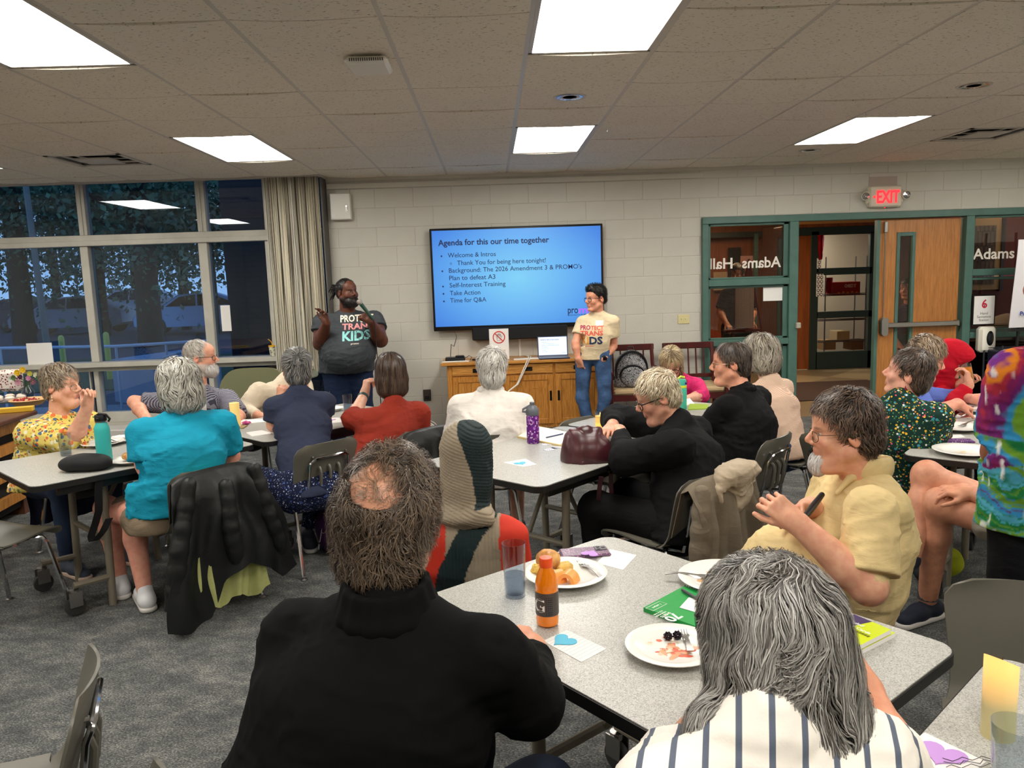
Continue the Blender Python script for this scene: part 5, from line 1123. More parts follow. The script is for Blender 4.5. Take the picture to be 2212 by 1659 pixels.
# hairline masks in head coordinates: positive where hair is kept
def mask_short(front=.055, temple=.02, nape=-.085):
    def k(Q):
        x, y, z = Q[:, 0], Q[:, 1], Q[:, 2]
        fr = (z-front)-(y-.06)*.9*(y > .06)        # above forehead line
        line = np.where(y > .015, temple+(front-temple)*np.clip((y-.015)/.05, 0, 1), np.where(y > -.03, temple-.02-(.015-y)*.3, nape+np.clip((y+.09)/.06, 0, 1)*.05))
        return np.clip(z-line, -.03, .03)
    return k
CAP = [('e', (0, -.016, .040), (.086, .106, .094)), ('e', (0, -.055, -.025), (.070, .060, .070))]
# ================================================================== tables
g = NG('table_laminate'); n1 = g.n('TexNoise', Scale=320.0, Detail=3.0, Roughness=.7); g.l(g.coord(), n1.inputs[0])
g.l(g.ramp(n1.outputs[0], [(.34, (130, 128, 122)), (.5, (176, 175, 169)), (.66, (200, 199, 193))]), g.b.inputs['Base Color']); g.b.inputs['Roughness'].default_value = .32; g.b.inputs['Specular IOR Level'].default_value = .5; lam = g.m
edgem = mat('black_edging', (24, 23, 22), .45); taupe = mat('taupe_enamel', (128, 120, 104), .4); TZ = .72; TL, TW = 1.13, .79
def rrect(x0, y0, x1, y1, r, n=6):
    P_ = []
    for cx, cy, a in ((x1-r, y1-r, 0), (x0+r, y1-r, 90), (x0+r, y0+r, 180), (x1-r, y0+r, 270)):
        for i in range(n+1): t = math.radians(a+90*i/n); P_.append((cx+r*math.cos(t), cy+r*math.sin(t)))
    return P_
TABLES = {}
def table(key, o, ang, label, L=TL, W_=TW, legs=True):
    c, s_ = math.cos(math.radians(ang)), math.sin(math.radians(ang)); t = thing('folding_table', label, 'table', (o[0], o[1], 0)); F = lambda: MB().frame((o[0], o[1], 0), (c, s_, 0), (-s_, c, 0))
    TABLES[key] = (V(o[0], o[1]), V(c, s_), V(-s_, c))
    F().prism(rrect(.004, .004, L-.004, W_-.004, .05), TZ-.006, TZ).build('tabletop', lam, t, smooth=False)
    F().prism(rrect(0, 0, L, W_, .052), TZ-.030, TZ-.003).build('edge_band', edgem, t, smooth=False)
    F().box((.12, .05, TZ-.075), (L-.12, .075, TZ-.03)).build('apron', edgem, t, smooth=False); F().box((.12, W_-.075, TZ-.075), (L-.12, W_-.05, TZ-.03)).build('apron', edgem, t, smooth=False)
    for sx, x in ((-1, .36), (1, L-.36)):
        for y in (.15, W_-.15):
            F().tube([(x, y, TZ-.03), (x+sx*.015, y, 0.0)], .019, 10).build('leg', taupe, t)
        F().tube([(x+sx*.006, .15, .34), (x+sx*.006, W_-.15, .34)], .014, 8).build('crossbar', taupe, t)
        F().tube([(x, .15, TZ-.05), (x, W_-.15, TZ-.05)], .014, 8).build('crossbar', taupe, t)
        F().tube([(x, W_/2, .34), (L/2, W_/2, TZ-.05)], .012, 8).build('brace', taupe, t)
        for y in (.15, W_-.15):
            a = F().tube([(x+sx*.012, y, .15), (x+sx*.19, y, .155)], .016, 8).build('caster_arm', taupe, t)
            cc = F(); cc.lathe([(.02, .11), (.024, .135), (.0, .137)], (x+sx*.19, y, 0), 10); cc.box((x+sx*.19-.03, y-.024, .05), (x+sx*.19+.03, y-.019, .125)); cc.box((x+sx*.19-.03, y+.019, .05), (x+sx*.19+.03, y+.024, .125)); cc.build('fork', steel, a, smooth=False)
            wv = MB().frame(V(o[0], o[1], 0)+V(c, s_, 0)*(x+sx*.19)+V(-s_, c, 0)*y+V(0, 0, .05), (0, 0, 1), (c, s_, 0)); wv.lathe([(0, -.013), (.03, -.014), (.047, -.012), (.05, 0), (.047, .012), (.03, .014), (0, .013)], n=20); wv.build('caster', mat('caster_rubber', (52, 50, 50), .6), a)
    return t
table('T1', (-2.35, .25), 45.5, 'left grey folding table with the teal bottle and black pouch')
table('T1b', (-1.515, 1.09), 46.5, 'grey folding table joined to the right end of the left table, before the navy-shirted person')
table('T2', (-.03, -.1), 46, 'middle grey folding table with the purple bottle and spiral sketchbook')
table('T2b', (.775, .735), 46.5, 'grey folding table with the mint bottle, joined behind the middle table')
table('T3', (-.46, -1.21), -52.3, 'nearest large grey folding table with plates, juice bottle and green notebook')
_c = V(.905, -1.655); _a = math.radians(-48.5); _o = _c-V(-math.sin(_a), math.cos(_a))*TW; table('T4', (_o[0], _o[1]), -48.5, 'grey folding table in the bottom right corner with the candle')
table('T5', (2.28, -.29), 48.5, 'grey folding table on the right with two used plates')
_x = TABLES['T5'][0]+TABLES['T5'][1]*1.14; table('T5b', (_x[0], _x[1]), 48.5, 'grey folding table farther right, before the red-hooded person')
# ================================================================== chairs
plast = mat('chair_plastic', (98, 95, 85), .38, noise=.03, nscale=5, bump=.15, bscale=500, bdist=.0006); plastd = mat('chair_plastic_dark', (92, 88, 78), .38, noise=.03, nscale=5)
PROF = [(.215, .405), (.208, .428), (.185, .440), (.10, .442), (0, .432), (-.10, .430), (-.155, .445), (-.185, .49), (-.205, .56), (-.225, .635), (-.245, .70), (-.262, .76)]
PROF = [(a, b*.97) for a, b in PROF]
def chair_surf(u, v):
    x = v*(len(PROF)-1); i = min(int(x), len(PROF)-2); f = x-i
    def cr(k, j): return PROF[max(0, min(len(PROF)-1, k))][j]
    y, z = [(.5*((2*cr(i, j))+(-cr(i-1, j)+cr(i+1, j))*f+(2*cr(i-1, j)-5*cr(i, j)+4*cr(i+1, j)-cr(i+2, j))*f*f+(-cr(i-1, j)+3*cr(i, j)-3*cr(i+1, j)+cr(i+2, j))*f**3)) for j in (0, 1)]
    hw = .215 if v < .45 else .215-.022*math.sin(min(1, (v-.45)/.2)*PI/2)+.026*max(0, (v-.65)/.35)
    e = 0
    if v < .12: hw -= .05*(1-v/.12)**2
    if v > .90: hw -= .075*((v-.90)/.10)**2.2
    a = 2*u-1; x_ = hw*a
    if v < .5: z += .012*a*a*(1 if v > .1 else 0)+(-.0)
    else: y += .030*a*a; z -= 0
    return (x_, y, z)
def make_chair(label, o=(0, 0), rz=0, detail=True, pm=plast, group=None):
    t = thing('stacking_chair', label, 'chair', (0, 0, 0), group); 
    MB().grid(chair_surf, 14, 26, thick=.007).build('seat_shell', pm, t, angle=60)
    for sx in (-1, 1):
        l = MB().tube([(sx*.13, .10, .405), (sx*.165, .135, .40), (sx*.178, .150, .37), (sx*.215, .215, .012)], .0115, 8).build('leg', chrome, t); MB().lathe([(.0, 0), (.020, 0), (.020, .004), (.010, .010), (.010, .02)], (sx*.216, .217, 0), 12).build('glide', steel, l)
        l = MB().tube([(sx*.13, -.09, .40), (sx*.160, -.12, .395), (sx*.175, -.135, .36), (sx*.215, -.235, .012)], .0115, 8).build('leg', chrome, t); MB().lathe([(.0, 0), (.020, 0), (.020, .004), (.010, .010), (.010, .02)], (sx*.216, -.237, 0), 12).build('glide', steel, l)
    MB().tube([(-.13, .10, .405), (-.13, -.09, .40)], .010, 8).tube([(.13, .10, .405), (.13, -.09, .40)], .010, 8).tube([(-.15, .0, .403), (.15, .0, .403)], .010, 8).build('under_frame', chrome, t)
    pts = [(-.125, -.10, .40), (-.128, -.185, .41), (-.130, -.212, .50), (-.130, -.232, .62), (-.120, -.242, .640), (-.095, -.248, .655), (.095, -.248, .655), (.120, -.242, .640), (.130, -.232, .62), (.130, -.212, .50), (.128, -.185, .41), (.125, -.10, .40)]
    MB().tube(pts, .0085, 8).build('back_loop', chrome, t)
    for x in (-.062, 0, .062):
        MB().tube([(x, -.206, .455), (x, -.226, .48), (x, -.238, .57), (x, -.232, .592), (x, -.222, .60)], .0095, 7, flat=1.0).build('back_rib', pm, t)
    for x in (-.11, .11): MB().frame((x, -.2365, .665), (1, 0, 0), (0, 0, 1)).lathe([(0, -.009), (.004, -.008), (.006, -.006), (.006, .006), (0, .008)], n=8).build('rivet', steel, t)
    t.location = (o[0], o[1], 0); t.rotation_euler = (0, 0, math.radians(rz)); return t
def copy_chair(src, label, o, rz, group=None, pm=None):
    r = src.copy(); COL.objects.link(r); r.location = (o[0], o[1], 0); r.rotation_euler = (0, 0, math.radians(rz)); r['label'] = label
    for ch in list(src.children):
        c = ch.copy(); COL.objects.link(c); c.parent = r
        for g_ in ch.children: d = g_.copy(); COL.objects.link(d); d.parent = c
    return r

ch0 = make_chair('grey plastic stacking chair under the person in navy blue T-shirt', (-1.31, 1.14), 47.0)
def chair(label, o, rz): return copy_chair(ch0, label, o, rz)
chair('stacking chair draped with a black rain jacket, under the person in teal', (-1.77, .62), 46)
chair('empty stacking chair cut by the left edge, facing the left table', (-2.69, .45), -20)
chair('empty stacking chair in the bottom left corner, seen from its side', (-1.40, -1.65), 112)
chair('stacking chair of which only the back tip shows at the bottom edge', (-1.02, -2.16), 112)
chair('empty stacking chair at the right edge with rivets facing the camera', (1.12, -1.54), 153)
chair('stacking chair under a grey-brown hooded jacket, beside the middle table', (.56, .14), 40)
chair('stacking chair of the balding man in black polo', (1.10, .83), 47)
chair('stacking chair of the person in beige ribbed sweater', (1.66, 1.42), 45)
chair('stacking chair of the woman in yellow floral blouse', (-2.76, 1.46), -134)
chair('empty stacking chair behind the far side of the left table, its back toward the window', (-2.30, 1.80), -134)
chair('stacking chair of the woman in rust top, hung with a black jacket', (-.80, 1.42), 47)
chair('empty stacking chair whose back shows behind the middle table, near the sideboard', (.45, 1.20), -134)
chair('stacking chair of the white-haired person in white shirt', (-.30, 1.22), 8)
chair('stacking chair under the large man in black pullover', (-.57, -2.0), -25)
chair('stacking chair of the woman in colourful headscarf', (-.38, -.42), 10)
chair('stacking chair of the person in beige polo shirt', (.84, -.78), 100)
chair('stacking chair of the person in dark school-print blouse', (1.72, .72), -60)
chair('stacking chair of the seated person in shorts, at the right edge', (2.02, -.44), 72)
chair('stacking chair of the grey-haired woman in striped shirt', (.36, -2.50), 30)
# ================================================================== people
P_ = ony
lashm = mat('glasses_black', (16, 14, 16), .25); wirem = mat('glasses_wire', (120, 104, 84), .25, .8)
relax_hand = dict(curl=(30, 32, 36, 40))
def chest_at(p): return p.chest
def person_seated(label, hc, look, skin, tf, hip, *, sc=.97, neck=None, sw=.40, rc=.115, rw=.12, rh=.13, q=1.42, belly=0, bust=0, hunch=0, shirt=None, slv=(1.0, 1.0), arms=None, legs=None, res=1., lo=.06, foldamp=.004, headkw={}, slope=.05, fseed=1, armr=(.048, .041, .029), slr=(.062, .057), shirtname='shirt', th=.009, colf=None, zcut=.445):
    p = Person(label, hip, skin, res); p.head(hc, look, sc=sc, neck=neck, **headkw); T = p.torso(tf, hip, sw, rc, rw, rh, q, None, belly, bust, lo, hunch, slope); cuts = []
    for sd, f in (('R', slv[0]), ('L', slv[1])):
        a = (arms or {}).get(sd); sh = p.shR if sd == 'R' else p.shL
        if a is None: el = sh+V(0, 0, -.26)+p.tf*.04+p.side*(.05 if sd == 'R' else -.05); wr = el+p.tf*.22+V(0, 0, .02); hd = dict(d=p.tf, b=(0, 0, 1), **relax_hand)
        else:
            el, wr, hd = np.asarray(a[0], float), np.asarray(a[1], float), a[2]
            if len(a) > 3 and a[3] is not None: sh = np.asarray(a[3], float)
        cuts.append(p.sleeve(T, sh, el, wr, f, slr[0], slr[1], rw=armr[2]+.012))
        p.arm(sh, el, wr, hd, *armr, left=(sd == 'L'), upper=.3, sc=sc*1.02)
        setattr(p, 'el'+sd, el); setattr(p, 'wr'+sd, wr)
    p.T = T; p.shirt, p.sv, p.sq = p.cloth(shirtname, T, shirt, th, p.posts(cuts, fold_post(foldamp*1.35, fseed)), rel=1, col=colf, cut=[(V(0, 0, zcut), (0, 0, -1))])
    if legs: 
        kR, aR, kL, aL = legs['j']; p.legs(kR, aR, kL, aL, legs['m'], f=legs.get('f', 1.95), seed=fseed+5, amp=legs.get('amp', .004), rt=legs.get('rt', .082), rk=legs.get('rk', .062), zc=[(V(0, 0, .43), (0, 0, -1))] if legs.get('f', 1.95) < 1.2 else None)
        if legs.get('f', 1.95) < 1.5: p.leg_skin(kR+(p.hip-kR)*.4, kR, aR, (.07, .055, .038)); p.leg_skin(kL+(p.hip-kL)*.4, kL, aL, (.07, .055, .038))
        if 'shoe' in legs:
            for a in (aR, aL): p.shoe(a, legs.get('sd', p.tf), legs['shoe'], legs.get('sole'))
    return p
def seated_legs(hip, tf, fl=.42, spread=.10, zk=.50, fz=.09, back=.0):
    tf = nrm(V(tf[0], tf[1], 0)); sd = np.cross(tf, (0, 0, 1)); h = V(hip[0], hip[1], 0); kR = h+tf*fl+sd*(spread+.04)+V(0, 0, zk); kL = h+tf*fl-sd*(spread+.04)+V(0, 0, zk)
    return [kR, V(kR[0], kR[1], fz)+tf*back, kL, V(kL[0], kL[1], fz)+tf*back]
jeans = fabric('jeans_blue', (46, 66, 100), bscale=900, noise=.12); darkp = fabric('dark_trousers', (26, 27, 32)); sneaker = mat('sneaker_dark', (30, 34, 46), .7)
# pattern materials ------------------------------------------------
def pattern(name, base, spots, scale=30, thr=.32, rough=.85, seed=0):
    """scattered coloured motifs on a ground colour"""
    g = NG(name); vv = None; col = None; cur = g.n('RGB'); cur.outputs[0].default_value = lin(base); cur = cur.outputs[0]
    for i, (c, sc_, th_) in enumerate(spots):
        vo = g.n('TexVoronoi', Scale=float(scale*sc_)); g.l(g.coord((1, 1, 1), loc=(i*3.1+seed, i*1.7, i*.9)), vo.inputs[0]); m = g.n('Math', _operation='LESS_THAN'); g.l(vo.outputs['Distance'], m.inputs[0]); m.inputs[1].default_value = th_
        cur = g.mix(m.outputs[0], cur, c)
    g.l(cur, g.b.inputs['Base Color']); g.b.inputs['Roughness'].default_value = rough; g.b.inputs['Specular IOR Level'].default_value = .2; return g.m
floral_y = pattern('yellow_floral', (226, 204, 108), [((232, 226, 196), 1.3, .30), ((120, 130, 80), 1.9, .28), ((222, 120, 70), 1.0, .27), ((84, 110, 140), 1.15, .24), ((200, 150, 50), 1.7, .22), ((200, 60, 70), 1.6, .17), ((44, 36, 50), 1.9, .15)], 19)
school = pattern('school_print', (22, 52, 46), [((232, 190, 50), 1.2, .20), ((60, 140, 160), 1.0, .21), ((226, 224, 220), 1.1, .17), ((222, 90, 130), 1.3, .16), ((236, 150, 40), 1.5, .17), ((60, 120, 90), 1.7, .24), ((180, 200, 90), 1.9, .15), ((20, 40, 40), 2.4, .13)], 30)
g = NG('gingham'); 
def wv(rot, sc_):
    x = g.n('TexWave', Scale=sc_, _wave_type='BANDS'); g.l(g.coord((1, 1, 1), rot), x.inputs[0]); return x.outputs[0]
a_ = g.ramp(wv((0, 0, .9), 42.0), [(.48, (205, 205, 212)), (.52, (96, 96, 112))]); b_ = g.ramp(wv((0, PI/2, 0), 42.0), [(.48, (220, 220, 226)), (.52, (116, 116, 132))]); g.l(g.mix(1.0, a_, b_, 'MULTIPLY'), g.b.inputs['Base Color']); g.b.inputs['Roughness'].default_value = .85; gingham = g.m
def stripes(name, c1, c2, scale, rot, lo=.82, rough=.8, dist=0.):
    g = NG(name); x = g.n('TexWave', Scale=scale, _wave_type='BANDS', Distortion=dist); g.l(g.coord((1, 1, 1), rot), x.inputs[0]); g.l(g.ramp(x.outputs[0], [(lo, c1), (lo+.04, c2)]), g.b.inputs['Base Color']); g.b.inputs['Roughness'].default_value = rough; g.b.inputs['Specular IOR Level'].default_value = .2
    n_ = g.n('TexNoise', Scale=300.0); g.l(g.coord(), n_.inputs[0]); g.bump(n_.outputs[0], .2, .001); return g.m
# ---- A woman in yellow floral blouse
hip = pz(112, 1.42, .50); tf = nrm(V(.80, -.60, 0))
shR = P_(92, 915, 1.15); eR = P_(160, 905, 1.18); eR[2] = .76; eR[0], eR[1] = -2.62, 1.15; 
p = person_seated('woman with short grey-brown hair, glasses and yellow floral blouse, hand raised to her mouth', P_(134, 833, 1.35), (.95, -.12, -.06), (222, 168, 142), tf, hip, sw=.40, rc=.135, rw=.15, rh=.16, belly=.05, bust=.05, shirt=floral_y, slv=(.92, .92),
    arms={'R': (eR, P_(188, 880, 1.08), dict(d=(.15, -.1, 1), b=(-.6, .5, .2), curl=(50, 55, 60, 62), thumb=(.2, .7)))}, legs=dict(j=seated_legs(hip, tf), m=fabric('jeans_dark', (38, 50, 72)), shoe=mat('sneaker_grey', (66, 74, 88), .7), sole=mat('sole_pinkish', (206, 178, 160), .7)), headkw=dict(fem=True, chub=.8, brow=(150, 120, 100)), slr=(.085, .092), armr=(.052, .045, .030), foldamp=.006)
p.hair(CAP+[('e', (0, -.03, .075), (.085, .095, .06))], (118, 100, 82), (196, 180, 156), n=1500, L=.05, w=.0035, flow='crown', keep=mask_short(.055, .0, -.075), wav=.35, lift=.010, jit=.35, lump=.006, seed=2)
p.glasses(wirem, .0012, .024, .018); p.eyes((80, 90, 100))
m_ = MB(); e_ = p.W(.083, -.012, -.045); m_.lathe([(0, 0), (.004, -.004), (0, -.008)], e_-V(0, 0, .004), 8).lathe([(0, -.012), (.005, -.017), (0, -.023)], e_, 8).lathe([(0, -.026), (.006, -.032), (0, -.04)], e_, 8); m_.build('earring', mat('pearl', (232, 222, 196), .2), p.root); p.finish()
# ---- B bearded man in checked shirt
hip = pz(425, 2.35, .48); tf = nrm(V(.35, -.94, 0))
p = person_seated('bearded man with glasses and checked short-sleeved shirt turned to the right', P_(434, 772, 2.12), (.97, .10, -.03), (224, 164, 138), tf, hip, sw=.42, rc=.125, rw=.13, shirt=gingham, slv=(.80, .85),
    neck=P_(430, 842, 2.12), arms={'R': (P_(290, 868, 2.0), P_(330, 925, 1.75), dict(d=(.5, -.5, -.3), b=(0, -.3, .9), curl=(35, 40, 40, 40))), 'L': (P_(516, 900, 1.95), P_(488, 925, 1.65), dict(d=(-.8, -.4, -.1), b=(0, 0, 1), curl=(30, 30, 35, 40)))}, legs=dict(j=seated_legs(hip, tf), m=darkp), headkw=dict(brow=(150, 140, 130), beard=(205, 200, 196)), foldamp=.005, slr=(.07, .072))
p.hair([('e', (0, -.022, .036), (.083, .099, .090)), ('e', (0, -.058, -.02), (.070, .055, .060))], (176, 168, 158), (232, 228, 220), n=1300, L=.035, w=.003, flow='front', keep=mask_short(.072, .01, -.075), wav=.2, lift=.008, seed=4, lump=.003)
B_ = lambda Q: np.clip(np.minimum(-.030-Q[:, 2]+.0*Q[:, 1], np.minimum(Q[:, 1]-.005, .06-np.abs(Q[:, 2]+.09))), -.03, .03)
p.hair([('e', (0, .055, -.085), (.058, .056, .052)), ('e', (0, .070, -.105), (.040, .040, .038))], (190, 184, 178), (240, 238, 234), n=900, L=.035, w=.003, flow=lambda Q: Q*0+V(0, .35, -1), keep=B_, lift=.006, seed=5, name='beard', lump=.003)
p.glasses(lashm, .0018, .025, .017); p.eyes(); name_tag(p, p.shirt, p.chest+V(.05, -.1, .06), (1, .3, 0), (0, 0, 1), (.35, -.94, 0), .075, .05); p.finish()
# ---- C person in teal T-shirt, from behind
hip = pz(368, .52, .46); tf = nrm(V(-.55, .84, 0)); tealm = fabric('teal_cotton', (22, 140, 168), bump=.2)
hc = P_(384, 832, .66)
p = person_seated('person with wavy grey bob and teal T-shirt, seen from behind at the left table', hc, (-.75, .66, -.05), (224, 160, 140), tf, hip, sw=.44, rc=.145, rw=.15, rh=.15, q=1.4, shirt=tealm, slv=(.78, .78), neck=P_(392, 893, .62), hunch=.6, lo=.10,
    arms={'L': (P_(318, 1010, .50), P_(305, 985, .80), dict(d=(-.2, .9, -.2), b=(-.8, 0, .3))), 'R': (P_(498, 985, .82), P_(462, 975, 1.15), dict(d=(-.4, .9, 0), b=(0, 0, 1)))},
    legs=dict(j=[hip+V(-.40, .18, .02), V(hip[0]-.38, hip[1]+.20, .09), hip+V(-.22, .06, .02), V(hip[0]-.17, hip[1]+.02, .09)], m=fabric('khaki_shorts', (128, 112, 92)), f=.85, rt=.105, shoe=mat('sneaker_white', (220, 220, 222), .6)), foldamp=.006, slr=(.078, .078), armr=(.055, .046, .03), fseed=12, zcut=.515)
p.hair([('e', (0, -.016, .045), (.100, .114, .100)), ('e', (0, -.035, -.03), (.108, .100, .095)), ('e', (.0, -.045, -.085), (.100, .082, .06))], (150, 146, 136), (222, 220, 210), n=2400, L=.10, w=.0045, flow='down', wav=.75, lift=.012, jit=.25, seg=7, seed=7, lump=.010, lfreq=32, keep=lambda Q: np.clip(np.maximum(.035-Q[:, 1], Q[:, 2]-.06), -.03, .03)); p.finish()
# ---- D cream shirt, capped
hip = pz(555, 2.75, .46); tf = nrm(V(.9, -.35, 0)); creamm = fabric('cream_cotton', (216, 202, 178), bump=.3)
p = person_seated('person in cream long-sleeved shirt and pale cap leaning over behind the navy T-shirt', P_(648, 800, 2.42), (.6, -.7, -.45), (206, 150, 124), tf, hip, sw=.46, rc=.155, rw=.16, neck=P_(618, 820, 2.5), hunch=.6, shirt=creamm, slv=(1.6, 1.6), arms={'R': (P_(528, 888, 2.25), P_(575, 905, 2.0), dict(d=(.8, -.3, -.1), b=(0, 0, 1)), P_(560, 848, 2.35)), 'L': (P_(665, 900, 2.35), P_(620, 915, 2.1), dict(d=(-.6, -.5, 0), b=(0, 0, 1)))}, legs=dict(j=seated_legs(hip, tf), m=darkp), slr=(.080, .066), foldamp=.004)
p.hair([('e', (0, -.020, .045), (.090, .106, .092)), ('e', (0, -.05, -.01), (.078, .06, .05))], (120, 112, 100), (170, 160, 146), n=300, L=.03, keep=mask_short(.03, -.01, -.06), seed=9)
S_ = Sdf(); S_.ell(p.W(0, -.012, .055), np.array([.094, .110, .078])*.97, p.R, .02); v_, q_ = S_.mesh(.006, cut=[(p.W(0, 0, .035), -p.R[2])]); S2_ = Sdf(); S2_.ell(p.W(0, .12, .048), np.array([.075, .075, .012])*.97, p.R, .02); v2, q2 = S2_.mesh(.005)
o_ = npmesh('cap', [(v_, q_, 0), (v2, q2, 1)], [fabric('cap_cream', (206, 194, 168)), fabric('cap_olive', (92, 96, 84))], p.root); p.finish()
# ---- E navy T-shirt
hip = pz(668, 1.02, .46); tf = nrm(V(-.45, .9, 0)); navym = fabric('navy_cotton', (48, 54, 74), bump=.2)
hc = P_(641, 798, 1.42)
p = person_seated('person with short grey hair and navy blue T-shirt, elbows on the table, seen from behind', hc, (-.35, .93, -.02), (214, 158, 132), tf, hip, sw=.37, rc=.105, rw=.105, rh=.115, shirt=navym, slv=(.72, .72), neck=P_(646, 846, 1.36), lo=.04, hunch=.3,
    arms={'L': (P_(592, 918, 1.32), P_(607, 868, 1.60), dict(d=(.1, .1, 1), b=(-.5, -.8, 0), curl=(70, 75, 80, 80))), 'R': (P_(700, 905, 1.45), P_(655, 860, 1.72), dict(d=(-.3, .1, 1), b=(.4, -.8, 0), curl=(60, 70, 80, 80)))}, foldamp=.005, fseed=22,
    legs=dict(j=[hip+V(-.02, .42, .04), V(hip[0]-.1, hip[1]+.30, .09), hip+V(-.36, .12, .04), V(hip[0]-.32, hip[1]+.2, .09)], m=pattern('navy_white_print', (24, 30, 58), [((190, 196, 210), 1.6, .22), ((60, 80, 140), 1.2, .25), ((16, 18, 34), 2.0, .2), ((150, 170, 200), 3.0, .18)], 34), f=1.9, rt=.098, rk=.085, shoe=sneaker))
p.hair([('e', (0, -.016, .044), (.090, .108, .096)), ('e', (0, -.055, -.03), (.076, .060, .070))], (66, 66, 66), (184, 182, 176), n=2000, L=.065, w=.0028, flow='crown', crown=(0, -.085, .06), keep=mask_short(.05, -.01, -.09), wav=.25, lift=.008, jit=.2, seed=11, lump=.004); p.finish()
# ---- F rust top
hip = pz(805, 1.28, .46); tf = nrm(V(-.62, .78, 0)); rustm = fabric('rust_jersey', (142, 48, 34), bump=.15)
p = person_seated('woman with dark brown bob and rust-red top, hand to her face, seen from behind', P_(842, 808, 1.50), (-.45, .88, .05), (220, 172, 148), tf, hip, sw=.40, rc=.130, rw=.14, rh=.145, neck=P_(852, 872, 1.42), shirt=rustm, slv=(1.15, 1.3), lo=.06, slope=.055,
    arms={'L': (P_(762, 905, 1.40), P_(787, 852, 1.62), dict(d=(.25, .2, 1), b=(-.7, -.5, 0), curl=(60, 65, 70, 70))), 'R': (P_(905, 950, 1.55), P_(850, 930, 1.80), dict(d=(-.6, .5, 0), b=(0, 0, 1)))}, legs=dict(j=seated_legs(hip, tf, .40), m=jeans, rt=.095), foldamp=.005, slr=(.078, .066), fseed=31, headkw=dict(fem=True))
p.hair([('e', (0, -.016, .046), (.093, .110, .097)), ('e', (0, -.03, -.03), (.104, .094, .10)), ('e', (0, -.045, -.09), (.098, .072, .055))], (48, 36, 30), (104, 82, 66), n=1800, L=.13, w=.0045, flow='down', wav=.10, lift=.006, jit=.08, seg=7, seed=13, lump=.003, keep=lambda Q: np.clip(np.maximum(.04-Q[:, 1], Q[:, 2]-.065), -.03, .03))
w1 = p.wrL+(p.elL-p.wrL)*.12; ax_ = nrm(p.elL-p.wrL); MB().frame(w1, np.cross(ax_, (0, 0, 1)), np.cross(ax_, np.cross(ax_, (0, 0, 1)))).lathe([(.034, -.011), (.036, 0), (.034, .011), (.030, .011), (.030, -.011)], n=20).build('watch_strap', mat('strap_teal', (38, 66, 66), .5), p.root); p.finish()
# ---- G white shirt
hip = pz(1052, 1.05, .46); tf = nrm(V(.1, 1, 0)); whitem = fabric('white_linen', (226, 220, 212), bump=.35, noise=.04)
p = person_seated('person with short white hair and loose white shirt facing the television', P_(1063, 798, 1.17), (.0, 1, .03), (214, 160, 136), tf, hip, sw=.40, rc=.13, rw=.14, rh=.15, neck=P_(1060, 846, 1.15), shirt=whitem, slv=(1.7, 1.7), arms={'L': (P_(985, 940, 1.2), P_(1010, 950, 1.45), dict(d=(.3, .9, 0), b=(0, 0, 1))), 'R': (P_(1135, 935, 1.2), P_(1100, 950, 1.5), dict(d=(-.3, .9, 0), b=(0, 0, 1)))}, foldamp=.007, slr=(.082, .075), slope=.06, fseed=41, legs=dict(j=seated_legs(hip, tf, .38), m=fabric('shorts_brown', (96, 84, 74)), f=.95, shoe=sneaker))
p.hair([('e', (0, -.016, .044), (.089, .107, .096)), ('e', (0, -.055, -.03), (.075, .060, .075))], (176, 172, 164), (240, 238, 232), n=1800, L=.06, w=.0035, flow='crown', crown=(.02, -.06, .10), keep=mask_short(.05, -.01, -.10), wav=.3, lift=.009, jit=.25, seed=15, lump=.004)
S_ = Sdf(); nb_ = p.nb; S_.seg(nb_+V(-.05, -.02, .015), nb_+V(.05, -.02, .015), .022, .022, .01); S_.seg(nb_+V(-.06, .0, .01), nb_+V(-.05, .06, -.02), .02, .018, .02); S_.seg(nb_+V(.06, .0, .01), nb_+V(.05, .06, -.02), .02, .018, .02); p.cloth('collar', S_, whitem, .006); p.finish()
# ---- H woman in headscarf
dg = (26, 42, 44); tp = (152, 138, 118)
hip = pz(1010, -.50, .46); tf = nrm(V(.10, 1, 0)); hc = P_(1010, 990, -.62)
scarfm = vmat('scarf_pleated', .7, .25, .3, 300); bodym = vmat('scarf_body', .75, .25, .3, 300)
p = Person('woman in a pleated taupe and dark green headscarf and colour-block wrap, seen from behind', hip, (206, 160, 136)); p.head(hc, (.35, .93, -.05), fem=True); T = p.torso(tf, hip, .37, .115, .12, .14, 1.4, None, 0, 0, .08, .2, .06)
for sh, dx in ((p.shR, 1), (p.shL, -1)): T.seg(sh, sh+V(.02*dx, .06, -.30), .064, .075, .05)
T.seg(p.hip+V(0, 0, .1), p.hip-V(0, 0, .03), .15, .17, .05, p.side, 1.35)
def wrapcol(v):
    sx = (v-p.hip)@p.side; z = v[:, 2]; c = np.repeat(LINC((196, 52, 34))[None], len(v), 0)
    def put(m, t): c[m] = LINC(t)
    bx = sx+.006*noise3(v*8, 3); put((z > .865) & (bx < -.05), (138, 172, 156)); put((bx > -.035) & (bx < .155), tp); put((z > .90) & (bx > -.03), tp)
    put((bx > -.035) & (bx < .055) & (z > .835+.6*bx) & (z < .925), (226, 128, 28))
    cen = np.interp(z, [.45, .62, .72, .80, .86, .92], [-.06, -.01, .035, .09, .10, .07]); hw = np.interp(z, [.5, .7, .8, .92], [.055, .045, .055, .025]); put((np.abs(bx-cen) < hw) & (z < .93), dg)
    put((bx > .15) & (z < .89), (196, 52, 34))
    return np.clip(c*(1-.10*np.clip(np.sin(bx*520), 0, 1)[:, None]*(c[:, :1] < .5)), 0, 1)
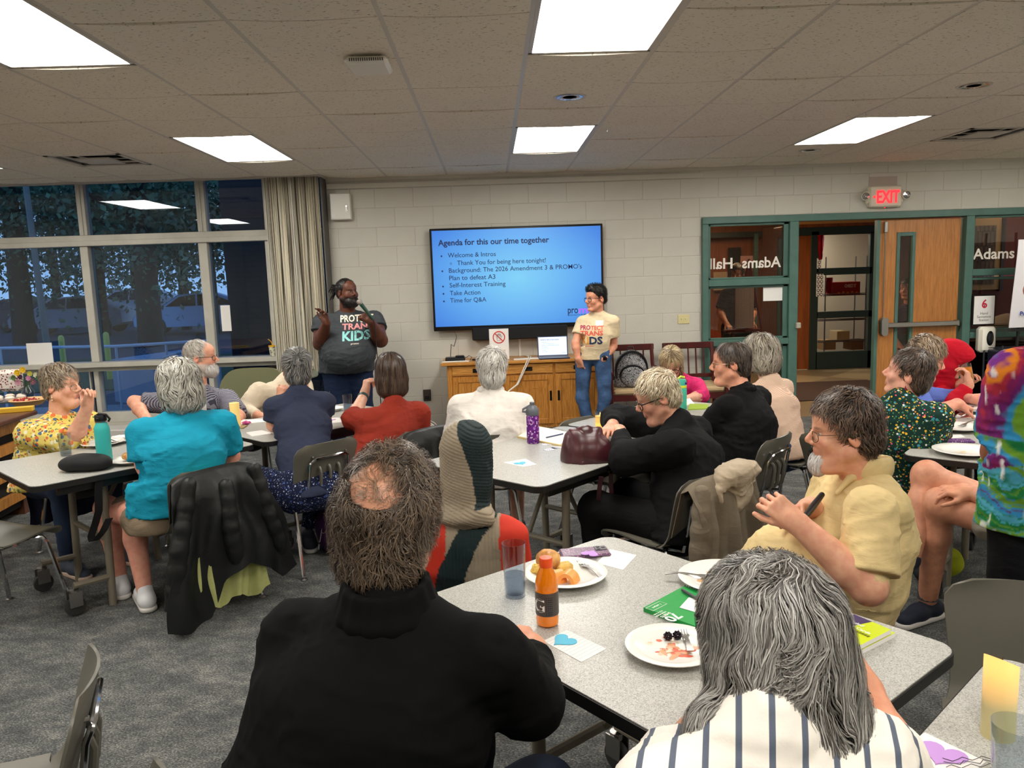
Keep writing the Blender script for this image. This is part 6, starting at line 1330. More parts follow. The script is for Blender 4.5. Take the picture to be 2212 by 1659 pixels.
def pleat(X, D): sx = (X-p.hip)@p.side; return D+.0028*np.sin(sx*520)*(sx > -.06)*(sx < .15)+.008*noise3(X*V(9, 9, 7), 5)+.004*noise3(X*22, 6)
p.cloth('colour_block_wrap', T, bodym, .006, pleat, col=wrapcol, cut=[(V(0, 0, .40), (0, 0, -1))])
H = Sdf(); 
for c_, r_ in (((0, -.012, .048), (.092, .112, .094)), ((0, -.01, -.03), (.094, .105, .10)), ((0, -.015, -.10), (.085, .088, .07))): H.ell(p.W(*c_), np.array(r_)*.97, p.R, .03)
H.seg(p.W(0, -.02, -.10), p.nb+V(0, 0, .0), .075, .070, .04); H.ell(p.nb+V(0, -.02, -.0), (.105, .085, .034), None, .04); H.ell(p.W(0, .105, -.01), (.06, .06, .085), p.R, .015, sub=True)
H.seg(p.nb+V(.04, -.07, .01), p.nb+V(.085, -.07, -.01), .026, .018, .03)
def hcol(v):
    L = ((v-p.c)@p.R.T)/.97; c = np.repeat(LINC(tp)[None], len(v), 0); m = (L[:, 2] > -.16) & (L[:, 0] > np.interp(L[:, 2], [-.16, -.05, .06, .13, .17], [.066, .056, .030, -.010, -.05])); c[m] = LINC(dg); c *= (.93+.12*np.sin(L[:, 2]*560+L[:, 0]*190+4*noise3(L*14, 2)))[:, None]; return np.clip(c, 0, 1)
def hpl(X, D): L = ((X-p.c)@p.R.T)/.97; return D+.0020*np.sin(L[:, 2]*560+L[:, 0]*190+4*noise3(L*14, 2))+.003*noise3(X*30, 3)
p.cloth('headscarf', H, scarfm, .0042, hpl, col=hcol, rel=0); p.eyes(); p.finish()
# ---- I large man in black pullover (nearest)
hc = P_(842, 1118, -1.78); hip = V(-.58, -1.98, .47); tf = nrm(V(.30, .95, 0)); blk = mat('black_knit', (7, 7, 8), .85, noise=.25, nscale=4, bump=.35, bscale=700, bdist=.0008, spec=.15)
p = person_seated('large man with bushy brown hair, bald crown and black pullover, nearest the camera', hc, (.35, .93, .02), (204, 148, 120), tf, hip, sc=1.02, sw=.47, rc=.165, rw=.175, rh=.19, q=1.38, neck=P_(838, 1300, -1.86), shirt=blk, slv=(1.80, 1.80), lo=.06, slope=.065, hunch=.1, th=.0075,
    arms={'R': (P_(1138, 1512, -1.86), P_(1147, 1405, -1.62), dict(d=(-.35, .9, .12), b=(.30, .0, .95), curl=(62, 68, 72, 76), thumb=(-.1, .5))), 'L': (P_(665, 1560, -1.75), P_(800, 1480, -1.50), dict(d=(.8, .6, 0), b=(0, 0, 1), curl=(40, 40, 40, 40)))}, legs=dict(j=seated_legs(hip, V(.75, .66, 0), .46), m=fabric('navy_trousers', (30, 38, 54)), rt=.11, rk=.085, f=1.9, shoe=sneaker), headkw=dict(neckr=.064, h=.004, chub=.5), foldamp=.004, slr=(.080, .072), armr=(.052, .048, .036), fseed=51, res=1)
S_ = Sdf(); n_ = p.nb
ring = [n_+V(.076*math.cos(a), .070*math.sin(a)-.01, .042+.010*math.sin(a)) for a in np.linspace(PI*.62, PI*2.38, 14)]
for a, b in zip(ring[:-1], ring[1:]): [S_.seg(a-V(0, 0, h_)+(a-n_)*V(1, 1, 0)*w_, b-V(0, 0, h_)+(b-n_)*V(1, 1, 0)*w_, .007+h_*.12, .007+h_*.12, .015) for h_, w_ in ((0, 0), (.018, .02), (.036, .06), (.052, .14))]
p.cloth('stand_collar', S_, blk, .006)
def Ibald(Q):
    d = np.sqrt(((Q-np.array([.022, -.078, .088]))/np.array([.052, .050, .044]))**2 @ np.ones(3)); return np.clip(np.minimum((d-1)*.03, np.maximum(.055-Q[:, 1], .0)+(Q[:, 2] > .06)*.02-.0), -.03, .03)
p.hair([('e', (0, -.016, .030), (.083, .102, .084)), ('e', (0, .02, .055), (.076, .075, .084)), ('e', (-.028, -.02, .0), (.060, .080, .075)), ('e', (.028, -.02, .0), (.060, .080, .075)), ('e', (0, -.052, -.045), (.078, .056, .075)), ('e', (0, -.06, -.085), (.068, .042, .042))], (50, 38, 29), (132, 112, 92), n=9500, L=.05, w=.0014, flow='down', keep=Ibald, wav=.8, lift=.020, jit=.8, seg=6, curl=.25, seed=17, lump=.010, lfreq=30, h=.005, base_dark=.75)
r_ = np.random.default_rng(5); cv = p.hs; Lh = ((cv-p.c)@p.R.T)/1.02; ok = np.nonzero((Lh[:, 2] > .06) & (((Lh[:, 0]/.065)**2+((Lh[:, 1]+.04)/.085)**2) < 1))[0]; NN = vnormals(p.hs, p.hq)
vv, F, c = strands(cv[ok], NN[ok], lambda Q: Q*0+V(.3, -.9, .2), .045, 420, .0009, .5, p.S, (110, 84, 62), (170, 140, 112), .5, .006, .4, r_, 5); npmesh('thin_crown_hair', [(vv, F, 0)], hairm, p.root, colors=c, kind='stuff'); p.finish()
# ---- J short-haired blonde in black
hc = P_(1420, 858, .40); hip = pz(1485, .12, .47); tf = nrm(V(-.75, .66, 0)); blk2 = mat('black_cotton', (10, 10, 12), .85, noise=.2, nscale=5, bump=.3, bscale=500, bdist=.001, spec=.2)
p = person_seated('person with short white-blond hair, dark glasses and black sweatshirt leaning on the middle table', hc, (-.93, .05, -.38), (212, 158, 134), tf, hip, sw=.41, rc=.135, rw=.145, rh=.16, neck=P_(1468, 908, .36), shirt=blk2, slv=(1.8, 1.8), hunch=.8, lo=.07, slope=.06,
    arms={'L': (P_(1352, 992, .18), P_(1338, 930, .50), dict(d=(-.7, .7, -.05), b=(0, 0, 1), curl=(20, 22, 25, 30)), P_(1462, 965, .10)), 'R': (P_(1330, 905, .85), P_(1322, 922, .55), dict(d=(-.4, -.9, -.05), b=(0, 0, 1), curl=(25, 25, 28, 32)))}, legs=dict(j=seated_legs(hip, tf, .40), m=fabric('black_trousers', (14, 14, 16)), rt=.10, rk=.085, f=1.95, shoe=sneaker), headkw=dict(fem=True, chub=.3, brow=(150, 126, 100)), foldamp=.006, slr=(.082, .078), fseed=61)
p.hair([('e', (0, -.016, .046), (.088, .106, .094)), ('e', (0, -.055, -.02), (.074, .058, .065))], (176, 158, 128), (240, 230, 206), n=1700, L=.045, w=.0034, flow='front', keep=mask_short(.062, .0, -.075), wav=.35, lift=.011, jit=.3, seed=19, lump=.005)
p.glasses(lashm, .0026, .026, .019); p.eyes((90, 110, 90)); p.finish()
# ---- K woman in pink
hip = pz(1462, 2.75, .46); tf = nrm(V(-.15, -1, 0)); pinkm = mat('pink_crinkle', (214, 34, 108), .8, noise=.12, nscale=30, bump=.8, bscale=120, bdist=.004)
p = person_seated('woman with blond hair and glasses in bright pink crinkled top, head bent down', P_(1450, 785, 2.52), (-.25, -.80, -.55), (226, 170, 146), tf, hip, sw=.37, rc=.11, rw=.12, neck=P_(1462, 812, 2.62), shirt=pinkm, slv=(1.35, 1.35), hunch=.5, arms={'L': (P_(1516, 855, 2.45), P_(1470, 868, 2.2), dict(d=(-.8, -.3, 0), b=(0, 0, 1))), 'R': (P_(1398, 850, 2.45), P_(1425, 868, 2.2), dict(d=(.5, -.4, 0), b=(0, 0, 1)))}, legs=dict(j=seated_legs(hip, tf, .36), m=darkp), headkw=dict(fem=True, brow=(150, 120, 90)), foldamp=.006, fseed=71)
p.hair([('e', (0, -.012, .045), (.090, .106, .096)), ('e', (0, -.05, -.03), (.080, .065, .085)), ('e', (.068, .0, -.05), (.022, .04, .075)), ('e', (-.068, .0, -.05), (.022, .04, .075))], (136, 112, 80), (232, 212, 168), n=1500, L=.10, w=.0042, flow='down', keep=lambda Q: np.clip(np.maximum(np.maximum(.03-Q[:, 1], (Q[:, 2]-.075)), -.01+0*Q[:, 0]), -.03, .03), wav=.15, lift=.006, jit=.15, seg=6, seed=21, crown=(0, .03, .13))
p.glasses(lashm, .0022, .027, .019); p.eyes(); p.finish()
# ---- L balding man, black polo
hc = P_(1578, 785, 1.06); hip = pz(1600, .92, .47); tf = nrm(V(-.72, .70, 0))
p = person_seated('balding dark-haired man with glasses and black polo shirt, looking left', hc, (-.98, .22, -.06), (212, 152, 124), tf, hip, sw=.45, rc=.145, rw=.155, rh=.165, neck=P_(1605, 842, 1.02), shirt=blk2, slv=(1.0, 1.0), hunch=.4, lo=.06, slope=.05,
    arms={'L': (P_(1512, 945, 1.0), P_(1470, 940, 1.30), dict(d=(-.7, .6, 0), b=(0, 0, 1))), 'R': (P_(1560, 900, 1.55), P_(1500, 905, 1.6), dict(d=(-.7, .5, 0), b=(0, 0, 1)))}, legs=dict(j=seated_legs(hip, tf, .42), m=darkp, rt=.10, shoe=sneaker), headkw=dict(neckr=.062, chub=.3), foldamp=.006, slr=(.076, .074), fseed=81)
S_ = Sdf(); n_ = p.nb
for a in np.linspace(-.5, PI+.5, 9): S_.ell(n_+V(.062*math.cos(a+PI), .060*math.sin(a+PI)+.0, .008), (.013, .013, .020), None, .03)
p.cloth('collar', S_, blk2, .006)
bm_ = mask_short(.075, .015, -.085)
def Lk(Q):
    d = np.sqrt(((Q-np.array([.02, -.02, .118]))/np.array([.05, .06, .04]))**2 @ np.ones(3)); return np.minimum(bm_(Q), np.clip((d-1)*.03, -.03, .03))
p.hair(CAP, (44, 36, 32), (124, 108, 96), n=1700, L=.04, w=.0028, flow='down', keep=Lk, wav=.15, lift=.006, jit=.15, seed=23, lump=.003); p.glasses(wirem, .0016, .025, .016); p.eyes(); p.finish()
# ---- M grey hair, beige ribbed sweater
hc = P_(1640, 768, 1.72); hip = pz(1690, 1.45, .46); tf = nrm(V(-.60, .80, 0)); ribm = stripes('ribbed_beige', (226, 196, 172), (200, 168, 146), 60.0, (0, 1.15, .3), .6)
p = person_seated('person with thick wavy grey hair and beige ribbed sweater, behind the balding man', hc, (-.75, .66, 0), (220, 170, 146), tf, hip, sw=.38, rc=.12, rw=.125, rh=.14, neck=P_(1664, 818, 1.66), shirt=ribm, slv=(1.8, 1.8), hunch=.3, lo=.08, slope=.05, legs=dict(j=seated_legs(hip, tf, .4), m=jeans, rt=.09, shoe=sneaker), headkw=dict(fem=True), foldamp=.004, fseed=91)
p.hair([('e', (0, -.012, .05), (.105, .120, .102)), ('e', (0, -.04, -.02), (.112, .100, .085)), ('e', (0, -.05, -.07), (.104, .078, .045))], (122, 112, 98), (214, 206, 188), n=2300, L=.10, w=.0042, flow='down', wav=.6, lift=.012, jit=.25, seg=7, seed=25, lump=.008, lfreq=34, keep=lambda Q: np.clip(np.maximum(.035-Q[:, 1], Q[:, 2]-.06), -.03, .03)); p.finish()
# ---- N man in beige polo
hc = P_(1822, 932, -.82); hip = V(.93, -.78, .47); tf = nrm(V(-.90, -.10, 0)); polom = fabric('beige_polo', (216, 192, 140), bump=.3, bscale=600)
nk = P_(1868, 1020, -.80); shN = P_(1880, 1105, -1.02); elN = P_(1876, 1268, -1.12); wrN = P_(1722, 1130, -1.03)
p = person_seated('man with dark hair, glasses and white goatee in beige polo, holding a black case', hc, (-.97, .18, -.08), (216, 160, 132), tf, hip, sc=1.0, sw=.42, rc=.155, rw=.175, rh=.175, q=1.28, belly=.09, neck=nk, shirt=polom, slv=(.86, .85), hunch=.2, lo=.05, slope=.055, th=.0075,
    arms={'L': (elN, wrN, dict(d=(-.55, .25, .50), b=(-.2, -.85, .3), curl=(48, 52, 56, 60), thumb=(.5, .3)), shN), 'R': (P_(1760, 1180, -.55), P_(1752, 1096, -.82), dict(d=(-.6, -.4, .10), b=(-.3, .4, .85), curl=(45, 48, 50, 52)))}, legs=dict(j=seated_legs(hip, V(-.9, -.3, 0), .40), m=fabric('tan_trousers', (120, 104, 80)), rt=.10, shoe=sneaker), headkw=dict(neckr=.066, chub=.6, h=.004, brow=(110, 90, 76)), foldamp=.0055, slr=(.080, .086), armr=(.056, .052, .034), fseed=101)
S_ = Sdf(); n_ = p.nb
for a in np.linspace(-.9, PI+.9, 15): q_ = n_+V(.074*math.cos(a-PI/2), .072*math.sin(a-PI/2)-.0, .030+.01*math.cos(a)); S_.ell(q_-V(0, 0, .012), (.013, .013, .034), None, .03)
S_.seg(n_+V(-.07, -.05, .0), n_+V(-.12, -.06, -.05), .013, .008, .02); p.cloth('collar', S_, polom, .005)
p.hair([('e', (0, -.014, .046), (.092, .110, .098)), ('e', (0, -.058, -.02), (.080, .064, .075))], (46, 34, 28), (130, 104, 84), n=3200, L=.035, w=.0026, flow='crown', keep=mask_short(.080, .012, -.085), wav=.45, lift=.012, jit=.35, seed=27, lump=.006, lfreq=45, h=.0045)
p.hair([('e', (0, .074, -.094), (.034, .038, .036)), ('e', (0, .085, -.115), (.024, .026, .024))], (190, 184, 178), (244, 242, 240), n=900, L=.03, w=.0018, flow=lambda Q: Q*0+V(0, .35, -1), keep=lambda Q: np.clip(-.066-Q[:, 2], -.03, .03), lift=.005, seed=5, name='goatee', lump=.003)
p.glasses(wirem, .0014, .024, .017); p.eyes((70, 90, 110)); m_ = MB(); a_ = P_(1738, 1118, -1.0); b_ = P_(1776, 1068, -.88); m_.tube([a_, a_*.5+b_*.5, b_], [.010, .011, .009], 10)
p.finish(); tag(m_.build('spectacles_case', mat('black_plastic')), 'slim black case held in both hands by the man in beige polo', 'case')
# ---- O dark print blouse
hc = P_(1962, 808, .50); hip = pz(1948, .55, .46); tf = nrm(V(.45, .85, 0))
p = person_seated('woman with cropped dark hair in dark green school-print blouse, turned away', hc, (-.78, .58, .18), (222, 166, 144), tf, hip, sw=.39, rc=.125, rw=.14, rh=.15, neck=P_(1945, 862, .46), shirt=school, slv=(1.5, 1.5), lo=.08, slope=.055, arms={'R': (P_(2020, 940, .55), P_(2035, 915, .85), dict(d=(.3, .9, 0), b=(0, 0, 1))), 'L': (P_(1855, 940, .70), P_(1900, 930, 1.0), dict(d=(.6, .8, 0), b=(0, 0, 1)))}, legs=dict(j=seated_legs(hip, tf, .40), m=fabric('khaki_trousers', (140, 130, 108)), rt=.10, f=1.9, shoe=sneaker), headkw=dict(fem=True), foldamp=.006, slr=(.076, .070), fseed=111, colf=None)
p.hair([('e', (0, -.016, .045), (.088, .106, .096)), ('e', (0, -.058, -.025), (.074, .058, .070))], (58, 46, 38), (118, 98, 84), n=2200, L=.035, w=.003, flow='crown', keep=mask_short(.072, .010, -.095), wav=.25, lift=.007, jit=.2, seed=29, lump=.004)
m_ = MB(); e_ = p.W(-.083, -.010, -.045); m_.lathe([(0, 0), (.003, -.01), (.007, -.022), (.004, -.032), (0, -.034)], e_, 8); m_.build('earring', mat('earring_red', (130, 30, 40), .3), p.root); p.finish()
# ---- P blue shirt with glasses
hc = P_(1998, 775, 1.22); hip = pz(1985, 1.30, .46); tf = nrm(V(.85, -.35, 0)); bluem = fabric('blue_shirt', (92, 112, 186), bump=.2)
p = person_seated('woman with wavy grey-blond hair, glasses and blue shirt, cutting food', hc, (.88, -.35, -.32), (216, 150, 128), tf, hip, sw=.38, rc=.12, rw=.13, rh=.14, neck=P_(1978, 832, 1.22), shirt=bluem, slv=(1.25, 1.25), lo=.05, hunch=.4, arms={'R': (P_(2015, 893, 1.0), P_(2068, 872, 1.02), dict(d=(.7, .25, -.25), b=(-.1, -.3, .9), curl=(55, 60, 65, 65))), 'L': (P_(2062, 862, 1.55), P_(2108, 862, 1.28), dict(d=(.6, -.3, .1), b=(.2, .9, .3), curl=(45, 50, 55, 60)))}, legs=dict(j=seated_legs(hip, tf, .38), m=darkp), headkw=dict(fem=True, chub=.3), foldamp=.005, fseed=121)
p.hair([('e', (0, -.012, .050), (.094, .108, .098)), ('e', (0, -.052, -.01), (.078, .060, .060))], (112, 90, 70), (190, 168, 140), n=1500, L=.05, w=.0036, flow='front', keep=mask_short(.06, .0, -.07), wav=.6, lift=.012, jit=.4, seed=31, lump=.009, lfreq=40)
p.glasses(wirem, .0014, .024, .018); p.eyes(); p.finish()
# ---- Q red hoodie, drinking
hc = P_(2056, 778, 1.70); hip = pz(2040, 1.85, .46); tf = nrm(V(.8, -.5, 0)); redm = fabric('red_fleece', (186, 20, 40), bump=.25)
glassP = P_(2088, 803, 1.52)
p = person_seated('child in bright red hooded sweatshirt drinking orange juice', hc, (.82, -.42, -.42), (206, 150, 124), tf, hip, sc=.90, sw=.34, rc=.11, rw=.12, rh=.13, neck=P_(2040, 828, 1.74), shirt=redm, slv=(1.92, 1.92), hunch=.4, arms={'R': (P_(2058, 878, 1.42), P_(2092, 832, 1.42), dict(d=(.1, .35, .85), b=(.75, -.7, .2), curl=(38, 40, 42, 44), thumb=(.5, .6))), 'L': (P_(2080, 872, 2.0), P_(2072, 832, 1.66), dict(d=(.5, -.3, .7), b=(-.4, .8, .2), curl=(40, 42, 44, 46)))}, legs=dict(j=seated_legs(hip, tf, .36), m=darkp), headkw=dict(fem=True), foldamp=.006, slr=(.072, .066), fseed=131)
H = Sdf()
for c_, r_ in (((0, -.020, .052), (.104, .120, .100)), ((0, -.03, -.03), (.102, .108, .10)), ((0, .03, .068), (.092, .095, .060))): H.ell(p.W(*c_), np.array(r_)*.92, p.R, .03)
H.seg(p.W(0, -.03, -.08), p.nb, .085, .09, .04); H.ell(p.W(0, .14, -.035), (.066, .11, .105), p.R, .015, sub=True); p.cloth('hood', H, redm, .006, fold_post(.005, 77)); p.hair([('e', (0, .02, .055), (.075, .085, .055))], (60, 40, 30), (110, 80, 60), n=200, L=.03, keep=mask_short(.055, .03, .02)); p.eyes(); p.finish()
# ---- R standing person in tie-dye shirt
tie = vmat('tie_dye', .85, .2, .2, 300); base = V(P_(2275, 1000, -1.0)[0], -1.0, 0); p = Person('person standing in a tie-dye T-shirt, cut by the right edge of the photo', base, (150, 98, 76)); p.head(base+V(0, .02, 1.54), (-.2, .98, 0)); T = p.torso((-.1, 1, 0), base+V(0, 0, .88), .43, .14, .15, .16, 1.35, None, 0, 0, .10, 0, .05); cuts = []
for sd, sh, dx in (('R', p.shR, 1), ('L', p.shL, -1)):
    el = sh+V(.05, -.0 if dx > 0 else .12, -.27); wr = el+V(-.02 if dx > 0 else .16, .20, -.02); cuts.append(p.sleeve(T, sh, el, None, .75, .068, .078)); p.arm(sh, el, wr, dict(d=(0, .8, -.5), b=(dx, 0, .3), **relax_hand), .056, .046, .03, left=(dx < 0), upper=.3)
def tiecol(v):
    L = v-(base+V(-.05, -.16, 1.08)); a = np.arctan2(L[:, 2], L[:, 0]); r = np.sqrt(L[:, 0]**2+L[:, 2]**2); t = (r*5.2+a*.35+.16*noise3(v*14, 3)+.06*noise3(v*45, 4)) % 1.0
    cols = [LINC(x) for x in ((120, 28, 84), (160, 40, 60), (206, 120, 30), (104, 36, 116), (38, 92, 150), (70, 150, 176), (24, 110, 60), (96, 140, 40), (44, 128, 176), (96, 28, 96))]; n = len(cols); x = t*n; i = np.floor(x).astype(int) % n; f = np.clip((x-np.floor(x)-.6)/.4, 0, 1)[:, None]; C_ = np.array(cols)
    low = v[:, 2] < .98+.03*noise3(v*9, 8); j = np.where(low, 5+(np.floor(x*.7).astype(int) % 4), i); c = C_[j]*(1-f)+C_[(j+1) % n]*f; w_ = np.clip((noise3(v*V(60, 60, 18), 6)-.45)*4, 0, .7)[:, None]; return c*(1-w_)+w_*.75
p.cloth('tie_dye_shirt', T, tie, .006, p.posts(cuts, fold_post(.006, 141)), col=tiecol, cut=[(V(0, 0, .79), (0, 0, -1))])
p.legs(base+V(.10, 0, .46), base+V(.11, 0, .06), base+V(-.10, 0, .46), base+V(-.11, 0, .06), fabric('black_trousers2', (18, 18, 22)), .092, .07, .055, f=1.97)
for dx in (.11, -.11): p.shoe(base+V(dx, 0, .06), (0, 1, 0), sneaker)
p.hair(CAP, (30, 24, 22), (70, 60, 54), n=300, keep=mask_short()); p.finish()
# ---- S seated person in shorts with crossed legs
hip = V(2.06, -.40, .50); tf = nrm(V(-.95, .25, 0)); greym = fabric('grey_shirt', (96, 100, 108)); p = Person('seated person in grey shorts with legs crossed and hands clasped, mostly hidden by tie-dye shirt', hip, (196, 140, 112)); p.head(hip+V(-.02, .02, .62), tf); T = p.torso(tf, hip, .42, .13, .14, .15); cuts = []
kn1 = P_(2003, 1030, .02); kn2 = P_(2030, 1090, -.10); hands_ = P_(2092, 1062, -.16)
for sd, sh in (('R', p.shR), ('L', p.shL)): 
    el = sh+V(.0, 0, -.27)+p.tf*.10; cuts.append(p.sleeve(T, sh, el, None, .8, .07, .07)); dx = 1 if sd == 'R' else -1; p.arm(sh, el, hands_+p.side*.03*dx, dict(d=nrm(tf-p.side*dx*.3), b=(0, -.2, 1), curl=(35, 38, 40, 42)), left=(sd == 'L'))
p.cloth('shirt', T, greym, .010, p.posts(cuts, fold_post(.006, 151)), cut=[(V(0, 0, .45), (0, 0, -1))])
L = Sdf(); hR, hL = hip+p.side*.09, hip-p.side*.09; L.seg(hR, hL, .12, .12, .05); L.seg(hL, hL+(kn2-hL)*.62, .095, .085, .04); L.seg(hR, hR+(kn1-hR)*.5, .095, .088, .04); p.cloth('shorts', L, fabric('grey_shorts', (148, 142, 130)), .008, fold_post(.006, 155), cut=[(V(0, 0, .43), (0, 0, -1))])
an2 = P_(2000, 1268, -.02); an2[2] = .10; an2 = V(1.72, .02, .10); p.leg_skin(hL, kn2, an2, (.082, .060, .040)); fo = P_(1960, 1150, .12); p.leg_skin(hR, kn1, kn1+V(-.12, -.10, -.34)*1.0, (.080, .060, .040))
sk = MB().tube([an2+V(0, 0, .07), an2], [.042, .044], 12).build('sock', mat('sock_grey', (70, 72, 76), .9), p.root); p.shoe(an2, (-.75, -.35, 0), mat('shoe_navy', (24, 30, 48), .7)); f2 = kn1+V(-.12, -.10, -.34)
S_ = Sdf(); S_.seg(f2, f2+V(-.16, -.05, -.08), .045, .034, .02); p.cloth('shoe_raised', S_, mat('shoe_navy', (24, 30, 48), .7), .007); p.hair(CAP, (60, 50, 44), (120, 110, 100), n=300, keep=mask_short()); p.finish()
# ---- T grey-haired woman in striped shirt
hc = P_(1655, 1395, -2.17); hip = V(.30, -2.52, .47); tf = nrm(V(-.25, .97, 0)); g = NG('striped_cotton'); x_ = g.n('TexWave', Scale=7.2, _wave_type='BANDS'); g.l(g.coord((1, 1, .2), (0, 0, .30)), x_.inputs[0]); g.l(g.ramp(x_.outputs[0], [(.885, (232, 226, 216)), (.92, (84, 92, 108))]), g.b.inputs['Base Color']); g.b.inputs['Roughness'].default_value = .8; n_ = g.n('TexNoise', Scale=260.0); g.l(g.coord(), n_.inputs[0]); g.bump(n_.outputs[0], .25, .001); stm = g.m
p = person_seated('woman with long wavy grey hair and white shirt with dark stripes, nearest on the right', hc, (-.45, .89, -.02), (206, 146, 116), tf, hip, sc=1.0, sw=.41, rc=.13, rw=.135, rh=.15, neck=P_(1655, 1560, -2.28), shirt=stm, slv=(.75, .70), slope=.06, th=.0075, arms={'R': (P_(1930, 1650, -2.10), P_(1868, 1490, -1.98), dict(d=(-.5, .2, .85), b=(.6, -.7, 0), curl=(60, 65, 70, 75))), 'L': (P_(1480, 1640, -2.10), P_(1580, 1520, -1.90), dict(d=(.7, .4, 0), b=(0, 0, 1)))}, legs=dict(j=seated_legs(hip, tf, .42), m=jeans), headkw=dict(fem=True, h=.004), foldamp=.005, slr=(.070, .070), armr=(.050, .043, .030), fseed=161, hunch=.3)
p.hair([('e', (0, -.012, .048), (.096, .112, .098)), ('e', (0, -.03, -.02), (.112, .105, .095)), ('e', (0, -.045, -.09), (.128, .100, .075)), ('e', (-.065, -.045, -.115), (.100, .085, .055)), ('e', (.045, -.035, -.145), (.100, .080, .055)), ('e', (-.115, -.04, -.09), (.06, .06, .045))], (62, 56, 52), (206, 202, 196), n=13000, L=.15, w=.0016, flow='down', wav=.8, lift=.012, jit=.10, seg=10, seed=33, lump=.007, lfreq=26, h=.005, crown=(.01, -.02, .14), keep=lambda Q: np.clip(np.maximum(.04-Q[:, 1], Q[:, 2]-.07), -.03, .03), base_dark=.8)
p.finish()
# ---- U speaker with microphone
def standing(label, base, hc, look, skin, tf, *, sc=1., sw=.42, rc=.13, rw=.14, rh=.15, q=1.35, belly=0, bust=0, shirt, hem, pants, arms, slf=.8, hipz=.90, neck=None, feet=.12, headkw={}, slr=(.075, .075), fseed=1, armr=(.05, .043, .03), foldamp=.006, rt=.10, rk=.075, th=.008, hipr=.11):
    p = Person(label, base, skin); p.head(hc, look, sc=sc, neck=neck, **headkw); hip = V(base[0], base[1], hipz); T = p.torso(tf, hip, sw, rc, rw, rh, q, None, belly, bust, .12, 0, .045); cuts = []
    for sd in ('R', 'L'):
        a = arms[sd]; sh = p.shR if sd == 'R' else p.shL; cuts.append(p.sleeve(T, sh, a[0], None, slf, slr[0], slr[1])); p.arm(sh, a[0], a[1], a[2], *armr, left=(sd == 'L'), upper=.3, sc=sc*.98, h=.0038)
    p.shirt, _, _ = p.cloth('shirt', T, shirt, th, p.posts(cuts, fold_post(foldamp, fseed)), cut=[(V(0, 0, hem), (0, 0, -1))]); s_ = p.side; p.hip = hip-V(0, 0, .02)
    p.legs(hip+s_*.11+V(0, 0, -.44)+p.tf*.03, hip*V(1, 1, 0)+s_*feet+V(0, 0, .07), hip-s_*.11+V(0, 0, -.44)+p.tf*.03, hip*V(1, 1, 0)-s_*feet+V(0, 0, .07), pants, rt, rk, .055, f=1.97, amp=.006, hipr=hipr)
    return p
tf = nrm(V(.22, -1, 0)); base = V(*P_(755, 860, 4.12)[:2], 0); dsk = (92, 54, 38); charc = fabric('charcoal_tee', (62, 66, 70), bump=.25)
p = standing('speaker in charcoal T-shirt with dreadlocks tied back, talking into a microphone', base, P_(750, 632, 4.10), (.72, -.69, .05), dsk, tf, sc=1.03, sw=.54, rc=.185, rw=.195, rh=.20, q=1.30, belly=.05, shirt=charc, hem=P_(750, 806, 3.95)[2], pants=fabric('dark_jeans', (28, 40, 66)), hipz=.86, neck=P_(752, 678, 4.14), rt=.14, rk=.10, headkw=dict(chub=1.2, neckr=.07, beard=(22, 16, 14), brow=(26, 18, 14)),
    arms={'R': (P_(692, 742, 4.02), P_(705, 698, 3.80), dict(d=(-.1, -.3, .95), b=(.45, .85, .1), curl=(18, 24, 30, 36), thumb=(.8, -.1), spread=2.6)), 'L': (P_(822, 735, 4.05), P_(801, 694, 3.84), dict(d=(-.55, -.15, .5), b=(.45, -.85, .1), curl=(72, 76, 80, 84), thumb=(.2, .8)))}, slr=(.098, .10), armr=(.078, .066, .036), slf=.45, fseed=171, foldamp=.008)
def dreadflow(Q): return Q*0+V(0, -1, .2)
p.hair([('e', (0, -.02, .038), (.084, .100, .090)), ('e', (0, -.05, -.01), (.072, .058, .060))], (16, 12, 11), (44, 34, 30), n=500, L=.06, w=.006, flow=dreadflow, keep=mask_short(.066, .01, -.07), lift=.008, seed=41, lump=.006, lfreq=70)
m_ = MB(); rr = random.Random(8); t0 = p.W(0, -.115, .03)
for k in range(20):
    a = rr.uniform(-.9, 1.2); d_ = nrm(V(-1, rr.uniform(-.4, .4), a)); L_ = rr.uniform(.06, .11); m_.tube([t0, t0+d_*L_*.5+V(0, 0, .01), t0+d_*L_*.9-V(0, 0, .012), t0+d_*L_-V(.0, 0, .035)], [.007, .0075, .006, .003], 6)
tag(m_.build('dreadlocks', mat('dread', (22, 17, 16), .8), p.root), kind='stuff')
p.hair([('e', (0, .050, -.085), (.068, .064, .052)), ('e', (0, .055, -.105), (.050, .050, .038))], (16, 12, 11), (40, 30, 26), n=600, L=.02, w=.004, flow=lambda Q: Q*0+V(0, .3, -1), keep=lambda Q: np.clip(np.minimum(-.040-Q[:, 2], Q[:, 1]+.01), -.03, .03)-(np.sqrt((Q[:, 0]/.022)**2+((Q[:, 2]+.060)/.011)**2) < 1)*.05, lift=.004, seed=43, name='beard', lump=.003)
p.eyes((30, 20, 16)); p.finish()
def shirt_print(p, lines, org, xd, nd, cols):
    vs_, fs_, mi_ = [], [], []
    for (body, x, y, size, wdt, ci, bold) in lines:
        v, f = text_mesh(body, size, bold=bold, res=2, width=wdt); k = len(vs_); v = v[:, :2]-[v[:, 0].min(), 0]; vs_ += [(a+x, b+y) for a, b in v]; fs_ += [tuple(i+k for i in ff) for ff in f]; mi_ += [ci]*len(f)
    p.on_surface(p.shirt, vs_, fs_, org, xd, (0, 0, 1), nd, .003, 'shirt_print', [mat('print_%d_%d_%d' % c, c, .7) for c in cols], mi_)
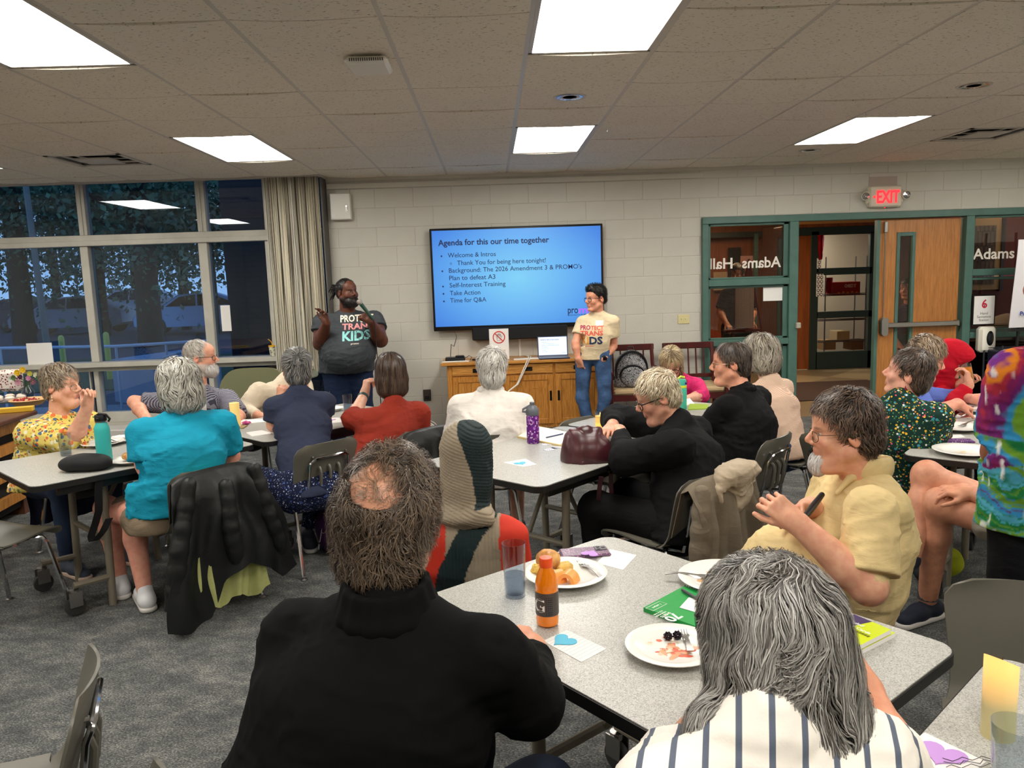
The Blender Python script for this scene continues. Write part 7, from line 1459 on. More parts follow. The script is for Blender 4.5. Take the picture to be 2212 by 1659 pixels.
nd = nrm(V(.12, -1, 0)); xd = nrm(V(1, .12, 0)); o_ = P_(735, 731, 3.9)
shirt_print(p, [('PROTECT', .005, .145, .085, .30, 0, .03), ('TRANS', .02, .078, .072, .27, 1, .03), ('KIDS!', .025, -.015, .11, .27, 2, .035), ('promo', .10, -.05, .02, .07, 0, .02)], o_, xd, nd, [(232, 226, 210), (226, 150, 150), (140, 206, 204)])
name_tag(p, p.shirt, P_(786, 691, 3.85), xd, (0, 0, 1), nd, .075, .06)
hm = P_(776, 652, 3.78); hb_ = P_(806, 690, 3.80); dm = nrm(hb_-hm); t = thing('microphone', 'handheld microphone with silver grille and green grip held to the speaker', 'microphone', hm)
MB().tube([hm-dm*.022, hm-dm*.015, hm, hm+dm*.018, hm+dm*.028], [.008, .022, .027, .022, .017], 14).build('grille', mat('mic_grille', (168, 160, 152), .4, .7, bump=.8, bscale=900), t)
MB().tube([hm+dm*.026, hm+dm*.04, hm+dm*.20], [.019, .018, .012], 12).build('handle', mat('mic_green', (34, 70, 54), .4), t)
MB().tube([hm+dm*.2, hm+dm*.22+V(0, 0, -.03), hm+dm*.215+V(0.005, .02, -.3), hm+dm*.22+V(.01, .02, -.75), hm+dm*.2+V(.03, .1, -1.10)], .004, 6).build('cable', black, t)
# ---- V speaker with glasses, cream T-shirt
tf = nrm(V(-.30, -1, 0)); base = V(*P_(1283, 860, 4.20)[:2], 0); tee = fabric('cream_tee', (224, 206, 170), bump=.25)
p = standing('presenter with short black hair, glasses and cream T-shirt, hands in jeans pockets', base, P_(1287, 645, 4.16), (-.88, -.46, -.06), (222, 158, 128), tf, sw=.38, rc=.110, rw=.105, rh=.112, q=1.40, shirt=tee, hem=P_(1285, 778, 4.1)[2], pants=fabric('mid_jeans', (58, 82, 116), bscale=900, noise=.25), hipz=.86, neck=P_(1291, 678, 4.18), rt=.080, rk=.060, feet=.04, headkw=dict(fem=True, h=.004, brow=(50, 38, 32)),
    arms={'R': (P_(1243, 742, 4.15), P_(1249, 776, 4.12), dict(d=(.35, .35, -1), b=(-.6, -.75, 0), curl=(20, 20, 20, 20))), 'L': (P_(1325, 748, 4.20), P_(1305, 775, 4.10), dict(d=(-.45, .42, -.8), b=(.3, -.9, .2), curl=(20, 20, 20, 20)))}, slr=(.054, .062), armr=(.040, .036, .025), slf=.60, fseed=181, foldamp=.004, hipr=.085)
p.hair([('e', (0, -.014, .052), (.084, .102, .088)), ('e', (0, .03, .095), (.058, .062, .040)), ('e', (0, -.055, -.01), (.070, .054, .055))], (14, 13, 14), (46, 42, 44), n=1300, L=.045, w=.003, flow=lambda Q: Q*V(2, 1, 1)+V(0, .06, .10), keep=mask_short(.066, .012, -.065), lift=.014, jit=.3, seed=45, lump=.005, wav=.3)
p.glasses(lashm, .0024, .026, .019); p.eyes(); p.finish()
nd = nrm(V(-.28, -1, 0)); xd = nrm(V(1, -.28, 0)); o_ = P_(1249, 741, 4.0)
shirt_print(p, [('PRO', 0, .115, .058, .10, 0, .035), ('TECT', .105, .112, .055, .12, 1, .03), ('TRANS', .0, .06, .062, .22, 1, .035), ('KI', -.005, -.02, .095, .09, 2, .04), ('DS', .09, -.02, .095, .125, 3, .04), ('promo', .05, -.045, .018, .08, 1, .02)], o_, xd, nd, [(178, 60, 90), (226, 100, 80), (226, 160, 60), (36, 52, 84)])
name_tag(p, p.shirt, P_(1292, 699, 4.0), xd, (0, 0, 1), nd, .075, .05)
ax_ = nrm(p.S.p[0][1]*0+(P_(1325, 748, 4.20)-P_(1303, 777, 4.08))); wc_ = P_(1303, 777, 4.08)+ax_*.02; MB().frame(wc_, np.cross(ax_, (0, 1, 0)), np.cross(ax_, np.cross(ax_, (0, 1, 0)))).lathe([(.030, -.010), (.032, 0), (.030, .010), (.026, .010), (.026, -.010)], n=18).build('watch_strap', black, p.root); MB().box(wc_+V(-.018, -.045, -.016), wc_+V(.014, -.03, .018), bev=.006).build('watch_face', mat('watch_black', (14, 14, 18), .1), p.root)
# ---- W, X two people in the hallway
for (px, py, Y, lk, c_, lb, cl) in ((1592, 592, 6.75, (-.5, -.85, -.2), (60, 44, 40), 'woman with dark hair and glasses standing in the hall behind the red easel', (46, 32, 40)), (1961, 625, 5.75, (-.75, -.6, 0), (50, 40, 38), 'woman with short dark hair seen through the narrow door window', (74, 52, 84))):
    hc = P_(px, py, Y); base = V(hc[0], hc[1], 0); tf = nrm(V(lk[0]*.3, -1, 0)); sc_ = 1.0
    p = standing(lb, base, hc, lk, (206, 154, 130), tf, sc=sc_, sw=.36, rc=.115, rw=.12, rh=.13, shirt=fabric('hall_shirt_%d' % px, cl), hem=.80, pants=darkp, arms={'R': (hc+V(-.22, 0, -.48), hc+V(-.18, -.16, -.62), dict(d=(.2, -.6, -.4), b=(0, 0, 1))), 'L': (hc+V(.22, 0, -.48), hc+V(.14, -.16, -.60), dict(d=(-.2, -.6, -.4), b=(0, 0, 1)))}, headkw=dict(fem=True), hipz=min(.88, hc[2]-.62))
    p.hair([('e', (0, -.016, .045), (.092, .108, .096)), ('e', (0, -.05, -.03), (.085, .066, .07))], (34, 24, 22), (80, 60, 52), n=500, L=.06, w=.005, keep=lambda Q: np.clip(np.maximum(.03-Q[:, 1], Q[:, 2]-.065), -.03, .03), seed=51); p.eyes()
    if px == 1592: p.glasses(lashm)
    p.finish()
# ================================================================== things on the tables
china = mat('white_china', (232, 230, 224), .18); tumb = glassy('tumbler_glass', (236, 240, 244), 1.0); waterm = glassy('water', (214, 222, 232), .8)
def on(px, py, z=TZ): return onz(px, py, z)
def plate(px, py, r, label, z=TZ):
    c = on(px, py, z+.012); c[2] = z; t = thing('dinner_plate', label, 'plate', c)
    MB().lathe([(0, .003), (.55*r, .003), (.62*r, .006), (.75*r, .014), (r, .021), (r*1.005, .023), (r*.98, .0245), (.74*r, .018), (.62*r, .010), (0, .0075)], c, 40).build('dish', china, t, angle=50); return t, c
def smear(t, c, r, n, cols, seed, name='food_residue'):
    rr = random.Random(seed); m_ = MB(); ms = [mat('food_%d_%d_%d' % k, k, .45) for k in cols]
    for k in range(n):
        a = rr.uniform(0, 6.28); d = rr.uniform(0, .55)*r; x, y = c[0]+d*math.cos(a), c[1]+d*math.sin(a); w_ = rr.uniform(.003, .012); l = w_*rr.uniform(1, 3); th = rr.uniform(0, 3.14); P = []
        for i in range(8): q = 2*PI*i/8; u, v = l*math.cos(q)*rr.uniform(.7, 1.1), w_*math.sin(q)*rr.uniform(.7, 1.1); P.append((x+u*math.cos(th)-v*math.sin(th), y+u*math.sin(th)+v*math.cos(th), c[2]+.0082+.0008*(k % 3)))
        m_.add(P+[(x, y, c[2]+.0095+.001*(k % 3))], [(i, (i+1) % 8, 8) for i in range(8)], k % len(ms))
    tag(m_.build(name, ms, t), kind='stuff')
def fork(a, b, z, label, par=None, up=.0):
    a = np.array([a[0], a[1], z]); b = np.array([b[0], b[1], z+up]); d = nrm(b-a); s_ = np.cross(d, (0, 0, 1)); L = np.linalg.norm(b-a); t = thing('fork', label, 'cutlery', a); m_ = MB()
    f = lambda u, v: a+d*(L*.62*v)+s_*((2*u-1)*(.0085-.0045*min(1, v*1.6)))+V(0, 0, .003+.004*math.sin(v*PI)); m_.grid(f, 2, 10, thick=.0022); m_.build('handle', steel, t)
    f = lambda u, v: a+d*(L*(.62+.17*v))+s_*((2*u-1)*(.004+.0085*math.sin(v*PI/2)))+V(0, 0, .003-.003*v); MB().grid(f, 4, 6, thick=.002).build('neck', steel, t)
    for k in range(4): q = a+d*L*.79+s_*(.0095*(k/1.5-1)); MB().tube([q+V(0, 0, 0), q+d*L*.11-V(0, 0, .003), q+d*L*.21+V(0, 0, .003)], [.0019, .0018, .001], 5).build('tine', steel, t)
    return t
def tumbler(px, py, r, h, label, fill=.45, z=TZ, liquid=None, Y=None):
    c = on(px, py, z); t = thing('drinking_glass', label, 'glass', c); MB().lathe([(0, .0), (r*.80, 0), (r*.84, .004), (r, h), (r*.965, h), (r*.80, .010), (0, .009)], c, 28).build('tumbler', tumb, t)
    if fill: MB().lathe([(0, .0105), (r*.79, .0105), (r*(.80+.16*fill), h*fill), (0, h*fill)], c, 28).build('liquid', liquid or waterm, t)
    return t, c
def card(pts, label, name='index_card', cat='card', z=TZ, m=paper, th=.0012, obj_=True):
    P = [on(x, y, z+th)[:2] for x, y in pts]; 
    if np.cross(P[1]-P[0], P[2]-P[1]) < 0: P = P[::-1]
    t = thing(name, label, cat, (P[0][0], P[0][1], z)); MB().prism([tuple(q) for q in P], z+.0002, z+th).build('sheet', m, t, smooth=False); return t, [V(q[0], q[1], z+th) for q in P]
def heart_pts(c, s_, ang, n=28):
    out = []
    for i in range(n):
        t_ = 2*PI*i/n; x = 16*math.sin(t_)**3/17; y = (13*math.cos(t_)-5*math.cos(2*t_)-2*math.cos(3*t_)-math.cos(4*t_))/17; out.append((c[0]+s_*(x*math.cos(ang)-y*math.sin(ang)), c[1]+s_*(x*math.sin(ang)+y*math.cos(ang))))
    return out
HM = {'purple': mat('heart_purple', (190, 146, 214), .8), 'blue': mat('heart_blue', (96, 184, 214), .8), 'pink': mat('heart_pink', (226, 106, 176), .8), 'lilac': mat('heart_lilac', (206, 150, 206), .8)}
def heart(px, py, s_, ang, col, label, z=TZ+.0014):
    c = on(px, py, z); P = heart_pts(c, s_, ang); c_ = np.cross(np.array(P[1])-P[0], np.array(P[2])-P[1]); P = P if c_ > 0 else P[::-1]
    t = MB().prism(P, z, z+.002).build('paper_heart', HM[col], smooth=False); tag(t, label, 'paper heart'); return t
# --- front table
tumbler(1113, 1287, .034, .155, 'tall tumbler half full of water beside the orange juice bottle', .42)
t, c = plate(1222, 1242, .122, 'white plate holding a bread roll, melon and egg bake'); z_ = TZ+.008
def lump(name, px, py, r, label, m, seed=1, z=None, amp=.12):
    c = on(px, py, (z or z_)+r[2]); S_ = Sdf(); S_.ell(c, r); v, q = S_.mesh(.0035, lambda X, D: D+amp*min(r)*noise3(X*90, seed)+amp*.5*min(r)*noise3(X*220, seed+1)); t = thing(name, label, 'food', c); npmesh(name+'_body', [(v, q, 0)], m, t); return t
g = NG('bun_crust'); n1 = g.n('TexNoise', Scale=30.0, Detail=4.0); g.l(g.coord(), n1.inputs[0]); g.l(g.ramp(n1.outputs[0], [(.35, (168, 104, 44)), (.6, (216, 164, 92))]), g.b.inputs['Base Color']); g.b.inputs['Roughness'].default_value = .4; bun = g.m
lump('bread_roll', 1184, 1208, (.038, .038, .030), 'golden bread roll at the back of the plate', bun, 3, z_+.008, .05); egg = mat('egg_bake', (212, 176, 96), .6, noise=.2, nscale=40, bump=.6, bscale=120, bdist=.003); melon = mat('melon_orange', (240, 158, 78), .35)
lump('shredded_cheese', 1166, 1232, (.026, .020, .016), 'heap of shredded yellow filling beside the bread roll', mat('cheese', (226, 184, 92), .6, bump=.9, bscale=160, bdist=.004), 5, amp=.6)
c2 = on(1218, 1234, z_); tag(MB().frame(c2, nrm(V(1, .3, 0)), (-.3, 1, 0)).box((-.025, -.018, 0), (.025, .018, .026), bev=.005).build('egg_bake_square', egg), 'square piece of yellow egg bake on the plate', 'food')
for (px, py, an, lb) in ((1200, 1256, .5, 'left wedge of orange melon on the plate'), (1228, 1258, 1.1, 'right wedge of orange melon on the plate')):
    c2 = on(px, py, z_); f = MB().frame(c2, (math.cos(an), math.sin(an), 0), (-math.sin(an), math.cos(an), 0)); f.grid(lambda u, v: (-.022+.044*u, .016*math.cos(v*PI), .022*math.sin(v*PI)), 6, 8, thick=.012); tag(f.build('melon_wedge', melon), lb, 'food')
fork(on(1302, 1264)[:2], on(1252, 1224)[:2], TZ+.018, 'fork resting on the rim of the bread roll plate')
# juice bottle
c = on(1183, 1349); t = thing('juice_bottle', 'orange sports drink bottle with dark grey label and orange cap', 'bottle', c); jm = mat('orange_drink', (236, 128, 12), .12, emit=None, spec=.6, coat=.6)
MB().lathe([(0, .002), (.020, .0), (.028, .006), (.029, .022), (.0275, .026), (.0295, .032), (.0295, .095), (.028, .10), (.0295, .106), (.0285, .118), (.024, .136), (.0165, .152), (.0155, .158), (0, .158)], c, 32).build('bottle_body', jm, t)
MB().lathe([(.0299, .033), (.0302, .036), (.0302, .090), (.0299, .094)], c, 32).build('label', mat('bottle_label', (74, 66, 62), .45), t)
m_ = MB(); f_ = nrm(V(CAM[0]-c[0], CAM[1]-c[1], 0)); r_ = np.cross((0, 0, 1), f_)
for i in range(9): 
    for k in range(4): a0 = -.1+.16*k; a1 = a0+.14*(1 if (i*k) % 3 else .6); P = [c+.0305*(f_*math.cos(q)+r_*math.sin(q)) for q in (a0, a1)]; z1_ = .084-.0055*i; m_.add([P[0]+V(0, 0, z1_), P[1]+V(0, 0, z1_), P[1]+V(0, 0, z1_-.0022), P[0]+V(0, 0, z1_-.0022)], [(0, 3, 2, 1)])
tag(m_.build('small_print', mat('label_print', (30, 26, 26), .5), t, smooth=False), kind='stuff')
m_ = MB(); v_, f2_ = text_mesh('G', .05, bold=.008); a_ = v_[:, 0]/.030-1.35; m_.add([tuple(c+.0306*(f_*math.cos(q)+r_*math.sin(q))+V(0, 0, .045+y)) for q, y in zip(a_, v_[:, 1])], f2_); m_.build('label_letter', mat('label_white', (230, 226, 220), .5), t, smooth=False)
MB().lathe([(.0165, .156), (.0168, .159), (.0168, .178), (.0155, .180), (0, .181)], c, 24).build('cap', mat('cap_orange', (236, 84, 30), .35), t)
# phone, hearts, cards
def slab(px, py, w_, h_, th, ang, z, m, name, label, cat, bev=.003):
    c = on(px, py, z+th); ca, sa = math.cos(ang), math.sin(ang); t = thing(name, label, cat, (c[0], c[1], z)); F = lambda: MB().frame((c[0], c[1], z), (ca, sa, 0), (-sa, ca, 0)); F().box((-w_/2, -h_/2, .0003), (w_/2, h_/2, th), bev=bev).build('cover', m, t, smooth=False); return t, F
phm = pattern('phone_floral', (110, 86, 108), [((170, 120, 160), 3, .3), ((70, 54, 80), 4, .25), ((200, 150, 170), 5, .2), ((210, 120, 110), 5.5, .14)], 34, rough=.3)
t, F = slab(1263, 1190, .158, .078, .011, -.02+.10, TZ, phm, 'mobile_phone', 'mobile phone in a mauve floral case under a purple heart', 'phone', .01); F().box((.035, -.005, .011), (.072, .032, .0135), bev=.004).build('camera_island', mat('phone_grey', (92, 84, 92), .3), t)
for k, (x, y) in enumerate(((.046, .022), (.046, .004), (.062, .013))): F().lathe([(0, .0135), (.006, .0135), (.0065, .0145), (.0045, .0150), (0, .0146)], (x, y, 0), 14).build('camera_lens', black, t)
heart(1275, 1196, .030, 2.6, 'purple', 'purple paper heart lying on the floral phone', TZ+.0125)
card([(1318, 1186), (1375, 1199), (1346, 1231), (1289, 1216)], 'blank white index card beside the floral phone')
t, Pc = card([(1225, 1361), (1310, 1401), (1256, 1430), (1173, 1384)], 'ruled white index card under the blue paper heart'); m_ = MB()
for i in range(1, 11): a, b = Pc[0]+(Pc[1]-Pc[0])*(i/11.), Pc[3]+(Pc[2]-Pc[3])*(i/11.); d_ = nrm(b-a); s2 = np.cross(d_, (0, 0, 1))*.0004; m_.add([a-s2, b-s2, b+s2, a+s2], [(0, 1, 2, 3)])
m_.M = None; o_ = m_.build('ruled_lines', mat('rule_blue', (160, 176, 200), .8), t, smooth=False); o_.location = (0, 0, .0003); tag(o_, kind='stuff')
heart(1218, 1384, .034, -.9, 'blue', 'blue paper heart on the ruled card near the black sleeve')
t, c = plate(1565, 1251, .130, 'dirty white plate with brown sauce streaks, before the man in beige polo'); smear(t, c, .13, 60, [(206, 160, 110), (214, 170, 120), (190, 120, 70), (226, 196, 160), (60, 40, 34)], 4)
fork(on(1437, 1253)[:2], on(1548, 1258)[:2], TZ+.018, 'fork lying over the left rim of the sauce-streaked plate')
t, c = plate(1452, 1400, .110, 'dirty white plate with two blackberries beside the grey-haired woman'); smear(t, c, .11, 46, [(216, 150, 110), (226, 180, 150), (210, 90, 60), (230, 206, 180)], 9)
bb = mat('blackberry', (26, 18, 26), .25)
for (px, py, lb) in ((1443, 1374, 'half-eaten blackberry, left one on the plate'), (1463, 1372, 'whole blackberry, right one on the plate')):
    c2 = on(px, py, TZ+.02); m_ = MB()
    for k in range(26): a = k*2.4; zz = 1-2*(k+.5)/26; rr_ = math.sqrt(1-zz*zz); m_.lathe([(0, -.0035), (.0028, -.002), (.0035, 0), (.0028, .002), (0, .0035)], c2+V(.0085*rr_*math.cos(a), .0085*rr_*math.sin(a), .008*zz), 6)
    tag(m_.build('blackberry', bb), lb, 'food')
    bpy.context.scene.objects[-1] if False else None
fork(on(1492, 1425)[:2], on(1474, 1378)[:2], TZ+.02, 'fork on the blackberry plate, partly under grey hair')
# notebook
nbm = mat('notebook_green', (22, 150, 66), .4); P4 = [(1477, 1266), (1620, 1310), (1530, 1362), (1390, 1312)]
t, Pc = card(P4, 'green spiral notebook with white print on the front table', 'spiral_notebook', 'notebook', TZ, nbm, .012)
A_, B_, C_, D_ = Pc; 
c0 = on(1390, 1312, TZ+.012); c1 = on(1477, 1266, TZ+.012); c2 = on(1620, 1310, TZ+.012); xd_ = nrm(c2-c1); yd_ = nrm(c1-c0)
P_b = [on(x, y, TZ+.010)[:2] for x, y in P4]; P_b = P_b if np.cross(P_b[1]-P_b[0], P_b[2]-P_b[1]) > 0 else P_b[::-1]; MB().prism([tuple(np.array(q)*.996+.004*np.mean(P_b, 0)) for q in P_b], TZ+.001, TZ+.0105).build('pages', paper, t, smooth=False)
rw_ = mat('spiral_wire', (60, 110, 70), .4, .5)
for k in range(26): q = c1+(c2-c1)*(k+.5)/26; MB().tube([q+yd_*(.004*math.cos(a))+V(0, 0, -.004+.008*math.sin(a)) for a in np.linspace(0, 2*PI, 9, endpoint=False)], .0008, 4, closed=True).build('spiral_ring', rw_, t)
m_ = MB(); pd = nrm(on(1530, 1362, TZ)-on(1390, 1312, TZ)); n2 = nrm(np.cross((0, 0, 1), pd)); wq = on(1480, 1345, TZ+.0126); put_text(m_, '70', wq-n2*.0, -n2, pd*-1, .045, bold=.03); 
m_ = MB(); put_text(m_, '70', on(1484, 1334, TZ+.0125), n2*-1, pd, .042, bold=.03) if False else put_text(m_, '70', on(1455, 1324, TZ+.0125), -n2 if np.cross(-n2, pd)[2] > 0 else n2, pd if np.cross(-n2, pd)[2] > 0 else pd, .045, bold=.03)
wx = -n2 if np.cross(-n2, pd)[2] > 0 else n2
put_text(m_, 'SHEETS', on(1445, 1322, TZ+.0125), wx, pd, .012, bold=.03); put_text(m_, 'WIDE RULED', on(1437, 1320, TZ+.0125), wx, pd, .008, bold=.03); put_text(m_, '10.5 X 8 IN', on(1430, 1318, TZ+.0125), wx, pd, .008, bold=.02)
q = on(1418, 1309, TZ+.0125); m_.tube([q+wx*(.03*sx)+pd*(.012*sy) for sx, sy in ((-1, -1), (1, -1), (1, 1), (-1, 1))], .0008, 4, closed=True); put_text(m_, '1 subject', q-wx*.02-pd*.003, wx, pd, .010, bold=.03); m_.build('cover_print', mat('cover_white', (232, 240, 232), .5), t, smooth=False)
t, _ = card([(1488, 1290), (1570, 1312), (1556, 1338), (1468, 1312)], 'white card lying on the green notebook', z=TZ+.0125); heart(1535, 1314, .028, 1.2, 'purple', 'purple paper heart on the green notebook', TZ+.0142)
a, b = on(1474, 1274, TZ+.018), on(1540, 1314, TZ+.018); tag(MB().tube([a, a+(b-a)*.7, a+(b-a)*.72, b], [.0042, .0045, .0052, .005], 10).build('marker_pen', mat('pen_grey', (70, 70, 76), .4)), 'grey marker pen lying across the notebook and heart', 'pen')
# index card packs
lime = mat('pack_lime', (200, 214, 34), .35); pur = mat('pack_purple', (66, 52, 96), .35)
for k, (dx, dy, lb) in enumerate(((9, 7, 'lower shrink-wrapped pack of ruled index cards'), (0, 0, 'upper shrink-wrapped pack of ruled index cards with purple and lime cover'))):
    P4 = [(1845+dx, 1327+dy), (1925+dx, 1360+dy), (1850+dx, 1398+dy), (1775+dx, 1352+dy)]; z0_ = TZ+.013*k; t, Pc = card(P4, lb, 'index_card_pack', 'card pack', z0_, paper, .011); cen = sum(Pc)/4
    q = [on(x, y, z0_+.0115) for x, y in P4]; MB().add([q[0], q[1], q[2], q[3]], [(3, 2, 1, 0)]).build('lime_cover', lime, t, smooth=False)
    e = V(0, 0, .0003); MB().add([q[0]+e, q[0]*.5+q[1]*.5+e, q[0]*.35+q[1]*.1+q[2]*.25+q[3]*.3+e, q[3]+e], [(3, 2, 1, 0)]).build('purple_cover', pur, t, smooth=False)
    if k == 1:
        m_ = MB(); x_ = nrm(q[1]-q[0]); y_ = np.cross((0, 0, 1), x_); put_text(m_, 'Ruled', q[0]*.62+q[3]*.38+x_*.02+e*3-y_*.0, x_, y_, .016, bold=.02); put_text(m_, 'Index Cards', q[0]*.45+q[3]*.55+x_*.012+e*3, x_, y_, .016, bold=.02); m_.build('lettering', mat('cover_white'), t, smooth=False)
        m_ = MB(); 
        for i in range(14): o_ = q[2]*.62+q[1]*.38-x_*(.045)+x_*i*.0025+e*3+y_*.008; m_.add([o_, o_+x_*(.0008+.0008*(i % 3 == 0)), o_+x_*(.0008+.0008*(i % 3 == 0))+y_*.010, o_+y_*.010], [(0, 1, 2, 3)])
        tag(m_.build('bar_code', black, t, smooth=False), kind='stuff')
# --- corner table
c = on(2155, 1588); t = thing('pillar_candle', 'tall flameless pillar candle glowing warm at its top', 'candle', c); g = NG('candle_wax'); sp = g.n('SeparateXYZ'); tc = g.n('TexCoord'); g.l(tc.outputs['Object'], sp.inputs[0]); mr = g.n('MapRange'); g.l(sp.outputs['Z'], mr.inputs[0]); mr.inputs[1].default_value = .06; mr.inputs[2].default_value = .14
g.b.inputs['Base Color'].default_value = lin((216, 206, 150)); g.b.inputs['Emission Color'].default_value = lin((255, 170, 60)); mlt = g.n('Math', _operation='MULTIPLY'); g.l(mr.outputs[0], mlt.inputs[0]); mlt.inputs[1].default_value = 1.1; g.l(mlt.outputs[0], g.b.inputs['Emission Strength']); g.b.inputs['Roughness'].default_value = .35
def candle_f(u, v): a = 2*PI*u; return (.029*math.cos(a), .029*math.sin(a), v*(.150+.016*math.cos(a+2.6)))
o_ = MB().grid(candle_f, 32, 12, wrapu=True); o_.add([(.029*math.cos(2*PI*k/32), .029*math.sin(2*PI*k/32), .150+.016*math.cos(2*PI*k/32+2.6)-.0001) for k in range(32)]+[(0, 0, .142)], [(k, (k+1) % 32, 32) for k in range(32)]); o_ = o_.build('wax_body', g.m, None); o_.parent = t
MB().tube([c+V(0, 0, .142), c+V(.002, 0, .158)], .0012, 5).build('wick', black, t)
card([(1998, 1582), (2130, 1645), (2070, 1690), (1940, 1622)], 'white card with purple heart on the corner table'); heart(2036, 1630, .042, -.8, 'purple', 'purple paper heart on the corner table card')
m_ = MB(); wq = on(2080, 1655, TZ+.004)
for k in range(3): m_.tube([wq+V(.012*i-.03+.004*k, .006*math.sin(i*2.1+k)+.010*k, 0) for i in range(8)], .0007, 4)
m_.build('handwriting', black, smooth=False); o_ = COL.objects[-1] if False else bpy.data.objects['handwriting']; tag(o_, 'dark handwriting scribble on the corner card edge', 'writing')
tumbler(2188, 1720, .038, .13, 'tumbler standing at the lower right corner of the photo', .0)
# --- middle table
c = on(1152, 957); t = thing('water_bottle', 'purple patterned squeeze bottle with grey flip cap on the middle table', 'bottle', c); pb_ = pattern('purple_marble', (96, 34, 120), [((150, 90, 170), 2.2, .35), ((190, 160, 200), 3.3, .28), ((70, 20, 96), 3.0, .3), ((200, 40, 110), 4.2, .15)], 20, rough=.25)
MB().lathe([(0, .001), (.030, .0), (.034, .006), (.034, .085), (.031, .095), (.034, .105), (.034, .145), (.030, .155), (0, .156)], c, 28).build('bottle_body', pb_, t); gc = mat('cap_grey', (92, 96, 104), .4)
MB().lathe([(.033, .153), (.036, .158), (.035, .180), (.028, .196), (.014, .206), (.013, .222), (0, .226)], c, 28).build('cap', gc, t); MB().tube([c+V(-.03, 0, .17), c+V(-.052, -.01, .175), c+V(-.05, -.01, .187), c+V(-.012, 0, .205)], .006, 8).build('carry_loop', gc, t)
t, Pc = card([(1117, 943), (1212, 962), (1246, 936), (1150, 918)], 'open spiral sketchbook with blank cream pages on the middle table', 'sketchbook', 'notebook', TZ, mat('kraft_edge', (196, 178, 120), .7), .008)
q = [on(x, y, TZ+.0085) for x, y in [(1120, 942), (1210, 960), (1243, 936), (1152, 919)]]; MB().add(q, [(0, 1, 2, 3)]).build('page', paper, t, smooth=False)
for k in range(22): q_ = on(1178+3.1*k, 921+.75*k, TZ+.010); MB().tube([q_+V(0, .006*math.cos(a), .006*math.sin(a)) for a in np.linspace(0, 2*PI, 8, endpoint=False)], .0009, 4, closed=True).build('spiral_ring', steel, t)
a, b = on(1180, 945, TZ+.013), on(1216, 937, TZ+.013); tag(MB().tube([a, b], .0035, 8).build('ballpoint_pen', mat('pen_blue', (52, 66, 110), .35)), 'slim blue pen lying on the sketchbook page', 'pen')
card([(1135, 991), (1159, 1003), (1131, 1008), (1087, 999)], 'white card under the teal heart on the middle table'); heart(1124, 1001, .032, .4, 'blue', 'teal paper heart on the middle table')
for k, (px, py, lb) in enumerate(((1186, 959, 'left patterned badge beside the purple bottle'), (1206, 966, 'clear badge holder nearest the burgundy bag'), (1190, 970, 'front patterned badge on the middle table'))):
    slab(px, py, .075, .045, .002, .4*k, TZ, pattern('badge_print', (220, 218, 226), [((130, 110, 160), 4, .3), ((60, 50, 80), 5, .2)], 30, rough=.3), 'name_badge', lb, 'badge', .0005)
t, c = tumbler(1297, 930, .032, .115, 'glass with flickering flameless yellow candle on the middle table', 0)
MB().lathe([(0, .011), (.029, .011), (.029, .085), (.0, .082)], c, 24).build('candle_wax', mat('wax_glow', (240, 200, 110), .5, emit=((255, 176, 70), .7)), t); MB().lathe([(0, .082), (.004, .090), (.003, .100), (0, .108)], c, 10).build('flame_tip', mat('flame', (255, 220, 150), .5, emit=((255, 205, 120), 2.0)), t)
# burgundy bag
lea = mat('burgundy_leather', (66, 28, 34), .32, noise=.15, nscale=12, bump=.3, bscale=180, bdist=.001); c = on(1272, 1016); c = V(.17, .26, TZ); c = on(1262, 1010); S_ = Sdf()
ctr = P_(1268, 978, c[1]+.14); t = thing('burgundy_handbag', 'slouchy burgundy leather hobo bag on the edge of the middle table', 'bag', ctr); S_.ell(ctr+V(.01, 0, -.02), (.138, .09, .105), None, .05); S_.ell(ctr+V(-.01, 0, .05), (.10, .055, .07), None, .05); S_.seg(ctr+V(-.07, 0, .09), ctr+V(.06, 0, .11), .02, .016, .04)
wr_ = lambda X, D: D+.006*noise3(X*V(22, 22, 7), 3)+.005*np.clip(1-4*np.abs(noise3(X*V(16, 16, 8)+noise3(X*9, 2)[:, None], 8)), 0, 1)
v, q = S_.mesh(.006, wr_); npmesh('bag_body', [(v, q, 0)], lea, t); r0 = P_(1319, 991, ctr[1]-.03)
MB().tube([r0+V(.013*math.cos(a), 0, .013*math.sin(a)) for a in np.linspace(0, 2*PI, 16, endpoint=False)], .003, 6, closed=True).build('ring', chrome, t); r1 = P_(1320, 1019, ctr[1]-.05); MB().tube([r1+V(.010*math.cos(a), 0, .012*math.sin(a)) for a in np.linspace(0, 2*PI, 16, endpoint=False)], .0025, 6, closed=True).tube([r0-V(0, 0, .013), r1+V(0, 0, .012)], .004, 6).build('clasp', mat('brass', (170, 140, 80), .3, 1), t)
def strapf(pts, w_, th, m, name, par, side=(1, 0, 0)):
    side = np.array(side, float); P = [np.array(x) for x in pts]
    def f(u, v):
        x = v*(len(P)-1); i = min(int(x), len(P)-2); q = x-i; q = q*q*(3-2*q)*0+q; return P[i]*(1-q)+P[i+1]*q+side*(u-.5)*w_
    return MB().grid(f, 2, len(P)*2, thick=th).build(name, m, par)
st = [r1-V(0, 0, .01)]+[P_(x, y, ctr[1]-.05-.02*k) for k, (x, y) in enumerate(((1320, 1040), (1322, 1070), (1321, 1095), (1313, 1110), (1300, 1110), (1292, 1090), (1294, 1060), (1298, 1030)))]
strapf(st, .022, .004, lea, 'strap', t, nrm(V(.8, -.6, 0)))
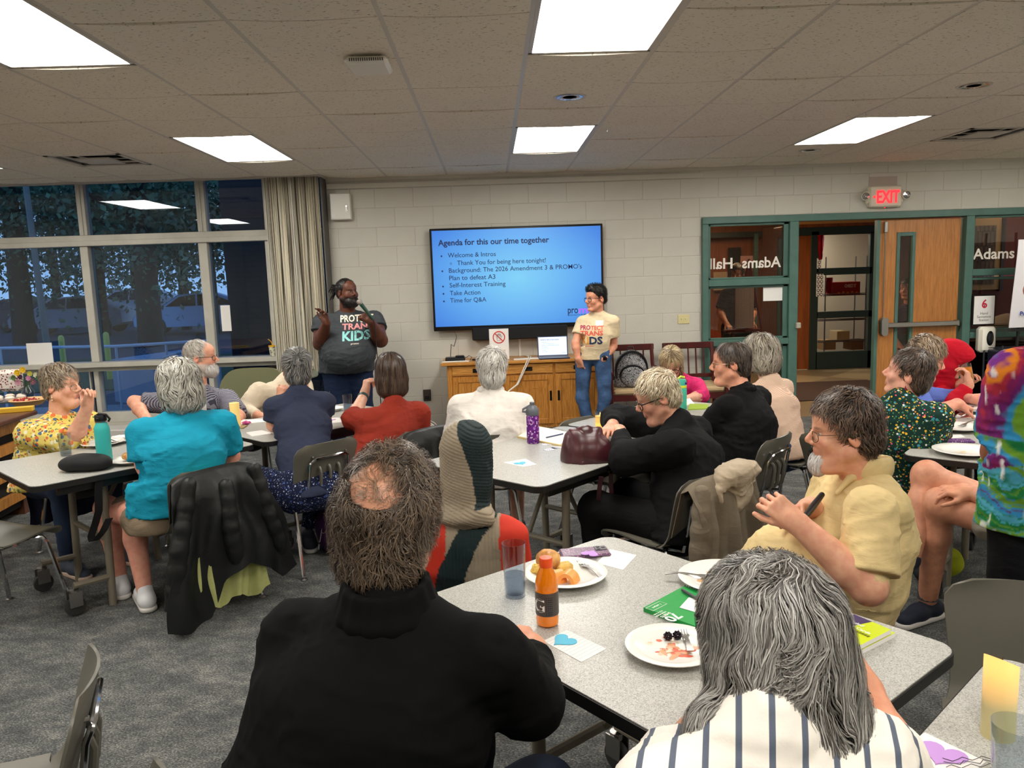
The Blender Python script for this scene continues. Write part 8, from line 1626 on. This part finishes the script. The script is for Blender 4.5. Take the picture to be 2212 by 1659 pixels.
# mint bottle, green folder
c = on(1471, 884); c = V(c[0], c[1], TZ); t = thing('mint_flask', 'mint green insulated bottle with lime band and spout lid', 'bottle', c); mint = mat('mint_enamel', (70, 186, 160), .4); limeb = mat('lime_band', (206, 224, 60), .4); k_ = 1.0
MB().lathe([(0, 0), (.034, 0), (.037, .004), (.037, .135), (.035, .142)], c, 28).build('flask_body', mint, t); MB().lathe([(.0365, .142), (.037, .145), (.037, .155), (.0355, .158)], c, 28).build('band', limeb, t)
MB().lathe([(.035, .158), (.035, .185), (.031, .196), (0, .198)], c, 28).build('lid', mint, t); MB().tube([c+V(-.02, 0, .198), c+V(.0, 0, .214), c+V(.024, 0, .207)], .007, 8).build('spout', limeb, t); MB().box(c+V(.018, -.038, .165), c+V(.03, -.034, .18), bev=.002).build('latch', mat('latch_blue', (24, 50, 110), .4), t, smooth=False)
card([(1490, 872), (1530, 873), (1532, 882), (1486, 884)], 'lime green folder at the right end of the far table', 'paper_folder', 'folder', TZ, mat('folder_lime', (150, 176, 50), .6), .006); card([(1440, 868), (1490, 860), (1500, 872), (1452, 880)], 'white sheet before the woman in pink', 'paper_sheet', 'paper')
# --- left tables
c = on(228, 1004); t = thing('teal_bottle', 'tall teal metal water bottle with black strap lid on the left table', 'bottle', c); tb = mat('teal_enamel', (54, 178, 172), .45)
MB().lathe([(0, 0), (.034, 0), (.037, .003), (.037, .185), (.035, .198), (.027, .215), (.025, .222)], c, 32).build('bottle_body', tb, t); MB().lathe([(.025, .220), (.0255, .230)], c, 24).build('neck_ring', steel, t)
MB().lathe([(.028, .230), (.029, .233), (.029, .256), (.026, .262), (0, .263)], c, 28).build('lid', black, t); MB().tube([c+V(-.02, 0, .256), c+V(.0, -.02, .268), c+V(.034, -.01, .262), c+V(.046, 0, .238), c+V(.034, .01, .225)], .006, 8).build('strap', black, t); MB().lathe([(0, 0), (.006, 0), (.006, .003), (0, .004)], c+V(.0, -.031, .246), 10).build('button', steel, t)
ct = on(180, 1018, TZ+.0); S_ = Sdf(); ctr = V(ct[0], ct[1]+.02, TZ+.042); ax1 = nrm(on(230, 1010)-on(125, 1015)); blkn = mat('black_nylon', (13, 13, 15), .75, bump=.4, bscale=300, bdist=.001)
t = thing('waist_pouch', 'black nylon waist pouch with strap hanging off the left table', 'bag', ctr); R_ = np.array([ax1, np.cross((0, 0, 1), ax1), (0, 0, 1)]); S_.ell(ctr, (.118, .07, .040), R_, .03); S_.ell(ctr+ax1*.05-V(0, 0, .008), (.08, .065, .036), R_, .03); S_.ell(ctr-ax1*.05-V(0, 0, .008), (.07, .055, .034), R_, .03)
v, q = S_.mesh(.006, lambda X, D: D+.004*noise3(X*18, 3), cut=[(V(0, 0, TZ+.001), (0, 0, -1))]); npmesh('pouch_body', [(v, q, 0)], blkn, t); MB().tube([ctr+ax1*x+np.cross((0, 0, 1), ax1)*(-.062+.03*abs(x/.1)**2)+V(0, 0, .01) for x in np.linspace(-.09, .1, 8)], .003, 5).build('zip', black, t)
Ys = ctr[1]-.06; st = [P_(225, 1020, Ys+.02), P_(215, 1032, Ys-.02), P_(212, 1060, Ys-.03), P_(214, 1100, Ys-.02), P_(206, 1130, Ys), P_(196, 1160, Ys), P_(202, 1172, Ys), P_(222, 1150, Ys), P_(236, 1120, Ys+.02)]; strapf(st, .035, .003, blkn, 'strap', t, nrm(V(.8, .5, 0)))
tumbler(143, 984, .033, .125, 'clear tumbler with a little water before the woman in yellow', .22)
t, c = plate(222, 958, .115, 'white plate with scraps behind the teal bottle'); smear(t, c, .11, 14, [(200, 170, 100), (120, 80, 60)], 12)
t, c = plate(264, 950, .10, 'white plate with crumpled napkin and fork farther behind the teal bottle'); fork(on(232, 958)[:2], on(262, 963)[:2], TZ+.02, 'dark fork on the plate behind the teal bottle')
lump('crumpled_napkin', 262, 944, (.055, .035, .010), 'crumpled paper napkin on the farther plate', paper, 4, TZ+.012, .5)
t, c = plate(284, 995, .105, 'white plate with half a bread roll beside the person in teal'); lump('bread_half', 281, 985, (.040, .034, .022), 'toasted bread half with spread on the plate by the teal T-shirt', bun, 8, TZ+.012, .15)
heart(284, 948, .02, .3, 'pink', 'pink paper heart on the left table, far side')
c = on(510, 924); t = thing('square_candle', 'pale yellow pillar candle on a small tray on the joined table', 'candle', c); MB().lathe([(0, .008), (.030, .008), (.030, .16), (.0, .155)], c, 24).build('wax_body', mat('wax_yellow', (236, 214, 140), .5, emit=((255, 200, 100), .25)), t); MB().box(c+V(-.05, -.045, .0), c+V(.06, .045, .008), bev=.003).build('tray', mat('tray_tan', (150, 128, 84), .5), t, smooth=False)
card([(520, 906), (570, 905), (572, 911), (522, 916)], 'white card under the crumpled pink heart'); lump('pink_tissue', 532, 913, (.030, .022, .010), 'crumpled bright pink paper heart beside the candle', HM['pink'], 6, TZ+.002, .6)
card([(532, 934), (565, 929), (588, 936), (545, 942)], 'white folded napkin by the elbow of the navy T-shirt', 'napkin', 'napkin', TZ, paper, .006)
tumbler(705, 888, .032, .135, 'water glass right of the navy T-shirt', .5); tumbler(752, 893, .032, .130, 'water glass between navy and rust shirts', .5); plate(722, 884, .07, 'small white plate between the two water glasses'); card([(700, 903), (732, 902), (742, 912), (705, 914)], 'white card under the lilac heart'); heart(718, 907, .024, .2, 'lilac', 'lilac paper heart on the far left table')
tag(lump('bread_scrap', 741, 897, (.012, .01, .008), 'small orange scrap by the water glass', melon, 3, TZ), None)
# --- right tables
t, c = plate(2070, 924, .125, 'empty white plate with fork, upper one on the right table'); fork(on(2110, 915)[:2], on(2072, 928)[:2], TZ+.02, 'fork resting on the upper plate of the right table')
t, c = plate(2083, 975, .135, 'empty white plate with crumbs, lower one on the right table'); smear(t, c, .13, 8, [(216, 200, 170)], 3); fork(on(2135, 978)[:2], on(2108, 968)[:2], TZ+.02, 'fork on the lower plate of the right table')
t, F = slab(2066, 950, .15, .075, .009, -.25, TZ, pattern('purple_paisley', (92, 60, 110), [((200, 160, 200), 4, .3), ((50, 30, 70), 4.5, .25), ((160, 100, 160), 5, .25)], 30), 'patterned_pouch', 'purple patterned fabric pouch between the two plates', 'pouch'); card([(2040, 940), (2075, 938), (2085, 944), (2048, 948)], 'white slip of paper behind the purple pouch', z=TZ)
t, c = plate(2108, 885, .12, 'white plate with omelette before the woman in blue'); lump('omelette', 2132, 883, (.045, .032, .016), 'folded yellow omelette on the far plate', egg, 4, TZ+.01, .3); fork(on(2084, 868)[:2], on(2100, 886)[:2], TZ+.02, 'fork held into the omelette plate', up=0); smear(t, c, .1, 10, [(150, 120, 60), (90, 70, 50)], 7)
card([(2068, 896), (2140, 897), (2136, 904), (2060, 902)], 'white card under a pink heart on the far right table'); heart(2094, 899, .03, .2, 'pink', 'pink paper heart on the far right table')
def sport(px, py, cap_c, lab, label, key):
    c = on(px, py); t = thing('drink_bottle', label, 'bottle', c, 'empty sport drink bottles'); MB().lathe([(0, 0), (.030, 0), (.033, .006), (.033, .10), (.031, .106), (.033, .112), (.031, .135), (.016, .165), (.014, .175), (0, .175)], c, 26).build('bottle_body', glassy('clear_plastic', (200, 200, 205), 1.0), t); MB().lathe([(.0335, .03), (.034, .033), (.034, .096), (.0335, .098)], c, 26).build('label', mat('label_black', (30, 28, 32), .4), t); MB().lathe([(.0165, .172), (.0168, .19), (.015, .194), (0, .194)], c, 20).build('cap', mat(*cap_c), t)
    if lab:
        m_ = MB(); f_ = nrm(V(CAM[0]-c[0], CAM[1]-c[1], 0)); r_ = np.cross((0, 0, 1), f_); v_, f2_ = text_mesh('G', .045, bold=.01); a_ = (v_[:, 0]-v_[:, 0].mean())/.034-.1; m_.add([tuple(c+.0345*(f_*math.cos(q)+r_*math.sin(q))+V(0, 0, .048+y)) for q, y in zip(a_, v_[:, 1])], f2_); m_.build('label_letter', mat('label_white'), t, smooth=False)
sport(2134, 849, ('cap_dark_orange', (150, 76, 50), .4), True, 'clear sport drink bottle with dark cap and white letter on the label', 0); sport(2162, 850, ('cap_orange2', (236, 96, 50), .4), False, 'sport drink bottle with bright orange cap beside the lettered bottle', 1)
c = glassP; t = thing('juice_glass', 'glass of orange juice lifted to the mouth of the red-hooded child', 'glass', c); up_ = nrm(V(-.25, .1, 1)); MB().frame(c-up_*.075, np.cross((0, 1, 0), up_), np.cross(up_, np.cross((0, 1, 0), up_))).lathe([(0, 0), (.030, 0), (.036, .125), (.034, .125), (.028, .006), (0, .006)], n=24).build('tumbler', tumb, t); MB().frame(c-up_*.075, np.cross((0, 1, 0), up_), np.cross(up_, np.cross((0, 1, 0), up_))).lathe([(0, .007), (.0275, .007), (.033, .10), (0, .10)], n=24).build('juice', mat('orange_juice', (240, 140, 20), .3), t)
tumbler(2155, 905, .034, .13, 'clear tumbler beside the tie-dye shirt on the far right table', .2)
# ================================================================== clothes on chairs, side furniture
def CF2(o, rz): a = math.radians(rz); return V(o[0], o[1], 0), V(math.cos(a), math.sin(a), 0), V(-math.sin(a), math.cos(a), 0)
def drape(name, label, o, rz, m, wt, wb, zb, seed=1, A=.035, k=7, yoff=0, top=.752, front=.22, cat='jacket', parent=None, sleeves=()):
    O, X, Y = CF2(o, rz); t = parent or thing(name, label, cat, O+Y*-.27)
    def f(u, v):
        a = 2*u-1; zbb = zb(u) if callable(zb) else zb
        if v < .16: s_ = 1-v/.16; y, z, s2 = -.235+.055*s_, top-.012-front*s_, 0
        else: s2 = (v-.16)/.84; y, z = -.262-.05*min(1, s2*6)-.045*s2, top-(top-zbb)*s2
        z -= .035*abs(a)**4*(1-s2); w_ = wt+(wb-wt)*s2**.75; n_ = math.sin(a*k+seed+1.5*math.sin(3*s2+seed))+.5*math.sin(a*k*2.3+seed*2+2*s2)
        x = a*w_+.012*math.sin(9*s2+a*3); y -= A*min(1, s2*2.5)*(.5+.5*n_)+yoff; return O+X*x+Y*y+V(0, 0, max(.012, z))
    MB().grid(f, 46, 34, thick=.004).build(name+'_body', m, t, angle=80)
    for (x, z0_, x1, z1_, d_) in sleeves:
        P = [O+X*(x+(x1-x)*q+.012*math.sin(5*q+seed))+Y*(-.30-d_-.02*math.sin(3*q))+V(0, 0, z0_+(z1_-z0_)*q) for q in np.linspace(0, 1, 7)]; S_ = Sdf(); S_.chain(P, np.linspace(.034, .046, 7), .02); v, q = S_.mesh(.008, fold_post(.0025, seed), cut=[(P[-1]+V(0, 0, .01), nrm(P[-1]-P[-2]))]); npmesh('sleeve', [(v, q, 0)], m, t)
    return t
rain = mat('black_rain_shell', (20, 22, 22), .48, noise=.2, nscale=4, bump=.5, bscale=9, bdist=.02, spec=.4); lgr = fabric('pale_green_lining', (164, 168, 108))
hz = lambda u: float(np.interp(u, [0, .12, .3, .42, .6, .8, .92, 1], [.05, .02, .04, .20, .27, .20, .12, .18]))
t = drape('rain_jacket', 'black rain jacket over a pale green coat, hung on the teal T-shirt chair', (-1.77, .62), 46, rain, .20, .34, hz, 2, .045, 6, sleeves=((-.17, .70, -.29, .12, .03), (.0, .66, .03, .27, .05), (.17, .70, .30, .24, .02)))
drape('pale_green_coat', 'pale green coat hanging below the black rain jacket', (-1.77, .62), 46, lgr, .15, .20, lambda u: .09+.02*math.sin(u*14), 5, .03, 9, yoff=-.022, top=.742, front=.12)
tau = fabric('taupe_jacket', (112, 102, 88)); hoodm = fabric('hood_lining', (166, 152, 132))
t = drape('hooded_jacket', 'grey-brown jacket with pale lined hood hung on the chair beside the middle table', (.56, .14), 40, tau, .20, .26, .26, 3, .04, 8, sleeves=((-.17, .70, -.24, .24, .01), (.17, .70, .25, .22, .01)))
O, X, Y = CF2((.56, .14), 40); S_ = Sdf(); c_ = O+X*.05-Y*.31+V(0, 0, .66); S_.ell(c_, (.13, .06, .10), np.array([X, Y, V(0, 0, 1)]), .03); S_.ell(c_+X*.04+V(0, 0, .08), (.14, .07, .05), np.array([X, Y, V(0, 0, 1)]), .04); S_.ell(c_-Y*.05-X*.06+V(0, 0, -.01), (.055, .04, .05), None, .02, sub=True); v, q = S_.mesh(.007, fold_post(.009, 33)); npmesh('hood', [(v, q, 0)], hoodm, t)
drape('black_jacket', 'black jacket hung on the chair of the woman in rust-red top', (-.80, 1.42), 47, rain, .21, .27, .30, 4, .03, 7)
drape('dark_blue_jacket', 'dark blue speckled jacket hung on the chair of the woman in yellow', (-2.76, 1.46), -134, pattern('speckled_navy', (18, 22, 40), [((90, 96, 130), 9, .12)], 30), .18, .22, .14, 6, .03, 7)
# wooden chairs along the block wall
mah = mat('mahogany', (70, 22, 20), .35, noise=.2, nscale=4, stretch=(4, 4, .5)); cush = fabric('tan_cushion', (176, 152, 116))
def wood_chair(x, y, label):
    t = thing('wooden_armchair', label, 'chair', (x, y, 0), 'dark red wooden chairs along the block wall')
    for sx in (-1, 1):
        MB().tube([(x+sx*.26, y+.20, 0), (x+sx*.26, y+.22, .45), (x+sx*.245, y+.28, .86)], .020, 8, flat=1).build('back_post', mah, t); MB().box((x+sx*.26-.02, y-.26, 0), (x+sx*.26+.02, y-.22, .62), bev=.005).build('front_leg', mah, t, smooth=False); MB().box((x+sx*.26-.026, y-.28, .62), (x+sx*.26+.026, y+.24, .645), bev=.006).build('armrest', mah, t, smooth=False); MB().box((x+sx*.26-.012, y-.24, .37), (x+sx*.26+.012, y+.22, .41)).build('side_rail', mah, t, smooth=False)
    MB().box((x-.27, y+.265, .80), (x+.27, y+.295, .865), bev=.006).build('crest_rail', mah, t, smooth=False); MB().box((x-.25, y+.225, .50), (x+.25, y+.25, .54), bev=.004).build('lower_rail', mah, t, smooth=False); MB().box((x-.25, y-.245, .35), (x+.25, y-.225, .41)).build('front_rail', mah, t, smooth=False)
    for k in range(5): xx = x-.16+.08*k; MB().tube([(xx, y+.238, .53), (xx, y+.28, .81)], .009, 6).build('slat', mah, t)
    MB().box((x-.24, y-.25, .41), (x+.24, y+.21, .47), bev=.02).build('seat_cushion', cush, t)
wood_chair(1.20, 4.52, 'dark red wooden armchair holding the patterned backpack'); wood_chair(1.83, 4.52, 'dark red wooden armchair behind the woman in pink')
c = V(1.17, 4.42, .47); t = thing('backpack', 'black and white patterned children backpack with black trim on the wooden armchair', 'bag', c); comic = pattern('comic_print', (130, 130, 132), [((30, 30, 32), 2.4, .33), ((210, 210, 208), 3.2, .25), ((20, 20, 22), 4.5, .2), ((236, 236, 234), 5.0, .18)], 22)
S_ = Sdf(); S_.ell(c+V(0, .04, .17), (.165, .10, .20), None, .04); S_.seg(c+V(-.10, .03, .05), c+V(.10, .03, .05), .07, .07, .05); v, q = S_.mesh(.007, lambda X, D: D+.003*noise3(X*20, 2), cut=[(c+V(0, 0, .002), (0, 0, -1))]); npmesh('main_body', [(v, q, 0)], comic, t)
S_ = Sdf(); S_.ell(c+V(0, -.055, .115), (.115, .035, .105), None, .03); v, q = S_.mesh(.006); npmesh('front_pocket', [(v, q, 0)], comic, t)
for rx, rz_, zz, yy in ((.155, .19, .17, -.035), (.118, .108, .115, -.062)): MB().tube([c+V(rx*math.cos(a), yy+.04*abs(math.cos(a))**3, zz+rz_*math.sin(a)) for a in np.linspace(-.6, PI+.6, 30)], .013, 8).build('black_piping', black, t)
MB().tube([c+V(-.03, .05, .36), c+V(-.02, .05, .40), c+V(.02, .05, .40), c+V(.03, .05, .36)], .008, 8).build('grab_handle', black, t)
# olive chair
c = P_(545, 850, 3.25); t = thing('olive_lounge_chair', 'olive green chair with rounded back behind the bearded man', 'chair', (c[0], 3.25, 0)); ol = mat('olive_vinyl', (100, 102, 72), .5, bump=.2, bscale=200); zt_ = P_(545, 797, 3.25)[2]
MB().grid(lambda u, v: (c[0]+(-.30+.60*u)*(1-.12*v**4), 3.25+.06*(2*u-1)**2*-1+.10*v, .38+(zt_-.38-.10*abs(2*u-1)**5)*v), 18, 14, thick=.04).build('backrest', ol, t, angle=80); MB().box((c[0]-.28, 2.80, .36), (c[0]+.28, 3.24, .44), bev=.03).build('seat', ol, t)
for sx in (-.24, .24):
    for y in (2.84, 3.24): MB().tube([(c[0]+sx, y, 0), (c[0]+sx*.9, y, .37)], .013, 8).build('leg', chrome, t)
# bags on the floor
c = onz(716, 1198, 0); t = thing('purple_backpack', 'dark purple backpack on the floor under the rust-red woman', 'bag', c); S_ = Sdf(); S_.ell(c+V(.02, .08, .15), (.12, .15, .17), None, .04); v, q = S_.mesh(.008, lambda X, D: D+.008*noise3(X*12, 2), cut=[(V(0, 0, .002), (0, 0, -1))]); npmesh('bag_body', [(v, q, 0)], fabric('purple_nylon', (56, 24, 66)), t)
for k in (0, 1): MB().tube([c+V(-.03+.05*k, -.045, .20-.03*k), c+V(-.05+.05*k, -.06, .10)], .003, 5).tube([c+V(-.055+.05*k, -.065, .09), c+V(-.057+.05*k, -.067, .06)], .005, 6).build('zip_pull', chrome, t)
c = onz(2048, 1262, 0); c[1] += .1; t = thing('green_grey_bag', 'yellow-green and grey sports bag on the floor behind the seated person in shorts', 'bag', c); S_ = Sdf(); S_.ell(c+V(0, 0, .08), (.13, .10, .09), None, .04); v, q = S_.mesh(.008, lambda X, D: D+.01*noise3(X*12, 2), cut=[(V(0, 0, .002), (0, 0, -1))]); npmesh('bag_body', [(v, q, 0)], fabric('lime_nylon', (150, 160, 30)), t); S_ = Sdf(); S_.ell(c+V(-.07, -.05, .06), (.08, .07, .07), None, .04); v, q = S_.mesh(.008, cut=[(V(0, 0, .002), (0, 0, -1))]); npmesh('side_pocket', [(v, q, 0)], fabric('grey_nylon', (60, 64, 66)), t)
# ---- buffet at the left edge
BZ = .75; bw = mat('buffet_walnut', (92, 56, 40), .3, noise=.12, nscale=4, stretch=(1, 6, 6)); p0 = onz(0, 913, BZ); p1 = onz(72, 889, BZ); x1_ = p1[0]+.02; y0_ = p1[1]
t = thing('buffet_table', 'brown-topped serving table with dessert dishes at the left edge', 'table', (x1_-.8, y0_, 0)); d_ = nrm(V(p1[0]-p0[0], p1[1]-p0[1], 0)); n_ = V(-d_[1], d_[0], 0); q0 = V(*p1[:2], 0)+d_*.06
F = lambda: MB().frame(q0, d_*-1, n_*-1, (0, 0, 1)); 
MB().frame(q0, d_, n_, (0, 0, 1)).box((-1.9, 0, BZ-.03), (0, 1.15, BZ), bev=.006).build('tabletop', bw, t, smooth=False)
for zz in (.12, .30, .48, .62): MB().frame(q0, d_, n_, (0, 0, 1)).box((-1.8, .10, zz), (-.05, .13, zz+.075), bev=.003).build('front_slat', oak, t, smooth=False)
for x in (-1.8, -.10): MB().frame(q0, d_, n_, (0, 0, 1)).box((x, .12, 0), (x+.06, 1.05, BZ-.03)).build('side_panel', bw, t, smooth=False)
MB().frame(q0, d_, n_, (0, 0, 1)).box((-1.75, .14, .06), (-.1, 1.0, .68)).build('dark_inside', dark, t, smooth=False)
c = on(62, 862, BZ); t = thing('flower_vase', 'clear glass vase with yellow, purple and pink cut flowers', 'vase', c); MB().lathe([(.03, 0), (.045, .02), (.048, .06), (.026, .10), (.030, .15), (.028, .15), (.024, .10), (.045, .06), (.042, .022), (0, .006)], c, 28).build('glass_body', tumb, t); MB().lathe([(.0, .008), (.041, .022), (.044, .058), (.034, .08), (0, .08)], c, 24).build('water', waterm, t)
fg = mat('stem_green', (64, 96, 46), .6); fs = [(38, 801, (240, 200, 30), 1), (50, 795, (244, 204, 34), 1), (44, 810, (96, 24, 84), 0), (62, 813, (216, 150, 190), 0), (65, 803, (216, 214, 90), 0), (30, 812, (90, 120, 70), 2), (78, 806, (226, 226, 196), 0), (72, 820, (200, 130, 150), 1), (40, 822, (206, 150, 170), 1), (22, 815, (226, 230, 216), 2), (84, 812, (70, 104, 56), 2)]
for i, (px, py, col_, kd) in enumerate(fs):
    h_ = P_(px, py+4, c[1]+.02*((i*7) % 5-2)); m_ = MB(); fm = mat('petal_%d' % i, col_, .6); MB().tube([c+V(0, 0, .03), c+V(0, 0, .14)+(h_-c)*V(.25, .25, 0), h_], .002, 5).build('stem', fg, t)
    for L_ in range(2 if kd == 0 else 1):
        for k in range(10 if kd == 1 else 7): a = 2*PI*k/(10 if kd == 1 else 7)+L_*.4; r_ = .030 if kd == 1 else .024-.008*L_; d2 = V(math.cos(a), -.35, math.sin(a)); e = nrm(np.cross(d2, (0, 1, 0)))*.008*(1.5 if kd != 1 else 1); m_.add([h_, h_+d2*r_*.6+e, h_+d2*r_-V(0, .006*L_, 0), h_+d2*r_*.6-e], [(0, 1, 2, 3)])
    if kd != 2: m_.lathe([(0, -.006), (.007, 0), (0, .006)], h_+V(0, -.008, 0), 8)
    m_.build('blossom', fm, t, smooth=False)
c = on(63, 874, BZ); t = thing('berry_pie', 'round pie with red berries in a crimped crust', 'pie', c); MB().lathe([(.09, 0), (.125, .035), (.135, .040), (.128, .046), (.115, .036), (0, .034)], c, 32).build('crust', mat('pie_crust', (206, 164, 110), .6, bump=.5, bscale=60), t); rb2 = mat('berry_red', (150, 20, 30), .25); m_ = MB(); rr = random.Random(2)
for k in range(34): a = rr.uniform(0, 6.28); d = .10*math.sqrt(rr.random()); m_.lathe([(0, -.008), (.010, 0), (0, .010)], c+V(d*math.cos(a), d*math.sin(a), .042), 7)
tag(m_.build('berries', rb2, t), kind='stuff')
slab(28, 880, .26, .07, .035, .3, BZ, mat('carton_yellow', (226, 180, 50), .5), 'pastry_carton', 'long yellow pastry carton lying before the vase', 'box'); c = on(22, 866, BZ); t = thing('clear_platter', 'clear domed platter of iced buns at the left edge', 'dish', c); MB().lathe([(.0, 0), (.15, .0), (.16, .012), (0, .012)], c, 30).build('tray', mat('foil_tray', (176, 176, 178), .25, .8), t)
for k in range(6): a = k*1.05; q_ = c+V(.09*math.cos(a), .09*math.sin(a), .028); MB().lathe([(0, -.016), (.035, -.01), (.035, .008), (.02, .018), (0, .02)], q_, 14).build('iced_bun', mat('icing', (228, 206, 190), .5), t)
c = on(8, 850, BZ); tag(MB().box((c[0]-.12, c[1]+.1, BZ), (c[0]+.07, c[1]+.22, BZ+.19), bev=.03).build('patterned_tote', pattern('tote_print', (226, 214, 206), [((130, 50, 50), 2.0, .36), ((236, 226, 220), 3.2, .25)], 22)), 'white and red patterned tote at the left edge behind the dishes', 'bag')
